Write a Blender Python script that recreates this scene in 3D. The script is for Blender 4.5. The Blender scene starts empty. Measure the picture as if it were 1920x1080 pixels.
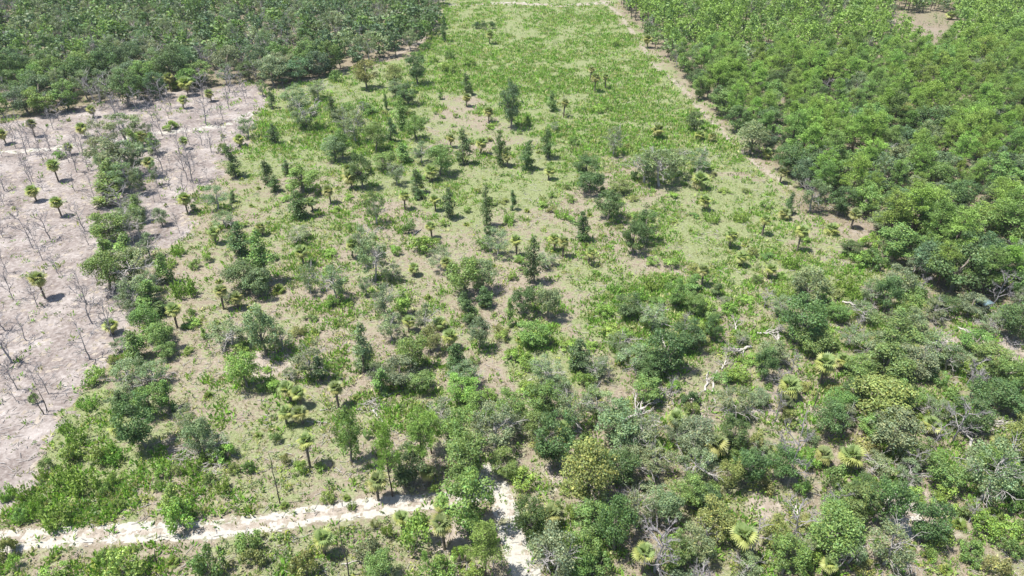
import bpy, math, random
import numpy as np
from mathutils import Vector, Matrix

# ------------------------------------------------------------------ camera, sky, sun, exposure
scn = bpy.context.scene
col = scn.collection
cam_d = bpy.data.cameras.new('camera')
cam = bpy.data.objects.new('camera', cam_d)
col.objects.link(cam)
cam.location = (0, 0, 80)
cam.rotation_euler = (math.radians(90 - 33.4), 0, 0)
cam_d.sensor_width = 36
cam_d.lens = 36 * 1321 / 1920
cam_d.clip_end = 20000
scn.camera = cam

SUN_EL, SHADOW_AZ = 69.0, 8.0          # shadows fall to +x and slightly away from the camera
world = bpy.data.worlds.new('World')
scn.world = world
world.use_nodes = True
wn = world.node_tree
bg = wn.nodes['Background']
sky = wn.nodes.new('ShaderNodeTexSky')
sky.sky_type = 'NISHITA'
sky.sun_disc = False
sky.sun_elevation = math.radians(SUN_EL)
sky.sun_rotation = math.radians(270 - SHADOW_AZ)
wn.links.new(sky.outputs[0], bg.inputs[0])
bg.inputs[1].default_value = 0.10
sun_d = bpy.data.lights.new('sun', 'SUN')
sun_d.energy = 5.0
sun_d.angle = math.radians(0.5)
sun_d.color = (1.0, 0.955, 0.88)
sun = bpy.data.objects.new('sun', sun_d)
col.objects.link(sun)
ce, se = math.cos(math.radians(SUN_EL)), math.sin(math.radians(SUN_EL))
ca, sa = math.cos(math.radians(SHADOW_AZ)), math.sin(math.radians(SHADOW_AZ))
sun.rotation_euler = Vector((ce * ca, ce * sa, -se)).to_track_quat('-Z', 'Y').to_euler()
sun.location = (-60, -10, 150)
vs = scn.view_settings
vs.view_transform = 'Standard'
vs.look = 'None'
vs.exposure = 1.06
vs.gamma = 1.0

HAZE = 0.00006
rng = np.random.default_rng(7)
random.seed(7)

# ------------------------------------------------------------------ layout (metres, camera above the origin, +y away)
BARE = [(-213.3, 215.1), (-164.6, 218.5), (-142.1, 235.5), (-120.5, 249.9), (-95.2, 261.2), (-83.7, 238.3), (-82.2, 212.8), (-82.6, 191.4), (-81.3, 174.9), (-80.6, 154.7), (-75.7, 138.9), (-79.0, 136.5), (-79.9, 125.4), (-76.3, 113.7), (-71.8, 101.8), (-72.9, 91.5), (-71.8, 81.3), (-71.0, 73.5), (-71.0, 64.2), (-91.7, 62.5)]
LWOOD = [(-355.3, 408.1), (-39.0, 408.1), (-36.5, 345.2), (-38.0, 311.7), (-42.2, 299.0), (-55.5, 284.9), (-64.4, 276.1), (-74.0, 263.8), (-85.3, 254.2), (-97.2, 261.2), (-108.2, 252.9), (-119.8, 248.1), (-131.0, 231.2), (-148.0, 226.0), (-166.3, 221.4), (-204.7, 212.8)]
RWOOD = [(56.8, 408.1), (60.2, 320.7), (63.7, 272.6), (67.7, 232.8), (71.9, 202.9), (76.3, 174.9), (72.6, 156.1), (84.0, 142.6), (83.0, 129.7), (90.3, 117.4), (113.2, 110.1), (375.7, 408.1)]
THICK = [(15.6, 101.8), (34.0, 110.1), (58.1, 117.4), (81.4, 121.3), (106.0, 110.1), (70.5, 52.5), (3.3, 52.5), (4.2, 81.3)]
GREEN = [([(-39.4, 398.5), (49.5, 394.5), (57.2, 276.1), (64.1, 217.5), (68.1, 176.6), (48.6, 180.2), (29.6, 193.4), (6.5, 206.0), (-10.7, 230.1), (-16.4, 272.6), (-33.6, 279.7), (-40.7, 295.0), (-36.5, 345.2)], 1.0), ([(-40.7, 269.1), (-25.5, 283.4), (-12.0, 262.5), (-15.0, 244.0), (-31.9, 244.0)], 1.15), ([(-84.6, 238.3), (-65.8, 272.6), (-43.3, 289.5), (-26.3, 244.0), (-24.3, 187.5), (-46.4, 176.6), (-63.8, 176.6), (-75.3, 169.9), (-82.9, 199.5)], 0.74), ([(-46.0, 174.9), (-12.5, 195.4), (24.5, 206.0), (24.6, 176.6), (0.0, 154.7), (-21.0, 154.7)], 0.74), ([(-21.7, 176.6), (-11.6, 176.6), (0.0, 171.5), (0.0, 160.5), (-13.5, 160.5)], 0.95), ([(27.5, 176.6), (48.2, 178.4), (68.0, 171.5), (68.9, 149.1), (55.3, 129.7), (38.5, 121.3), (31.9, 134.2)], 0.68), ([(17.0, 120.3), (30.6, 126.5), (39.8, 117.4), (37.3, 106.7), (27.9, 94.3), (15.6, 101.8)], 1.1), ([(-3.9, 103.4), (10.1, 106.7), (11.9, 91.5), (-0.9, 87.5)], 0.8), ([(32.9, 143.9), (44.7, 149.1), (42.7, 129.7), (32.3, 129.7)], 0.75), ([(-73.2, 74.6), (-72.8, 89.5), (-64.1, 88.2), (-50.3, 73.5), (-53.1, 65.6), (-67.5, 62.0)], 0.75), ([(-71.3, 64.7), (-40.7, 66.5), (-10.9, 70.4), (-10.6, 67.0), (-35.2, 63.3), (-69.1, 61.2)], 0.5), ([(-74.6, 58.7), (-23.0, 61.2), (-16.3, 54.7), (-71.0, 53.2)], 0.5), ([(57.9, 134.2), (78.4, 129.7), (69.7, 111.9), (63.1, 113.7), (52.7, 117.4)], 0.9), ([(-56.4, 82.5), (-29.2, 91.5), (-12.1, 83.7), (-18.7, 70.4), (-49.8, 66.5)], 0.38), ([(45.3, 62.9), (73.5, 68.5), (66.8, 54.0), (41.8, 54.0)], 0.6), ([(-79.0, 187.5), (-71.3, 203.8), (-54.7, 187.5), (-52.4, 154.7), (-70.1, 160.5)], 0.55)]
PATCH = [((190.89, 337.0), 9), ((188.53, 355.91), 6), ((89.67, 101.81), 4), ((82.31, 147.01), 3), ((43.95, 84.96), 5), ((28.76, 84.34), 3.5), ((35.91, 65.61), 3), ((13.25, 67.02), 4), ((-8.28, 61.17), 3), ((82.89, 103.4), 3), ((86.35, 111.88), 2.5), ((7.46, 71.43), 3), ((-43.6, 97.22), 4), ((54.93, 64.7), 6)]
TRACKS = [('white sand road running in from the left edge past the leafless pole', 'road', [(-76.5, 59.3), (-58.1, 60.8), (-45.5, 61.5), (-35.0, 62.5), (-25.2, 64.7), (-18.0, 65.8), (-9.8, 66.7), (-4.2, 68.3)], 3.3, 1.0),
 ('white sand track leaving the road fork toward the bottom edge', 'road', [(-3.3, 71.9), (-1.5, 67.5), (-0.4, 62.0), (1.0, 57.8), (2.7, 52.5)], 3.6, 1.0),
 ('pale sand streak crossing the bare grey patch', 'path', [(-160.0, 190.6), (-136.4, 195.4), (-125.2, 201.2), (-104.6, 210.0), (-91.3, 214.7), (-85.6, 226.5)], 3.4, 0.72),
 ('tan dirt track along the edge of the pine wood', 'path', [(47.5, 410.9), (54.4, 367.2), (55.8, 317.9), (56.7, 279.7), (61.8, 252.9), (62.9, 230.1), (65.2, 210.5), (67.2, 194.6), (69.3, 183.0), (73.0, 169.2)], 2.0, 0.45),
 ('grey sandy track skirting the corner of the dark wood', 'path', [(-81.5, 257.9), (-65.9, 273.3), (-49.3, 294.2), (-40.6, 314.4), (-36.2, 350.5), (-38.1, 410.9)], 3.4, 0.6),
 ('broken white sand band across the head of the green field', 'path', [(-32.4, 393.2), (0.0, 397.1), (28.0, 390.6), (51.5, 399.8)], 9.0, 0.85),
 ('pale sand patch beside a dark round oak in the thicket', 'path', [(56.5, 68.0), (54.6, 65.6), (53.5, 62.5)], 4.5, 0.8)]
BLIND = (91.74, 112.77)
LOGS = [((-21.55, 88.16), (3.54, 1.59), 0.22, 'pale log lying beside the dense oak clump'), ((-22.63, 84.96), (1.98, -2.7), 0.16, 'curved pale log near the brush left of the pines'), ((33.61, 89.09), (2.34, 5.94), 0.22, 'bleached log upright on the slope among white fallen branches'), ((32.54, 89.48), (1.73, 5.11), 0.2, 'second bleached log lying next to another'), ((-22.08, 56.41), (3.51, 0.47), 0.1, 'thin white pole on the ground by the bottom edge'), ((-16.58, 54.33), (1.14, 1.53), 0.12, 'short white stick near the bottom edge shrubs'), ((17.93, 67.97), (1.4, -1.71), 0.12, 'short pale log behind the big bleached dead tree'), ((-28.12, 213.71), (3.33, -1.4), 0.12, 'pale log lying left of the tall lone blue-green oak'), ((196.64, 324.4), (1.64, -1.87), 0.3, 'white log in the small pine wood opening'), ((-22.93, 143.39), (1.53, 3.09), 0.14, 'grey log between a palm and a bright shrub'), ((82.19, 111.88), (1.68, 2.73), 0.1, 'thin pale pole standing off the tan opening'), ((-31.33, 84.96), (2.65, 0.63), 0.1, 'pale stick lying beside a cluster of four palms'), ((-32.91, 82.51), (3.98, -0.6), 0.08, 'thin pale stick under a cluster of four palms'), ((51.98, 139.42), (0.95, -0.97), 0.15, 'grey log beside a low palm near the field'), ((90.66, 107.53), (1.08, -2.5), 0.15, 'dark log by the tan earth opening')]
GROUPS = ['bare trunks', 'dead trees', 'fallen trees', 'low palms', 'oaks scattered over the clearing', 'palmettos', 'pines outside the wood', 'shrubs of the clearing and thicket', 'slim trees of the clearing', 'thin-leaved trees of the clearing', 'trees of the dark wood', 'trees of the pine wood', 'trunked palms', 'weed clumps']

# ------------------------------------------------------------------ numpy helpers
def pip(x, y, poly):
    r = np.zeros(x.shape, bool)
    n = len(poly)
    for i in range(n):
        x1, y1 = poly[i]; x2, y2 = poly[i - 1]
        if y1 == y2: continue
        c = ((y1 > y) != (y2 > y)) & (x < (x2 - x1) * (y - y1) / (y2 - y1) + x1)
        r ^= c
    return r

_lat = rng.random((256, 256))
def vnoise(x, y, s):
    x = np.asarray(x, float) * s + 1000.3; y = np.asarray(y, float) * s + 1000.7
    xi = np.floor(x).astype(int); yi = np.floor(y).astype(int)
    fx = x - xi; fy = y - yi
    fx = fx * fx * (3 - 2 * fx); fy = fy * fy * (3 - 2 * fy)
    g = lambda a, b: _lat[a & 255, b & 255]
    return (g(xi, yi) * (1 - fx) + g(xi + 1, yi) * fx) * (1 - fy) + (g(xi, yi + 1) * (1 - fx) + g(xi + 1, yi + 1) * fx) * fy
def fbm(x, y, s):
    return .5 * vnoise(x, y, s) + .3 * vnoise(x, y, s * 2.3) + .2 * vnoise(x, y, s * 5.1)
def segdist(x, y, pl):
    d = np.full(x.shape, 1e9)
    for (x1, y1), (x2, y2) in zip(pl, pl[1:]):
        vx, vy = x2 - x1, y2 - y1
        t = np.clip(((x - x1) * vx + (y - y1) * vy) / (vx * vx + vy * vy), 0, 1)
        d = np.minimum(d, np.hypot(x - x1 - t * vx, y - y1 - t * vy))
    return d

def new_mesh(name, v, f, tint=None, smooth=False):
    """v Nx3, f MxK (K = 3 or 4) array"""
    v = np.asarray(v, np.float32); f = np.asarray(f, np.int32)
    me = bpy.data.meshes.new(name)
    k = f.shape[1]
    me.vertices.add(len(v)); me.vertices.foreach_set('co', v.ravel())
    me.loops.add(f.size); me.loops.foreach_set('vertex_index', f.ravel())
    me.polygons.add(len(f)); me.polygons.foreach_set('loop_start', np.arange(0, f.size, k, dtype=np.int32))
    me.update(calc_edges=True)
    if tint is not None:
        a = me.attributes.new('tint', 'FLOAT_COLOR', 'POINT')
        t = np.ones((len(v), 4), np.float32); t[:, :3] = tint
        a.data.foreach_set('color', t.ravel())
    if smooth: me.polygons.foreach_set('use_smooth', np.ones(len(f), bool))
    return me

def mesh_obj(name, me, mat, parent=None):
    if mat is not None and not me.materials: me.materials.append(mat)
    o = bpy.data.objects.new(name, me)
    col.objects.link(o)
    if parent is not None: o.parent = parent
    return o

def tag(o, label, cat=None, group=None, kind=None):
    o['label'] = label
    if cat: o['category'] = cat
    if group: o['group'] = group
    if kind: o['kind'] = kind
    return o

def unit(a): return a / np.maximum(np.linalg.norm(a, axis=1, keepdims=True), 1e-6)

def leaf_quads(c, n, size, aspect=.62, g=rng):
    """diamond leaves at centres c with normals n"""
    N = len(c)
    r = unit(g.normal(size=(N, 3)))
    u = unit(np.cross(n, r)); v = np.cross(n, u)
    s = (np.asarray(size) * g.uniform(.65, 1.3, N))[:, None]
    u = u * s * .5; v = v * s * .5 * aspect
    V = np.stack([c + u, c + v, c - u, c - v], 1).reshape(-1, 3)
    return V, np.arange(N * 4).reshape(-1, 4)

class MB:
    def __init__(s): s.v = []; s.f = []; s.n = 0
    def add(s, v, f):
        s.v.append(np.asarray(v, float)); s.f.append(np.asarray(f, int) + s.n); s.n += len(v)
    def tube(s, pts, rad, k=6):
        pts = np.asarray(pts, float); n = len(pts)
        d = np.gradient(pts, axis=0); d = unit(d)
        up = np.where(np.abs(d[:, 2:3]) > .9, np.array([[1., 0, 0]]), np.array([[0, 0, 1.]]))
        a = unit(np.cross(d, up)); b = np.cross(d, a)
        th = np.arange(k) * 2 * np.pi / k
        V = pts[:, None] + np.asarray(rad)[:, None, None] * (np.cos(th)[None, :, None] * a[:, None] + np.sin(th)[None, :, None] * b[:, None])
        i = np.arange(n - 1)[:, None]; j = np.arange(k)[None]
        q = np.stack([i * k + j, i * k + (j + 1) % k, (i + 1) * k + (j + 1) % k, (i + 1) * k + j], -1).reshape(-1, 4)
        s.add(V.reshape(-1, 3), q)
        if k == 4:
            e = np.array([[0, 1, 2, 3], [(n - 1) * k + 3, (n - 1) * k + 2, (n - 1) * k + 1, (n - 1) * k]])
            s.add(np.zeros((0, 3)), e - 0 + 0) if False else None
    def box(s, lo, hi):
        (x0, y0, z0), (x1, y1, z1) = lo, hi
        s.add([(x0,y0,z0),(x1,y0,z0),(x1,y1,z0),(x0,y1,z0),(x0,y0,z1),(x1,y0,z1),(x1,y1,z1),(x0,y1,z1)],
              [(0,3,2,1),(4,5,6,7),(0,1,5,4),(1,2,6,5),(2,3,7,6),(3,0,4,7)])
    def mesh(s, name, smooth=False): return new_mesh(name, np.concatenate(s.v), np.concatenate(s.f), smooth=smooth)

def wander(p0, p1, n, amp, g):
    t = np.linspace(0, 1, n)[:, None]
    p = np.asarray(p0) * (1 - t) + np.asarray(p1) * t
    w = g.normal(size=(n, 3)) * amp; w[0] = 0; w[-1] *= .3
    return p + w

# ------------------------------------------------------------------ materials
def mat_new(name):
    m = bpy.data.materials.new(name); m.use_nodes = True
    nt = m.node_tree; nt.nodes.clear()
    out = nt.nodes.new('ShaderNodeOutputMaterial')
    return m, nt, out
def N(nt, t, **kw):
    n = nt.nodes.new('ShaderNode' + t)
    for k, v in kw.items(): setattr(n, k, v)
    return n
def noise(nt, vec, scale, detail=4, rough=.6):
    n = N(nt, 'TexNoise'); n.inputs['Scale'].default_value = scale; n.inputs['Detail'].default_value = detail; n.inputs['Roughness'].default_value = rough
    nt.links.new(vec, n.inputs['Vector']); return n.outputs['Fac']
def ramp(nt, fac, stops, interp='LINEAR'):
    r = N(nt, 'ValToRGB'); r.color_ramp.interpolation = interp
    e = r.color_ramp.elements
    while len(e) < len(stops): e.new(.5)
    for el, (p, c) in zip(e, stops):
        el.position = p; el.color = (c, c, c, 1) if isinstance(c, (int, float)) else (*c, 1)
    nt.links.new(fac, r.inputs[0]); return r.outputs[0]
def mix(nt, fac, a, b, mode='MIX'):
    m = N(nt, 'Mix', data_type='RGBA', blend_type=mode)
    for s, v in ((0, fac), (6, a), (7, b)):
        if isinstance(v, bpy.types.NodeSocket): nt.links.new(v, m.inputs[s])
        elif s == 0: m.inputs[0].default_value = v
        else: m.inputs[s].default_value = (*v, 1)
    return m.outputs[2]
def math_(nt, op, a, b, clamp=False):
    m = N(nt, 'Math', operation=op, use_clamp=clamp)
    for i, v in enumerate((a, b)):
        if isinstance(v, bpy.types.NodeSocket): nt.links.new(v, m.inputs[i])
        else: m.inputs[i].default_value = v
    return m.outputs[0]

def leaf_mat(name, transl=.30, gloss=.02, rough=.5):
    m, nt, out = mat_new(name)
    oi = N(nt, 'ObjectInfo'); at = N(nt, 'Attribute', attribute_name='tint')
    c = mix(nt, 1.0, oi.outputs['Color'], at.outputs['Color'], 'MULTIPLY')
    d = N(nt, 'BsdfDiffuse'); t = N(nt, 'BsdfTranslucent'); g = N(nt, 'BsdfGlossy')
    ct = mix(nt, 1.0, c, (1.15, 1.25, .6), 'MULTIPLY')
    nt.links.new(c, d.inputs[0]); nt.links.new(ct, t.inputs[0])
    g.inputs['Roughness'].default_value = rough
    m1 = N(nt, 'MixShader'); m1.inputs[0].default_value = transl
    nt.links.new(d.outputs[0], m1.inputs[1]); nt.links.new(t.outputs[0], m1.inputs[2])
    m2 = N(nt, 'MixShader'); m2.inputs[0].default_value = gloss
    nt.links.new(m1.outputs[0], m2.inputs[1]); nt.links.new(g.outputs[0], m2.inputs[2])
    nt.links.new(m2.outputs[0], out.inputs[0])
    return m
M_leaf = leaf_mat('leaf_foliage')
M_pine = leaf_mat('pine_needles', .3, .015)
M_frond = leaf_mat('palm_frond', .35, .025, .5)
M_weed = leaf_mat('weed_leaves', .35, .01)

def bark_mat(name, c1, c2, scale=3.0, rough=.9):
    m, nt, out = mat_new(name)
    tc = N(nt, 'TexCoord'); mp = N(nt, 'Mapping'); mp.inputs['Scale'].default_value = (1, 1, .25)
    nt.links.new(tc.outputs['Object'], mp.inputs[0])
    f = noise(nt, mp.outputs[0], scale, 5, .65)
    c = ramp(nt, f, [(.3, c1), (.7, c2)])
    b = N(nt, 'BsdfPrincipled'); b.inputs['Roughness'].default_value = rough
    b.inputs['Specular IOR Level'].default_value = .2
    nt.links.new(c, b.inputs['Base Color'])
    bu = N(nt, 'Bump'); bu.inputs['Strength'].default_value = .5; bu.inputs['Distance'].default_value = .03
    nt.links.new(f, bu.inputs['Height']); nt.links.new(bu.outputs[0], b.inputs['Normal'])
    nt.links.new(b.outputs[0], out.inputs[0])
    return m
M_bark = bark_mat('oak_bark', (.09, .075, .06), (.26, .235, .2))
M_pbark = bark_mat('pine_bark', (.05, .038, .03), (.13, .095, .075))
M_palmbark = bark_mat('palm_bark', (.07, .055, .045), (.22, .185, .15), 6)
M_dead = bark_mat('dead_wood', (.24, .225, .215), (.44, .415, .40))
M_grey = bark_mat('grey_dead_wood', (.16, .15, .155), (.32, .30, .305))
M_bleach = bark_mat('bleached_wood', (.24, .225, .205), (.45, .425, .40))
M_burnt = bark_mat('dark_wood', (.045, .04, .036), (.13, .115, .1))

def ground_mat():
    GAIN = (.56, .545, .54)
    m, nt, out = mat_new('clearing_soil')
    tc = N(nt, 'TexCoord'); P = tc.outputs['Object']
    at = N(nt, 'Attribute', attribute_name='zone')
    sep = N(nt, 'SeparateColor'); nt.links.new(at.outputs['Color'], sep.inputs[0])
    green, bare, wood = sep.outputs
    n1 = noise(nt, P, .16, 5, .6); n2 = noise(nt, P, .9, 5, .65); n3 = noise(nt, P, 2.3, 5, .75); n4 = noise(nt, P, 7, 2, .6)
    soil = ramp(nt, n2, [(.28, (.16, .135, .10)), (.45, (.32, .275, .21)), (.58, (.43, .385, .31)), (.74, (.58, .54, .47))])
    soil2 = ramp(nt, n3, [(.3, (.13, .11, .08)), (.48, (.30, .26, .19)), (.66, (.52, .47, .385))])
    soil = mix(nt, .5, soil, soil2)
    grass = ramp(nt, n3, [(.30, (.075, .14, .03)), (.47, (.185, .295, .075)), (.64, (.35, .45, .17))])
    dry = ramp(nt, n3, [(.3, (.22, .18, .135)), (.5, (.42, .355, .29)), (.7, (.60, .54, .47))])
    soil = mix(nt, ramp(nt, n1, [(.42, 0.0), (.62, .55)]), soil, dry)
    # grass cover: threshold of clumpy noise against the zone's greenness
    cl = math_(nt, 'ADD', math_(nt, 'MULTIPLY', n2, .65), math_(nt, 'MULTIPLY', n1, .35))
    n0 = noise(nt, P, .045, 3, .5)
    cl = math_(nt, 'ADD', cl, math_(nt, 'MULTIPLY', math_(nt, 'SUBTRACT', n0, .5), .55))
    gf = math_(nt, 'SUBTRACT', math_(nt, 'ADD', math_(nt, 'MULTIPLY', green, .62), cl), .74)
    gf = math_(nt, 'MULTIPLY', gf, 7.0, True)
    gf = math_(nt, 'MULTIPLY', gf, .64)
    c = mix(nt, gf, soil, grass)
    bc = ramp(nt, n2, [(.3, (.30, .26, .21)), (.5, (.45, .40, .34)), (.72, (.64, .60, .53))])
    bf = math_(nt, 'MULTIPLY', math_(nt, 'SUBTRACT', math_(nt, 'ADD', bare, math_(nt, 'MULTIPLY', n2, .8)), .7), 3.0, True)
    c = mix(nt, bf, c, bc)
    wc = ramp(nt, n3, [(.3, (.12, .10, .065)), (.5, (.27, .225, .165)), (.7, (.44, .38, .30))])
    wf = math_(nt, 'MULTIPLY', wood, .8)
    c = mix(nt, wf, c, wc)
    # scattered pale chips and dark litter
    c = mix(nt, ramp(nt, n4, [(.62, 0.0), (.70, .7)]), c, (.68, .64, .58))
    c = mix(nt, ramp(nt, n4, [(.30, .65), (.38, 0.0)]), c, (.09, .07, .05))
    c = mix(nt, 1.0, c, GAIN, 'MULTIPLY')
    b = N(nt, 'BsdfPrincipled'); b.inputs['Roughness'].default_value = .95; b.inputs['Specular IOR Level'].default_value = .1
    nt.links.new(c, b.inputs['Base Color'])
    bu = N(nt, 'Bump'); bu.inputs['Strength'].default_value = .7; bu.inputs['Distance'].default_value = .12
    nt.links.new(math_(nt, 'ADD', n3, math_(nt, 'MULTIPLY', n2, 1.5)), bu.inputs['Height']); nt.links.new(bu.outputs[0], b.inputs['Normal'])
    nt.links.new(b.outputs[0], out.inputs[0])
    return m
def sheet_mat(name, stops, s1, s2, grass=0.0, bump=.08, GAIN=(.52, .52, .525)):
    m, nt, out = mat_new(name)
    tc = N(nt, 'TexCoord'); P = tc.outputs['Object']
    n1 = noise(nt, P, s1, 5, .62); n2 = noise(nt, P, s2, 4, .7); n4 = noise(nt, P, 8, 2, .6)
    c = mix(nt, .5, ramp(nt, n1, stops), ramp(nt, n2, stops))
    c = mix(nt, ramp(nt, n4, [(.27, .5), (.36, 0.0)]), c, (.12, .095, .075))
    c = mix(nt, ramp(nt, n4, [(.68, 0.0), (.76, .5)]), c, (.62, .58, .54))
    if grass:
        g = ramp(nt, n2, [(.3, (.12, .14, .04)), (.7, (.3, .3, .13))])
        c = mix(nt, ramp(nt, n1, [(.62 - grass * .2, 0.0), (.70 - grass * .2, .8)]), c, g)
    c = mix(nt, 1.0, c, GAIN, 'MULTIPLY')
    b = N(nt, 'BsdfPrincipled'); b.inputs['Roughness'].default_value = .95; b.inputs['Specular IOR Level'].default_value = .1
    nt.links.new(c, b.inputs['Base Color'])
    bu = N(nt, 'Bump'); bu.inputs['Strength'].default_value = .6; bu.inputs['Distance'].default_value = bump
    nt.links.new(n2, bu.inputs['Height']); nt.links.new(bu.outputs[0], b.inputs['Normal'])
    nt.links.new(b.outputs[0], out.inputs[0])
    return m
M_ground = ground_mat()
M_bare = sheet_mat('burnt_soil', [(.32, (.16, .135, .12)), (.44, (.34, .295, .27)), (.54, (.49, .45, .42)), (.68, (.80, .76, .72))], .14, 1.3, GAIN=(.455, .44, .44))
M_sand = sheet_mat('white_sand', [(.25, (.40, .37, .31)), (.45, (.58, .555, .49)), (.65, (.74, .72, .66))], .5, 2.2, .35)
M_track = sheet_mat('track_soil', [(.28, (.3, .245, .19)), (.5, (.46, .4, .33)), (.7, (.58, .53, .455))], .5, 2.6, .2)

# ------------------------------------------------------------------ ground and tracks
def density(x, y):
    d = np.full(x.shape, .62)
    for poly, s in GREEN: d = np.where(pip(x, y, poly), np.maximum(d, s), d)
    return d
def jitter(x, y, a):
    return x + a * (fbm(x, y, .12) - .5) * 2, y + a * (fbm(x + 500, y, .12) - .5) * 2

xs = np.unique(np.concatenate([np.arange(-200, 201, 1.6), [-3000, -1500, -800, -500, -350, -260, 260, 350, 500, 800, 1500, 3000]]))
ys = np.unique(np.concatenate([np.arange(30, 432, 1.6), [-3000, -800, -300, -100, -30, 0, 15, 450, 500, 600, 800, 1200, 2000, 4000]]))
X, Y = np.meshgrid(xs, ys)
x, y = X.ravel(), Y.ravel()
jx, jy = jitter(x, y, 6)
z = np.zeros((len(x), 4), np.float32); z[:, 3] = 1
dz = density(jx, jy); z[:, 0] = np.where(dz < .63, .46, dz * .95)
for (cx, cy), r in PATCH:
    z[:, 1] = np.maximum(z[:, 1], np.clip(1.5 - np.hypot(x - cx, (y - cy)) / r, 0, 1))
for lab, cat, pl, w, s in TRACKS:
    z[:, 1] = np.maximum(z[:, 1], np.clip(1.0 - (segdist(x, y, pl) - w * .3) / 1.8, 0, 1) * (.4 + .25 * s))
inb = pip(jx, jy, BARE)
z[:, 0] = np.where(inb, .05, z[:, 0]); z[:, 1] = np.where(inb, .8, z[:, 1])
for poly, s in ((LWOOD, .8), (RWOOD, .9), (THICK, .22)):
    i = pip(jx, jy, poly); z[:, 2] = np.where(i, s, z[:, 2])
far = ((y > 425) & (np.abs(x) > 60)) | (np.abs(x) > 195); z[far, 2] = .8
z[(y > 395) & (np.abs(x) < 56), 0] = .95
nx, ny = len(xs), len(ys)
ii, jj = np.meshgrid(np.arange(nx - 1), np.arange(ny - 1))
q = (jj * nx + ii).ravel()
me = new_mesh('ground', np.stack([x, y, np.zeros_like(x)], 1), np.stack([q, q + 1, q + nx + 1, q + nx], 1))
a = me.attributes.new('zone', 'FLOAT_COLOR', 'POINT'); a.data.foreach_set('color', z.ravel())
tag(mesh_obj('ground', me, M_ground), 'tan soil and weedy ground of the clearing and woods', kind='structure')

def cell_sheet(name, mat, label, keep, bounds, cell, zz):
    x0, x1, y0, y1 = bounds
    gx = np.arange(x0, x1 + cell, cell); gy = np.arange(y0, y1 + cell, cell)
    CX, CY = np.meshgrid(gx[:-1] + cell / 2, gy[:-1] + cell / 2)
    k = keep(CX.ravel(), CY.ravel())
    VX, VY = np.meshgrid(gx, gy)
    n = len(gx)
    i, j = np.meshgrid(np.arange(n - 1), np.arange(len(gy) - 1))
    q = (j * n + i).ravel()[k]
    f = np.stack([q, q + 1, q + n + 1, q + n], 1)
    u, inv = np.unique(f, return_inverse=True)
    vx = VX.ravel()[u] + rng.normal(size=len(u)) * cell * .22; vy = VY.ravel()[u] + rng.normal(size=len(u)) * cell * .22
    me = new_mesh(name, np.stack([vx, vy, np.full(len(u), zz)], 1), inv.reshape(-1, 4))
    return tag(mesh_obj(name, me, mat), label, kind='structure')

def keep_bare(x, y):
    jx, jy = jitter(x, y, 6)
    jx = jx + (fbm(x, y, .55) - .5) * 9; jy = jy + (fbm(x, y + 90, .55) - .5) * 9
    return pip(jx, jy, BARE) & (fbm(x + 7, y, .9) < .70)
bx = [p[0] for p in BARE]; by = [p[1] for p in BARE]
cell_sheet('bare_ground', M_bare, 'bare pinkish-grey cleared ground dotted with dead trees', keep_bare, (min(bx) - 4, max(bx) + 4, min(by) - 4, max(by) + 4), .8, .004)
for ti, (lab, cat, pl, w, s) in enumerate(TRACKS):
    def keep_track(x, y, pl=pl, w=w, ti=ti):
        d = segdist(x, y, pl)
        n = fbm(x + ti * 37, y, .45); n2 = fbm(x + 11, y + ti * 51, .8)
        k = d < w * .5 * (.45 + 1.0 * n)
        if ti == 0: k &= ~((np.abs(d) < .55) & (n2 > .40) & (x < -8)) & (n2 < .66)
        elif ti == 5: k &= n2 < .36
        elif ti == 3: k &= n2 < .47
        elif ti == 1: k &= n2 < .66
        else: k &= n2 < .54
        return k
    px_ = [p[0] for p in pl]; py_ = [p[1] for p in pl]
    cell_sheet('sand_track', M_sand if s > .65 else M_track, lab, keep_track, (min(px_) - w, max(px_) + w, min(py_) - w, max(py_) + w), .26 if py_[0] < 150 else .5, .009 + .001 * ti)

# ------------------------------------------------------------------ plant prototypes
def sphere_pts(n, g): return unit(g.normal(size=(n, 3)))

def lobes_to_leaves(L, n, size, g, inner=.66, up=.25, hue=.18):
    """L: rows x y z r flatten"""
    L = np.asarray(L)
    w = L[:, 3] ** 2; w = w / w.sum()
    k = g.choice(len(L), n, p=w)
    d = sphere_pts(n, g); d[:, 2] = d[:, 2] + up; d = unit(d)
    rr = L[k, 3] * (g.uniform(inner, 1.08, n) + np.where(g.random(n) < .16, g.uniform(0, .45, n), 0))
    c = L[k, :3] + d * rr[:, None] * np.stack([np.ones(n), np.ones(n), L[k, 4]], 1)
    nn = unit(d * .8 + g.normal(size=(n, 3)) * .55 + np.array([0, 0, .25]))
    V, Fq = leaf_quads(c, nn, np.full(n, size), .66, g)
    lv = 1 + g.normal(size=len(L)) * hue
    t = (lv[k] * (1 + g.normal(size=n) * .2)).clip(.45, 1.7)
    warm = g.normal(size=n) * .08
    T = np.stack([t * (1 + warm), t, t * (1 - warm)], 1)
    return V, Fq, np.repeat(T, 4, 0)

PROTO = {}
LOW = {}      # cut-down leaf sets for the far wood
def reg(kind, crown, trunk, size, extra=None):
    PROTO.setdefault(kind, []).append((crown, trunk, size, extra))
def low(kind, V, T, n, grow, size):
    Nq = len(V) // 4
    i = rng.choice(Nq, min(n, Nq), replace=False)
    q = V.reshape(-1, 4, 3)[i]; c = q.mean(1, keepdims=True)
    LOW.setdefault(kind, []).append((c + (q - c) * grow, T.reshape(-1, 4, 3)[i][:, 0], size))

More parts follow.
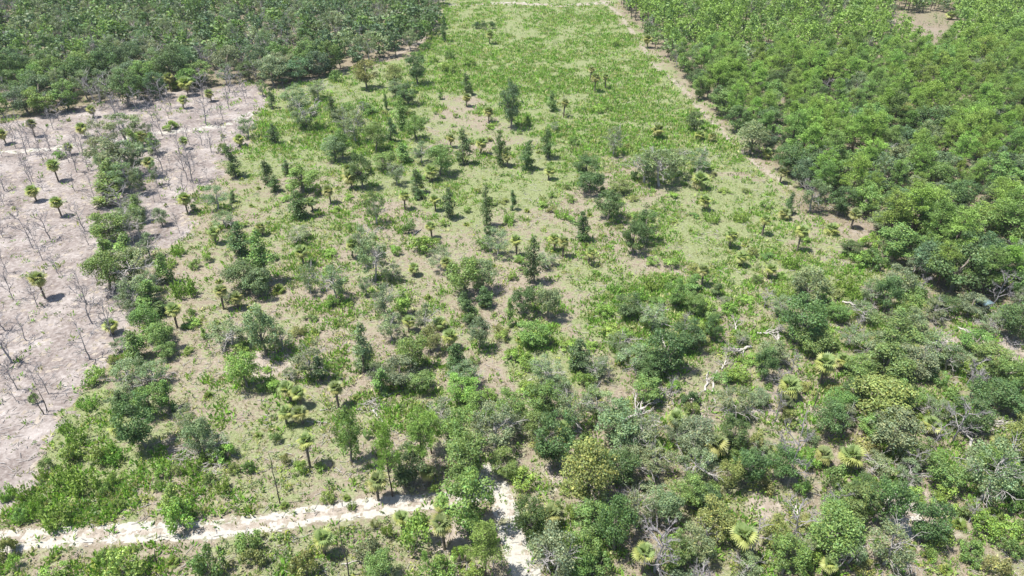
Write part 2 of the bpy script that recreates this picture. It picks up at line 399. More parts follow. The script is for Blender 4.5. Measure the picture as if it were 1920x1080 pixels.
def trunk_mesh(name, tips, Hb, r0, g, k=7, mid=None):
    mb = MB()
    top = np.array([g.normal() * .2, g.normal() * .2, Hb])
    mb.tube(wander((0, 0, -.3), top, 5, .1, g), np.linspace(r0 * 1.25, r0 * .75, 5), k)
    for t in tips:
        t = np.asarray(t)
        s = top * g.uniform(.6, 1.0)
        m = (s + t) / 2 + np.array([0, 0, .25 * np.linalg.norm(t[:2])])
        mb.tube(np.array([s, m, t]) + np.vstack([np.zeros(3), g.normal(size=(2, 3)) * .12]), [r0 * .5, r0 * .3, r0 * .1], 5)
    return mb.mesh(name, True)

for i in range(6):                                   # oaks: full lobed crowns, 9 m tall and 6 m wide
    g = np.random.default_rng(100 + i)
    H, W = 9.0, 6.0; L = []
    K = int(g.integers(26, 36))
    for _ in range(K):
        d = sphere_pts(1, g)[0]; rr = g.uniform(.35, 1) ** .6
        r = W * g.uniform(.085, .19)
        zc = .52 * H + d[2] * rr * (.46 * H - r * .7)
        k = (W / 2 - r * .6) * rr * (1.0 if zc > .35 * H else .8)
        L.append((d[0] * k, d[1] * k, max(zc, r * .7 + .03 * H), r, .85))
    for _ in range(5):
        d = sphere_pts(1, g)[0]; r = W * g.uniform(.06, .1)
        L.append((d[0] * W * .46, d[1] * W * .46, .58 * H + d[2] * .34 * H, r, .8))
    V, Fq, T = lobes_to_leaves(L, 5600, .25, g, .5)
    reg('o', new_mesh('oak_crown', V, Fq, T), trunk_mesh('oak_trunk', [l[:3] for l in L[:8]], .42 * H, .2, g), (H, W))
    low('o', V, T, 320, 3.3, (H, W))
for i in range(5):                                   # slim trees: leafy to near the ground, 9 m tall and 3 m wide
    g = np.random.default_rng(200 + i)
    H, W = 9.0, 3.0; L = []
    bx_, by_ = g.normal() * .35, g.normal() * .35
    for t in np.linspace(.1, .96, 17):
        prof = (math.sin(math.pi * min(1, t * .8 + .22)) ** .7) * g.uniform(.55, 1.1)
        r = W * .5 * g.uniform(.38, .6) * (.5 + .6 * prof)
        a = g.uniform(0, 2 * math.pi); k = max(0, W * .5 * prof - r) + g.uniform(0, .3)
        L.append((math.cos(a) * k + bx_ * t, math.sin(a) * k + by_ * t, t * H - r * .3, r, 1.15))
    if i in (1, 3):
        a = g.uniform(0, 6.28); L.append((math.cos(a) * 1.9, math.sin(a) * 1.9, .5 * H, .55, .7)); L.append((math.cos(a) * 1.3, math.sin(a) * 1.3, .47 * H, .5, .7))
    V, Fq, T = lobes_to_leaves(L, 2600, .25, g, .55, .1)
    mb = MB(); mb.tube(wander((0, 0, -.3), (bx_, by_, .93 * H), 6, .1, g), np.linspace(.17, .03, 6), 6)
    reg('c', new_mesh('slender_crown', V, Fq, T), mb.mesh('slender_trunk', True), (H, W))

def branchy(mb, p0, d, length, r, depth, g, nk, droop=0.0, k=4, spread=.9):
    p1 = p0 + d * length + np.array([0, 0, -droop * length])
    pts = wander(p0, p1, 4, length * .045, g)
    mb.tube(pts, [r, r * .8, r * .55, r * .22], k)
    if depth == 0: return
    for _ in range(nk):
        t = g.uniform(.25, 1.0)
        s = pts[0] * (1 - t) + pts[-1] * t
        dd = unit((d + g.normal(size=3) * spread * .62 + np.array([0, 0, .12]))[None])[0]
        branchy(mb, s, dd, length * g.uniform(.38, .62), r * .58, depth - 1, g, nk, droop, 3, spread)

for i in range(5):                                   # thin-leaved trees: open crown, grey twigs showing, 8 m tall and 6 m wide
    g = np.random.default_rng(300 + i)
    H, W = 8.0, 6.0; L = []
    for _ in range(22):
        d = sphere_pts(1, g)[0]; rr = g.uniform(.3, 1) ** .5; r = W * g.uniform(.08, .16)
        L.append((d[0] * rr * W * .42, d[1] * rr * W * .42, max(.14 * H, .56 * H + d[2] * rr * .37 * H), r, .75))
    V, Fq, T = lobes_to_leaves(L, 3600, .22, g, .3, .15)
    mb = MB()
    mb.tube(wander((0, 0, -.3), (g.normal() * .3, g.normal() * .3, .5 * H), 5, .1, g), np.linspace(.2, .12, 5), 6)
    for _ in range(9):
        a = g.uniform(0, 6.28); e = g.uniform(.25, 1.2)
        d = np.array([math.cos(a) * math.cos(e), math.sin(a) * math.cos(e), math.sin(e)])
        branchy(mb, np.array([0, 0, H * g.uniform(.2, .5)]), d, W * g.uniform(.35, .55), .07, 2, g, 4)
    reg('s', new_mesh('sparse_crown', V, Fq, T), mb.mesh('sparse_trunk', True), (H, W))
    low('s', V, T, 260, 2.5, (H, W))
for i in range(5):                                   # shrubs: 2.5 m tall, 3 m wide
    g = np.random.default_rng(400 + i)
    H, W = 2.5, 3.0; L = []
    for _ in range(16):
        a = g.uniform(0, 6.28); k = W * .40 * math.sqrt(g.random()); r = W * g.uniform(.1, .19)
        L.append((math.cos(a) * k, math.sin(a) * k, max(r * .5, g.uniform(.25, .85) * H * (1 - .55 * (k / W * 2) ** 2)), r, .9))
    V, Fq, T = lobes_to_leaves(L, 1500, .19, g, .5, .35)
    V[:, 2] = np.maximum(V[:, 2], .03)
    mb = MB()
    for _ in range(6):
        a = g.uniform(0, 6.28); mb.tube([(0, 0, -.1), (math.cos(a) * .3, math.sin(a) * .3, .7), (math.cos(a) * .8, math.sin(a) * .8, 1.5)], [.05, .035, .012], 4)
    reg('b', new_mesh('shrub_crown', V, Fq, T), mb.mesh('shrub_stems', True), (H, W))
for i in range(4):                                   # feathery weed clumps: upright plumes, 2 m tall, 2.2 m wide
    g = np.random.default_rng(500 + i)
    n = 34; Vs = []; Ts = []
    a = g.uniform(0, 6.28, n); k = 1.0 * np.sqrt(g.random(n))
    m = 26
    t = g.uniform(.05, 1, (n, m)); hh = g.uniform(1.1, 2.0, n)[:, None] * (1 - .35 * k[:, None])
    lean = g.normal(size=(n, 2)) * .16 + np.stack([np.cos(a), np.sin(a)], 1) * .22
    rad = .17 * (1.15 - t)
    c = np.stack([(np.cos(a) * k)[:, None] + lean[:, :1] * t * hh + g.normal(size=(n, m)) * rad, (np.sin(a) * k)[:, None] + lean[:, 1:] * t * hh + g.normal(size=(n, m)) * rad, t * hh], -1).reshape(-1, 3)
    nn = unit(g.normal(size=(n * m, 3)) + np.array([0, 0, .35]))
    V, Fq = leaf_quads(c, nn, np.full(n * m, .26), .45, g)
    V[:, 2] = np.maximum(V[:, 2], .02)
    tt = (np.repeat(1 + g.normal(size=n) * .12, m) * (1 + g.normal(size=n * m) * .18)).clip(.5, 1.6)
    mb = MB()
    for q_ in range(0, n, 2):
        p = np.array([math.cos(a[q_]) * k[q_], math.sin(a[q_]) * k[q_], -.05]); mb.tube([p, p + np.array([lean[q_, 0] * hh[q_, 0], lean[q_, 1] * hh[q_, 0], hh[q_, 0] * .9])], [.014, .006], 3)
    reg('w', new_mesh('weed_plumes', V, Fq, np.repeat(tt, 4)[:, None] * np.ones(3)), mb.mesh('weed_stems'), (2.0, 2.3))
for i in range(5):                                   # pines: bare trunk, loose needle tufts at the top, 12 m tall and 5.5 m wide
    g = np.random.default_rng(600 + i)
    H, W = 12.0, 5.5; L = []; mb = MB()
    tp = np.array([g.normal() * .3, g.normal() * .3, H * .97])
    mb.tube(wander((0, 0, -.3), tp, 7, .08, g), np.linspace(.19, .04, 7), 7)
    for b_ in range(34):
        t = g.uniform(.34, 1.0); a = b_ * 2.4 + g.normal() * .3
        ln = W * .5 * (1.12 - .75 * ((t - .34) / .66) ** 1.5) * g.uniform(.6, 1.05)
        s = tp * t
        e = s + np.array([math.cos(a) * ln, math.sin(a) * ln, ln * g.uniform(-.05, .75)])
        mb.tube([s, (s + e) / 2 + np.array([0, 0, -.08]), e], [.045, .03, .012], 4)
        for u in (1.0, .72, .45):
            if g.random() < .85:
                p = s + (e - s) * u + g.normal(size=3) * np.array([.25, .25, .5])
                L.append((p[0], p[1], p[2] + .1, g.uniform(.48, .85), .8))
    L = np.asarray(L); n = 5600
    kk = g.choice(len(L), n); d = sphere_pts(n, g); d[:, 2] += .3; d = unit(d)
    c = L[kk, :3] + d * (L[kk, 3] * g.uniform(.25, 1.0, n))[:, None]
    nn = unit(np.cross(d, sphere_pts(n, g)) + d * .25)
    V, Fq = leaf_quads(c, nn, np.full(n, .27), .42, g)
    tt = ((1 + g.normal(size=len(L)) * .14)[kk] * (1 + g.normal(size=n) * .18)).clip(.5, 1.6)
    T = np.repeat(tt, 4)[:, None] * np.ones(3)
    reg('n', new_mesh('pine_crown', V, Fq, T), mb.mesh('pine_trunk', True), (H, W))
    low('n', V, T, 310, 3.5, (H, W))

def frond_arrays(seed, droop, width):
    """one fan leaf along +x: stalk, then a drooping fan of pointed segments; unit length"""
    g = np.random.default_rng(seed)
    V = [(0, -.02, 0), (.42, -.012, .05), (.42, .012, .05), (0, .02, 0)]; F_ = [(0, 1, 2, 3)]
    n = 15
    for s in range(n):
        a = math.radians(-125 + 250 * s / (n - 1)) * width
        ln = (.60 - .17 * (abs(s - (n - 1) / 2) / (n / 2))) * g.uniform(.9, 1.08)
        dx, dy = math.cos(a), math.sin(a); nx_, ny_ = -dy, dx
        w = .062
        b = np.array([.42, 0, .05]); m = b + np.array([dx * ln * .55, dy * ln * .55, .05 - droop * .10]); t = b + np.array([dx * ln, dy * ln, -.03 - droop * .45 * g.uniform(.7, 1.2)])
        o = np.array([nx_ * w, ny_ * w, -.03])
        i0 = len(V); V += [tuple(b), tuple(m + o), tuple(t), tuple(m - o * np.array([1, 1, -1]))]; F_.append((i0, i0 + 1, i0 + 2, i0 + 3))
    return np.array(V), np.array(F_)
FR = [frond_arrays(700, .25, .9), frond_arrays(701, .55, 1.0), frond_arrays(702, .9, 1.0), frond_arrays(703, 1.25, .85)]
FRM = [new_mesh('frond_blade', v, f, np.ones((len(v), 3))) for v, f in FR]
def frond_set(seed, n):
    g = np.random.default_rng(seed); out = []
    for i in range(n):
        t = (i + .5) / n
        el = math.radians(80 - 142 * t ** 1.1 + g.normal() * 7)
        az = i * 2.39996 + g.normal() * .2
        sc = (.8 + .25 * math.sin(math.pi * min(1, t + .2))) * g.uniform(.9, 1.08)
        k = 0 if t < .22 else 1 if t < .5 else 2 if t < .8 else 3
        age = t + g.normal() * .08
        out.append((k, az, el, sc, age, g.uniform(-.35, .35)))
    return out
def frond_color(age, base):
    if age > .93: c = np.array((.20, .155, .10))
    elif age > .68: c = np.array((.37, .34, .15))
    elif age > .35: c = np.array(base) * np.array((1.25, 1.12, .95))
    else: c = np.array(base) * np.array((.82, .9, .9))
    return c
PALM_BASE = dict(y=(.26, .32, .115), v=(.24, .27, .11), k=(.12, .14, .06), g=(.15, .23, .08))
def frond_matrix(az, el, sc, roll):
    return Matrix.Rotation(az, 4, 'Z') @ Matrix.Rotation(-el, 4, 'Y') @ Matrix.Rotation(roll, 4, 'X') @ Matrix.Scale(sc, 4)
CROWNS = {}
for s in range(4):
    for tn, base in PALM_BASE.items():
        Vs, Fs, Ts, off = [], [], [], 0
        for k, az, el, sc, age, roll in frond_set(800 + s, 30):
            v, f = FR[k]
            mt = np.array(frond_matrix(az, el, sc, roll))
            Vs.append(v @ mt[:3, :3].T); Fs.append(f + off); off += len(v)
            Ts.append(np.tile(frond_color(age, base), (len(v), 1)))
        CROWNS[s, tn] = new_mesh('palm_crown', np.concatenate(Vs), np.concatenate(Fs), np.concatenate(Ts))
PTR = []
for s in range(3):
    g = np.random.default_rng(850 + s); mb = MB()
    zz = np.linspace(-.03, 1, 15); bend = g.normal(size=2) * .12
    pts = np.stack([bend[0] * zz ** 2, bend[1] * zz ** 2, zz], 1)
    r = .17 + .05 * np.abs(np.sin(np.arange(15) * 1.9)) + np.where(zz > .75, .07, 0)
    mb.tube(pts, r, 8); PTR.append((mb.mesh('palm_trunk', False), bend))

DEAD = []
for i in range(6):                                   # leafless trees: 8 m tall, 5 m wide; trunk and each main branch apart
    g = np.random.default_rng(900 + i); H, W = 8.0, 5.0
    tb = MB(); tp = np.array([g.normal() * .35, g.normal() * .35, H * .86])
    pts = wander((0, 0, -.3), tp, 7, .1, g); tb.tube(pts, np.linspace(.13, .03, 7), 6)
    brs = []
    for b_ in range(7):
        t = .28 + .66 * b_ / 6; j = t * 6; s = pts[int(j)] + (pts[min(6, int(j) + 1)] - pts[int(j)]) * (j - int(j))
        a = b_ * 2.4 + g.normal() * .4; e = g.uniform(.45, 1.15)
        d = np.array([math.cos(a) * math.cos(e), math.sin(a) * math.cos(e), math.sin(e)])
        mb = MB(); branchy(mb, s, d, W * g.uniform(.42, .62) * (1.15 - .5 * t), .075, 3, g, 4)
        brs.append(mb.mesh('dead_branch', False))
    DEAD.append((tb.mesh('dead_trunk', True), brs, (H, W)))
LYING = []
for i in range(3):                                   # bleached crowns of felled trees, lying down
    g = np.random.default_rng(950 + i); tb = MB()
    pts = wander((-1.6, 0, .3), (1.2, g.normal() * .3, .55), 6, .09, g); tb.tube(pts, np.linspace(.21, .11, 6), 7)
    brs = []
    for b_ in range(6):
        s = pts[2 + b_ % 4]; a = g.uniform(-1.0, 1.0); e = g.uniform(-.1, .8)
        d = np.array([math.cos(a) * math.cos(e), math.sin(a) * math.cos(e), math.sin(e)])
        mb = MB(); branchy(mb, s, d, g.uniform(1.4, 2.6), .085, 2, g, 3, .1); brs.append(mb.mesh('bleached_branch'))
    LYING.append((tb.mesh('bleached_trunk', True), brs, 4.5))

# ------------------------------------------------------------------ the plants, one row each: kind|x|y|height|width|tint|group|label
ROWS = """p|-151.2|199.5|4.7|4.0|v|12|olive ~46 ~72 ~32
p|-130.4|205.2|4.5|4.3|y|12|yellow-green ~46 ~73 ~32
p|-121.4|173.2|6.1|4.2|y|12|yellow-green ~46 at ~32
p|-113.8|244.0|6.6|5.9|y|12|tall yellow-green ~46 ~73 ~65
p|-110.3|231.0|4.5|3.9|y|12|yellow-green ~46 ~72 ~65, ~71
p|-131.5|254.0|5.2|5.5|y|12|yellow-green ~46 ~72 ~65, second ~71
p|-122.4|249.9|6.4|4.7|v|12|olive ~46 ~73 ~65, second ~71
p|-103.6|238.3|4.3|4.0|v|12|olive ~46 ~73 ~65, ~71
p|-97.4|175.5|5.9|4.0|v|12|olive ~46 ~73 ~06
p|-109.7|198.1|4.7|4.5|v|12|olive ~46 ~72 ~65
p|-96.2|195.4|3.8|3.4|y|12|short yellow-green ~46 ~68 ~65
p|-80.9|198.1|3.6|3.9|y|12|short yellow-green ~46 ~70 ~65
p|-127.6|191.4|3.8|3.3|y|12|short yellow-green ~46 ~73 ~32
p|-136.2|222.4|4.1|3.7|v|12|olive ~46 ~73 ~32, ~71
p|-89.6|262.5|4.0|3.6|y|12|short yellow-green ~46 ~73 ~65
p|-160.0|256.0|4.5|4.9|v|12|olive ~46 ~73 ~32, second ~71
p|-145.7|205.2|5.6|3.8|k|12|dark ~46 ~73 ~32
c|-80.4|231.0|6.0|2.8|k|8|slim dark green tree ~70 ~65, ~71
s|-64.1|212.0|11.3|8.8|e|9|large ~26 ~72 ~43
c|-57.4|219.9|8.2|4.0|k|8|tall slim dark green tree ~72 ~43
b|-63.1|211.2|4.0|5.3|g|7|big ~63 ~72 ~43
s|-80.2|204.5|6.7|5.1|e|9|~26 ~70 ~65, ~71
c|-70.7|199.5|6.3|3.4|k|8|slim dark green tree ~70 ~65, second ~71
c|-74.5|175.5|9.6|4.0|k|8|tall slim dark green tree ~68 ~65
c|-64.9|172.1|6.6|3.5|k|8|slim dark green tree ~73 ~22, second ~71
c|-61.9|167.2|4.8|3.0|k|8|slim dark green tree ~73 ~22, ~71
c|-61.3|177.2|4.4|2.6|k|8|slim dark green tree ~73 ~22, third ~71
o|-54.0|166.1|7.9|8.2|g|4|broad ~66 ~73 ~22
o|-50.0|186.9|7.9|6.5|e|4|grey-~66 ~68 ~43
s|-73.4|232.8|7.9|7.7|e|9|~26 ~72 ~43
s|-67.3|240.1|7.4|7.9|e|9|~26 ~73 ~43
b|-65.3|260.3|5.2|4.3|g|7|big ~63 ~73 ~43, second ~71
b|-71.2|269.1|4.0|4.1|v|7|big olive leafy shrub ~73 ~43
s|-87.5|244.0|6.3|4.0|e|9|~26 ~70 ~65, second ~71
s|-84.5|258.1|3.9|5.2|e|9|small ~26 ~72 ~43
b|-77.7|240.1|3.1|3.7|g|7|~63 ~72 ~43
s|-117.9|192.7|10.7|8.7|e|9|large ~26 ~70 ~32, ~71
s|-115.4|200.9|10.4|10.0|e|9|large ~26 ~70 ~32, second ~71
o|-107.2|175.5|11.6|10.4|e|4|grey-~66 ~70 ~32
s|-103.4|177.8|11.2|9.1|e|9|large ~26 ~73 ~06, second ~71
c|-104.5|166.7|8.9|6.8|g|8|tall slim green tree ~73 ~06
s|-98.4|165.6|9.3|7.7|e|9|large ~26 ~73 ~06, ~71
b|-124.0|196.8|3.9|3.4|v|7|olive leafy shrub ~73 ~32
b|-129.3|188.8|3.2|3.3|g|7|~63 ~73 ~32
b|-106.8|211.2|3.5|5.0|y|7|bright ~63 ~72 ~65
b|-83.3|192.7|3.3|3.6|g|7|~63 ~68 ~65
b|-125.1|251.9|3.2|5.1|y|7|bright ~63 ~73 ~65, second ~71
b|-120.7|251.9|3.2|5.1|y|7|bright ~63 ~73 ~65, ~71
d|-134.7|232.8|12.0|7.7|e|1|tall ~50 ~72 ~65
d|-100.7|247.9|9.4|6.9|e|1|tall ~50 ~73 ~65
d|-115.7|219.1|7.6|4.5|e|1|~50 ~72 ~65, sixth ~71
d|-97.3|215.9|8.6|9.0|e|1|~50 ~72 ~65, ~71
d|-87.4|192.7|6.5|4.6|e|1|~50 ~68 ~65, third ~71
d|-124.0|191.4|6.5|5.6|e|1|~50 ~73 ~32, fifth ~71
d|-132.7|186.3|6.9|3.5|e|1|~50 ~73 ~32, third ~71
d|-135.6|182.6|4.7|3.4|e|1|small ~50 ~72 ~32, second ~71
d|-84.8|172.1|11.0|7.4|e|1|tall ~50 ~68 ~65, ~71
d|-96.4|180.2|9.3|5.3|e|1|tall ~50 ~68 ~65, second ~71
d|-125.7|192.7|6.5|3.1|e|1|~50 ~73 ~32, sixth ~71
d|-146.3|189.5|5.9|3.0|e|1|~50 ~72 ~32, sixth ~71
d|-132.1|167.2|5.5|5.1|e|1|~50 ~72 ~32, third ~71
d|-146.0|219.1|5.8|4.5|e|1|~50 ~73 ~32, 14th ~71
d|-134.9|238.3|8.0|7.3|e|1|~50 ~72 ~65, 15th ~71
d|-165.1|229.2|7.2|7.1|e|1|~50 ~73 ~32, 21th ~71
d|-89.2|167.7|7.0|3.2|e|1|~50 ~70 ~06, third ~71
d|-151.5|229.2|6.6|7.7|e|1|~50 ~73 ~32, 18th ~71
d|-116.8|180.2|5.2|4.4|e|1|~50 ~70 ~32, third ~71
o|-52.3|251.9|12.0|7.9|v|4|olive oak tree ~73 ~43
o|-42.6|254.0|8.9|6.7|v|4|olive oak tree ~68 ~25
o|-34.6|257.1|12.8|7.1|k|4|tall dark ~66 ~68 ~25
o|-40.6|244.0|6.3|5.3|e|4|grey-~66 ~70 ~43
o|-35.1|234.6|8.5|6.9|k|4|dark ~66 ~70 ~43
c|-34.3|212.0|10.8|4.9|g|8|tall slim green tree ~70 ~43
c|-42.0|230.1|5.4|1.9|k|8|slim dark green tree ~70 ~43, ~71
c|-36.1|200.9|7.7|3.5|k|8|slim dark green tree ~70 ~43, second ~71
o|-29.1|203.1|8.0|5.6|g|4|~66 ~70 ~43
o|-39.5|194.1|9.7|5.9|g|4|~66 ~68 ~43
s|-47.0|200.9|10.4|7.4|e|9|large ~26 ~68 ~43
o|-48.3|188.8|9.0|4.8|g|4|tall ~66 ~68 ~43
c|-30.3|186.9|5.8|4.3|g|8|slim green tree ~73 ~36
s|-25.5|185.0|6.9|4.7|e|9|~26 ~73 ~36, second ~71
o|-19.4|177.2|9.7|6.9|g|4|~66 ~73 ~53
o|-39.2|168.8|10.9|6.0|k|4|tall dark ~66 ~73 ~36
o|-35.3|180.2|6.8|6.1|g|4|~66 ~73 ~36
s|-30.6|171.0|6.6|4.9|e|9|~26 ~73 ~36, ~71
c|-24.4|165.6|6.9|3.4|k|8|slim dark green tree ~70 ~36
c|-13.5|184.4|10.4|4.2|k|8|tall slim dark green tree ~68 ~20, fourth ~71
c|-3.2|183.8|10.4|3.2|k|8|tall slim dark green tree ~68 ~20, ~71
c|3.9|181.3|8.8|4.1|k|8|tall slim dark green tree ~68 ~20, third ~71
c|10.2|188.8|9.0|4.0|k|8|tall slim dark green tree ~68 ~20, second ~71
c|-15.7|245.9|7.8|3.9|k|8|slim dark green tree ~72 ~20
o|-0.3|212.8|16.2|6.8|b|4|tall blue-~66 at ~20
p|-9.7|313.8|6.0|4.5|y|12|yellow-green ~46 at ~12
b|-16.6|341.7|3.6|4.0|k|7|dark ~63 ~73 ~12, second ~71
b|-13.2|340.0|4.1|3.6|k|7|big dark ~63 ~73 ~12
b|-9.1|341.7|4.0|3.6|k|7|dark ~63 ~73 ~12, ~71
c|-30.0|317.6|11.9|2.9|k|8|tall slim dark green tree ~70 ~25
b|-25.3|291.0|4.3|4.5|g|7|big ~63 ~70 ~25
p|-15.3|232.8|4.6|3.7|v|12|olive ~46 ~72 ~20, second ~71
p|-7.4|217.5|5.2|4.2|v|12|olive ~46 ~72 ~20, ~71
q|-9.0|191.4|5.4|4.3|y|3|big ~41 ~68 ~20
p|29.0|260.3|5.9|3.4|v|12|olive ~46 at ~47
p|29.4|247.9|6.9|4.3|v|12|tall olive ~46 ~68 ~47
p|33.7|251.9|5.8|3.3|y|12|yellow-green ~46 ~70 ~47
p|16.8|222.4|6.2|3.3|v|12|olive ~46 ~70 ~20
c|13.7|229.2|6.9|3.7|g|8|slim green tree ~70 ~20
c|5.1|214.3|3.5|2.1|g|8|short slim green tree ~70 ~20
s|29.2|190.7|9.3|5.3|e|9|large ~26 ~72 ~21, second ~71
s|35.1|172.1|10.0|8.4|e|9|large ~26 ~72 ~21, ~71
s|39.0|170.4|11.9|10.1|e|9|large ~26 at ~21
s|43.3|175.5|9.1|8.5|e|9|large ~26 ~70 ~21
b|32.5|174.3|3.1|2.6|k|7|dark ~63 ~72 ~21
o|20.1|174.3|7.6|6.6|k|4|dark ~66 ~73 ~04, second ~71
o|19.8|166.1|7.2|6.8|k|4|dark ~66 ~73 ~04, ~71
o|27.7|166.1|4.0|5.3|v|4|broad olive oak tree ~73 ~04
q|44.3|203.8|5.0|5.0|v|3|big olive low fan palm ~73 ~21
q|9.8|174.3|4.1|3.5|y|3|~41 ~72 ~04
q|-1.2|182.6|4.7|3.4|v|3|olive low fan palm ~68 ~20
q|-21.4|173.2|5.1|4.9|y|3|big ~41 ~70 ~36
q|-18.1|196.8|4.4|3.3|v|3|olive low fan palm ~72 ~20
q|-42.0|168.8|5.5|4.8|v|3|big olive low fan palm ~73 ~36
q|-44.2|175.5|4.1|4.0|v|3|olive low fan palm ~73 ~36
b|28.3|227.5|3.0|4.4|y|7|bright ~63 ~68 ~47, ~71
b|45.1|310.3|3.0|4.1|y|7|bright ~63 ~73 ~47
p|57.7|307.4|5.5|4.8|v|12|olive ~46 ~70 ~47
b|-54.6|225.8|4.2|5.3|g|7|big ~63 ~73 ~43, ~71
b|-46.4|225.8|3.6|5.3|g|7|~63 ~70 ~43, ~71
b|-49.2|215.9|3.5|3.9|v|7|olive leafy shrub ~70 ~43
s|-51.4|206.7|9.0|5.9|e|9|~26 ~68 ~43
b|-36.9|304.5|3.7|4.5|g|7|~63 at ~25
c|-24.7|240.1|3.7|1.8|g|8|short slim green tree ~68 ~25
b|-25.5|273.8|4.1|4.8|y|7|big bright ~63 ~68 ~25
b|-21.9|271.4|3.7|4.8|y|7|bright ~63 ~70 ~25
b|-16.9|281.0|4.1|5.6|y|7|big bright ~63 ~68 ~12
b|-31.4|285.9|3.5|4.3|y|7|bright ~63 ~68 ~25
s|-48.7|225.8|4.8|3.5|e|9|~26 ~70 ~43
b|32.1|229.2|2.4|3.0|y|7|bright ~63 ~68 ~47, second ~71
d|17.2|224.1|7.7|2.3|e|1|~50 ~68 ~47
b|18.5|198.1|3.3|3.2|g|7|~63 ~70 ~20
s|13.3|209.7|3.4|2.8|e|9|small ~26 ~70 ~20
b|-16.0|240.1|1.9|2.5|g|7|~63 ~72 ~20
o|56.7|209.7|7.1|5.2|k|4|dark ~66 ~73 ~21
q|56.2|202.4|3.4|4.0|y|3|~41 ~73 ~21
q|59.9|200.9|3.4|3.4|v|3|olive low fan palm ~72 ~61
s|51.0|179.0|7.0|6.8|e|9|~26 ~70 ~21
q|49.0|168.8|4.8|5.8|y|3|big ~41 ~70 ~21
d|108.0|240.1|7.4|6.1|e|1|~50 ~73 ~61, second ~71
d|79.1|200.9|5.3|4.5|e|1|~50 ~73 ~61, ~71
q|72.8|188.8|3.2|3.7|y|3|~41 ~73 ~61
o|68.9|191.4|10.6|8.1|e|4|grey-~66 ~73 ~61
o|74.7|179.0|8.7|6.7|k|4|dark ~66 ~70 ~61
p|71.3|172.1|4.6|2.8|k|12|dark ~46 ~68 ~61
o|69.7|209.7|9.0|7.1|k|4|dark ~66 ~73 ~61, ~71
o|64.8|240.1|9.2|6.1|g|4|~66 ~70 ~47
o|68.3|229.2|9.0|5.9|k|4|dark ~66 ~73 ~61, second ~71
p|124.5|205.2|4.0|3.8|y|12|short yellow-green ~46 ~73 ~52
p|213.7|359.6|4.1|5.2|y|12|yellow-green ~46 ~73 ~61
n|112.5|256.0|9.6|8.4|y|6|~54 ~73 ~61, ~71
n|122.6|251.9|10.1|8.9|y|6|~54 ~73 ~61, second ~71
n|86.9|192.7|10.2|7.6|y|6|~54 ~70 ~61, ~71
n|95.7|194.1|10.2|8.2|y|6|~54 ~70 ~61, third ~71
n|132.9|203.8|9.4|8.0|y|6|~54 ~73 ~52, second ~71
n|96.2|175.5|10.6|8.0|y|6|~54 ~73 ~52, ~71
n|80.4|167.7|10.8|6.8|y|6|~54 ~70 ~61, second ~71
n|170.9|249.9|10.1|6.9|v|6|olive pine tree ~73 ~52, second ~71
n|136.6|229.2|9.0|5.3|y|6|~54 ~73 ~52, third ~71
n|120.0|209.7|8.5|7.1|v|6|olive pine tree ~73 ~52, ~71
n|136.8|182.6|5.3|6.9|y|6|~54 ~70 ~52
d|-107.9|137.5|10.3|4.3|e|1|tall ~50 ~72 ~06
d|-107.7|138.3|6.4|2.8|e|1|~50 ~72 ~06, third ~71
d|-107.6|127.2|6.1|3.0|e|1|~50 ~72 ~58, fourth ~71
d|-84.6|115.2|7.1|4.5|e|1|~50 at ~58
d|-94.0|114.6|5.5|3.8|e|1|~50 ~72 ~58, ~71
p|-94.1|117.4|6.3|4.1|v|12|olive ~46 ~72 ~58
d|-96.1|138.9|5.0|3.2|e|1|~50 ~68 ~06, second ~71
d|-89.1|97.2|7.1|8.1|e|1|~50 ~68 ~58, fourth ~71
d|-81.3|91.3|3.9|2.4|e|1|small ~50 ~68 ~58
d|-95.9|106.7|4.9|5.3|e|1|small ~50 ~72 ~58, ~71
d|-127.4|159.0|5.4|3.1|e|1|~50 ~72 ~32, fourth ~71
d|-90.3|160.5|4.9|2.7|e|1|small ~50 ~70 ~06, second ~71
d|-96.5|126.8|5.3|3.4|e|1|~50 ~73 ~58, ~71
p|-110.0|153.3|5.3|3.7|y|12|yellow-green ~46 ~68 ~32, second ~71
p|-120.7|161.5|4.4|3.9|y|12|yellow-green ~46 ~68 ~32, ~71
p|-79.7|154.7|5.5|4.1|y|12|yellow-green ~46 ~70 ~06
q|-67.5|139.7|4.4|3.4|y|3|~41 ~73 ~27
p|-56.8|113.7|5.7|3.2|v|12|olive ~46 at ~27
q|-54.2|114.3|4.0|3.3|v|3|olive low fan palm ~70 ~27
p|-63.5|107.5|5.5|3.5|y|12|yellow-green ~46 at ~05
p|-45.2|130.4|4.9|3.8|y|12|yellow-green ~46 ~68 ~22
q|-74.9|105.6|3.3|2.8|y|3|small ~41 ~68 ~58
p|-45.8|160.5|4.9|3.6|v|12|olive ~46 ~70 ~22
p|-58.0|143.9|3.3|2.6|v|12|short olive ~46 ~72 ~22
y|-56.6|108.7|1.7|2.0|y|5|low yellow-green palmetto ~68 ~27
y|-36.9|105.8|1.9|2.2|y|5|low yellow-green palmetto ~73 ~67
q|-49.3|156.1|3.9|3.1|y|3|~41 ~70 ~22
b|-79.0|156.1|2.0|1.8|g|7|~63 ~70 ~06
s|-91.8|153.7|6.2|5.6|e|9|~26 ~70 ~06, second ~71
c|-100.6|158.5|6.3|6.2|g|8|slim green tree ~73 ~06
s|-89.5|142.2|6.9|7.3|e|9|~26 ~68 ~06, ~71
o|-90.8|139.7|8.6|7.6|g|4|~66 ~68 ~06
s|-85.5|141.4|8.6|5.2|e|9|~26 ~70 ~06, third ~71
o|-81.9|120.0|10.1|6.8|g|4|~66 ~70 ~58
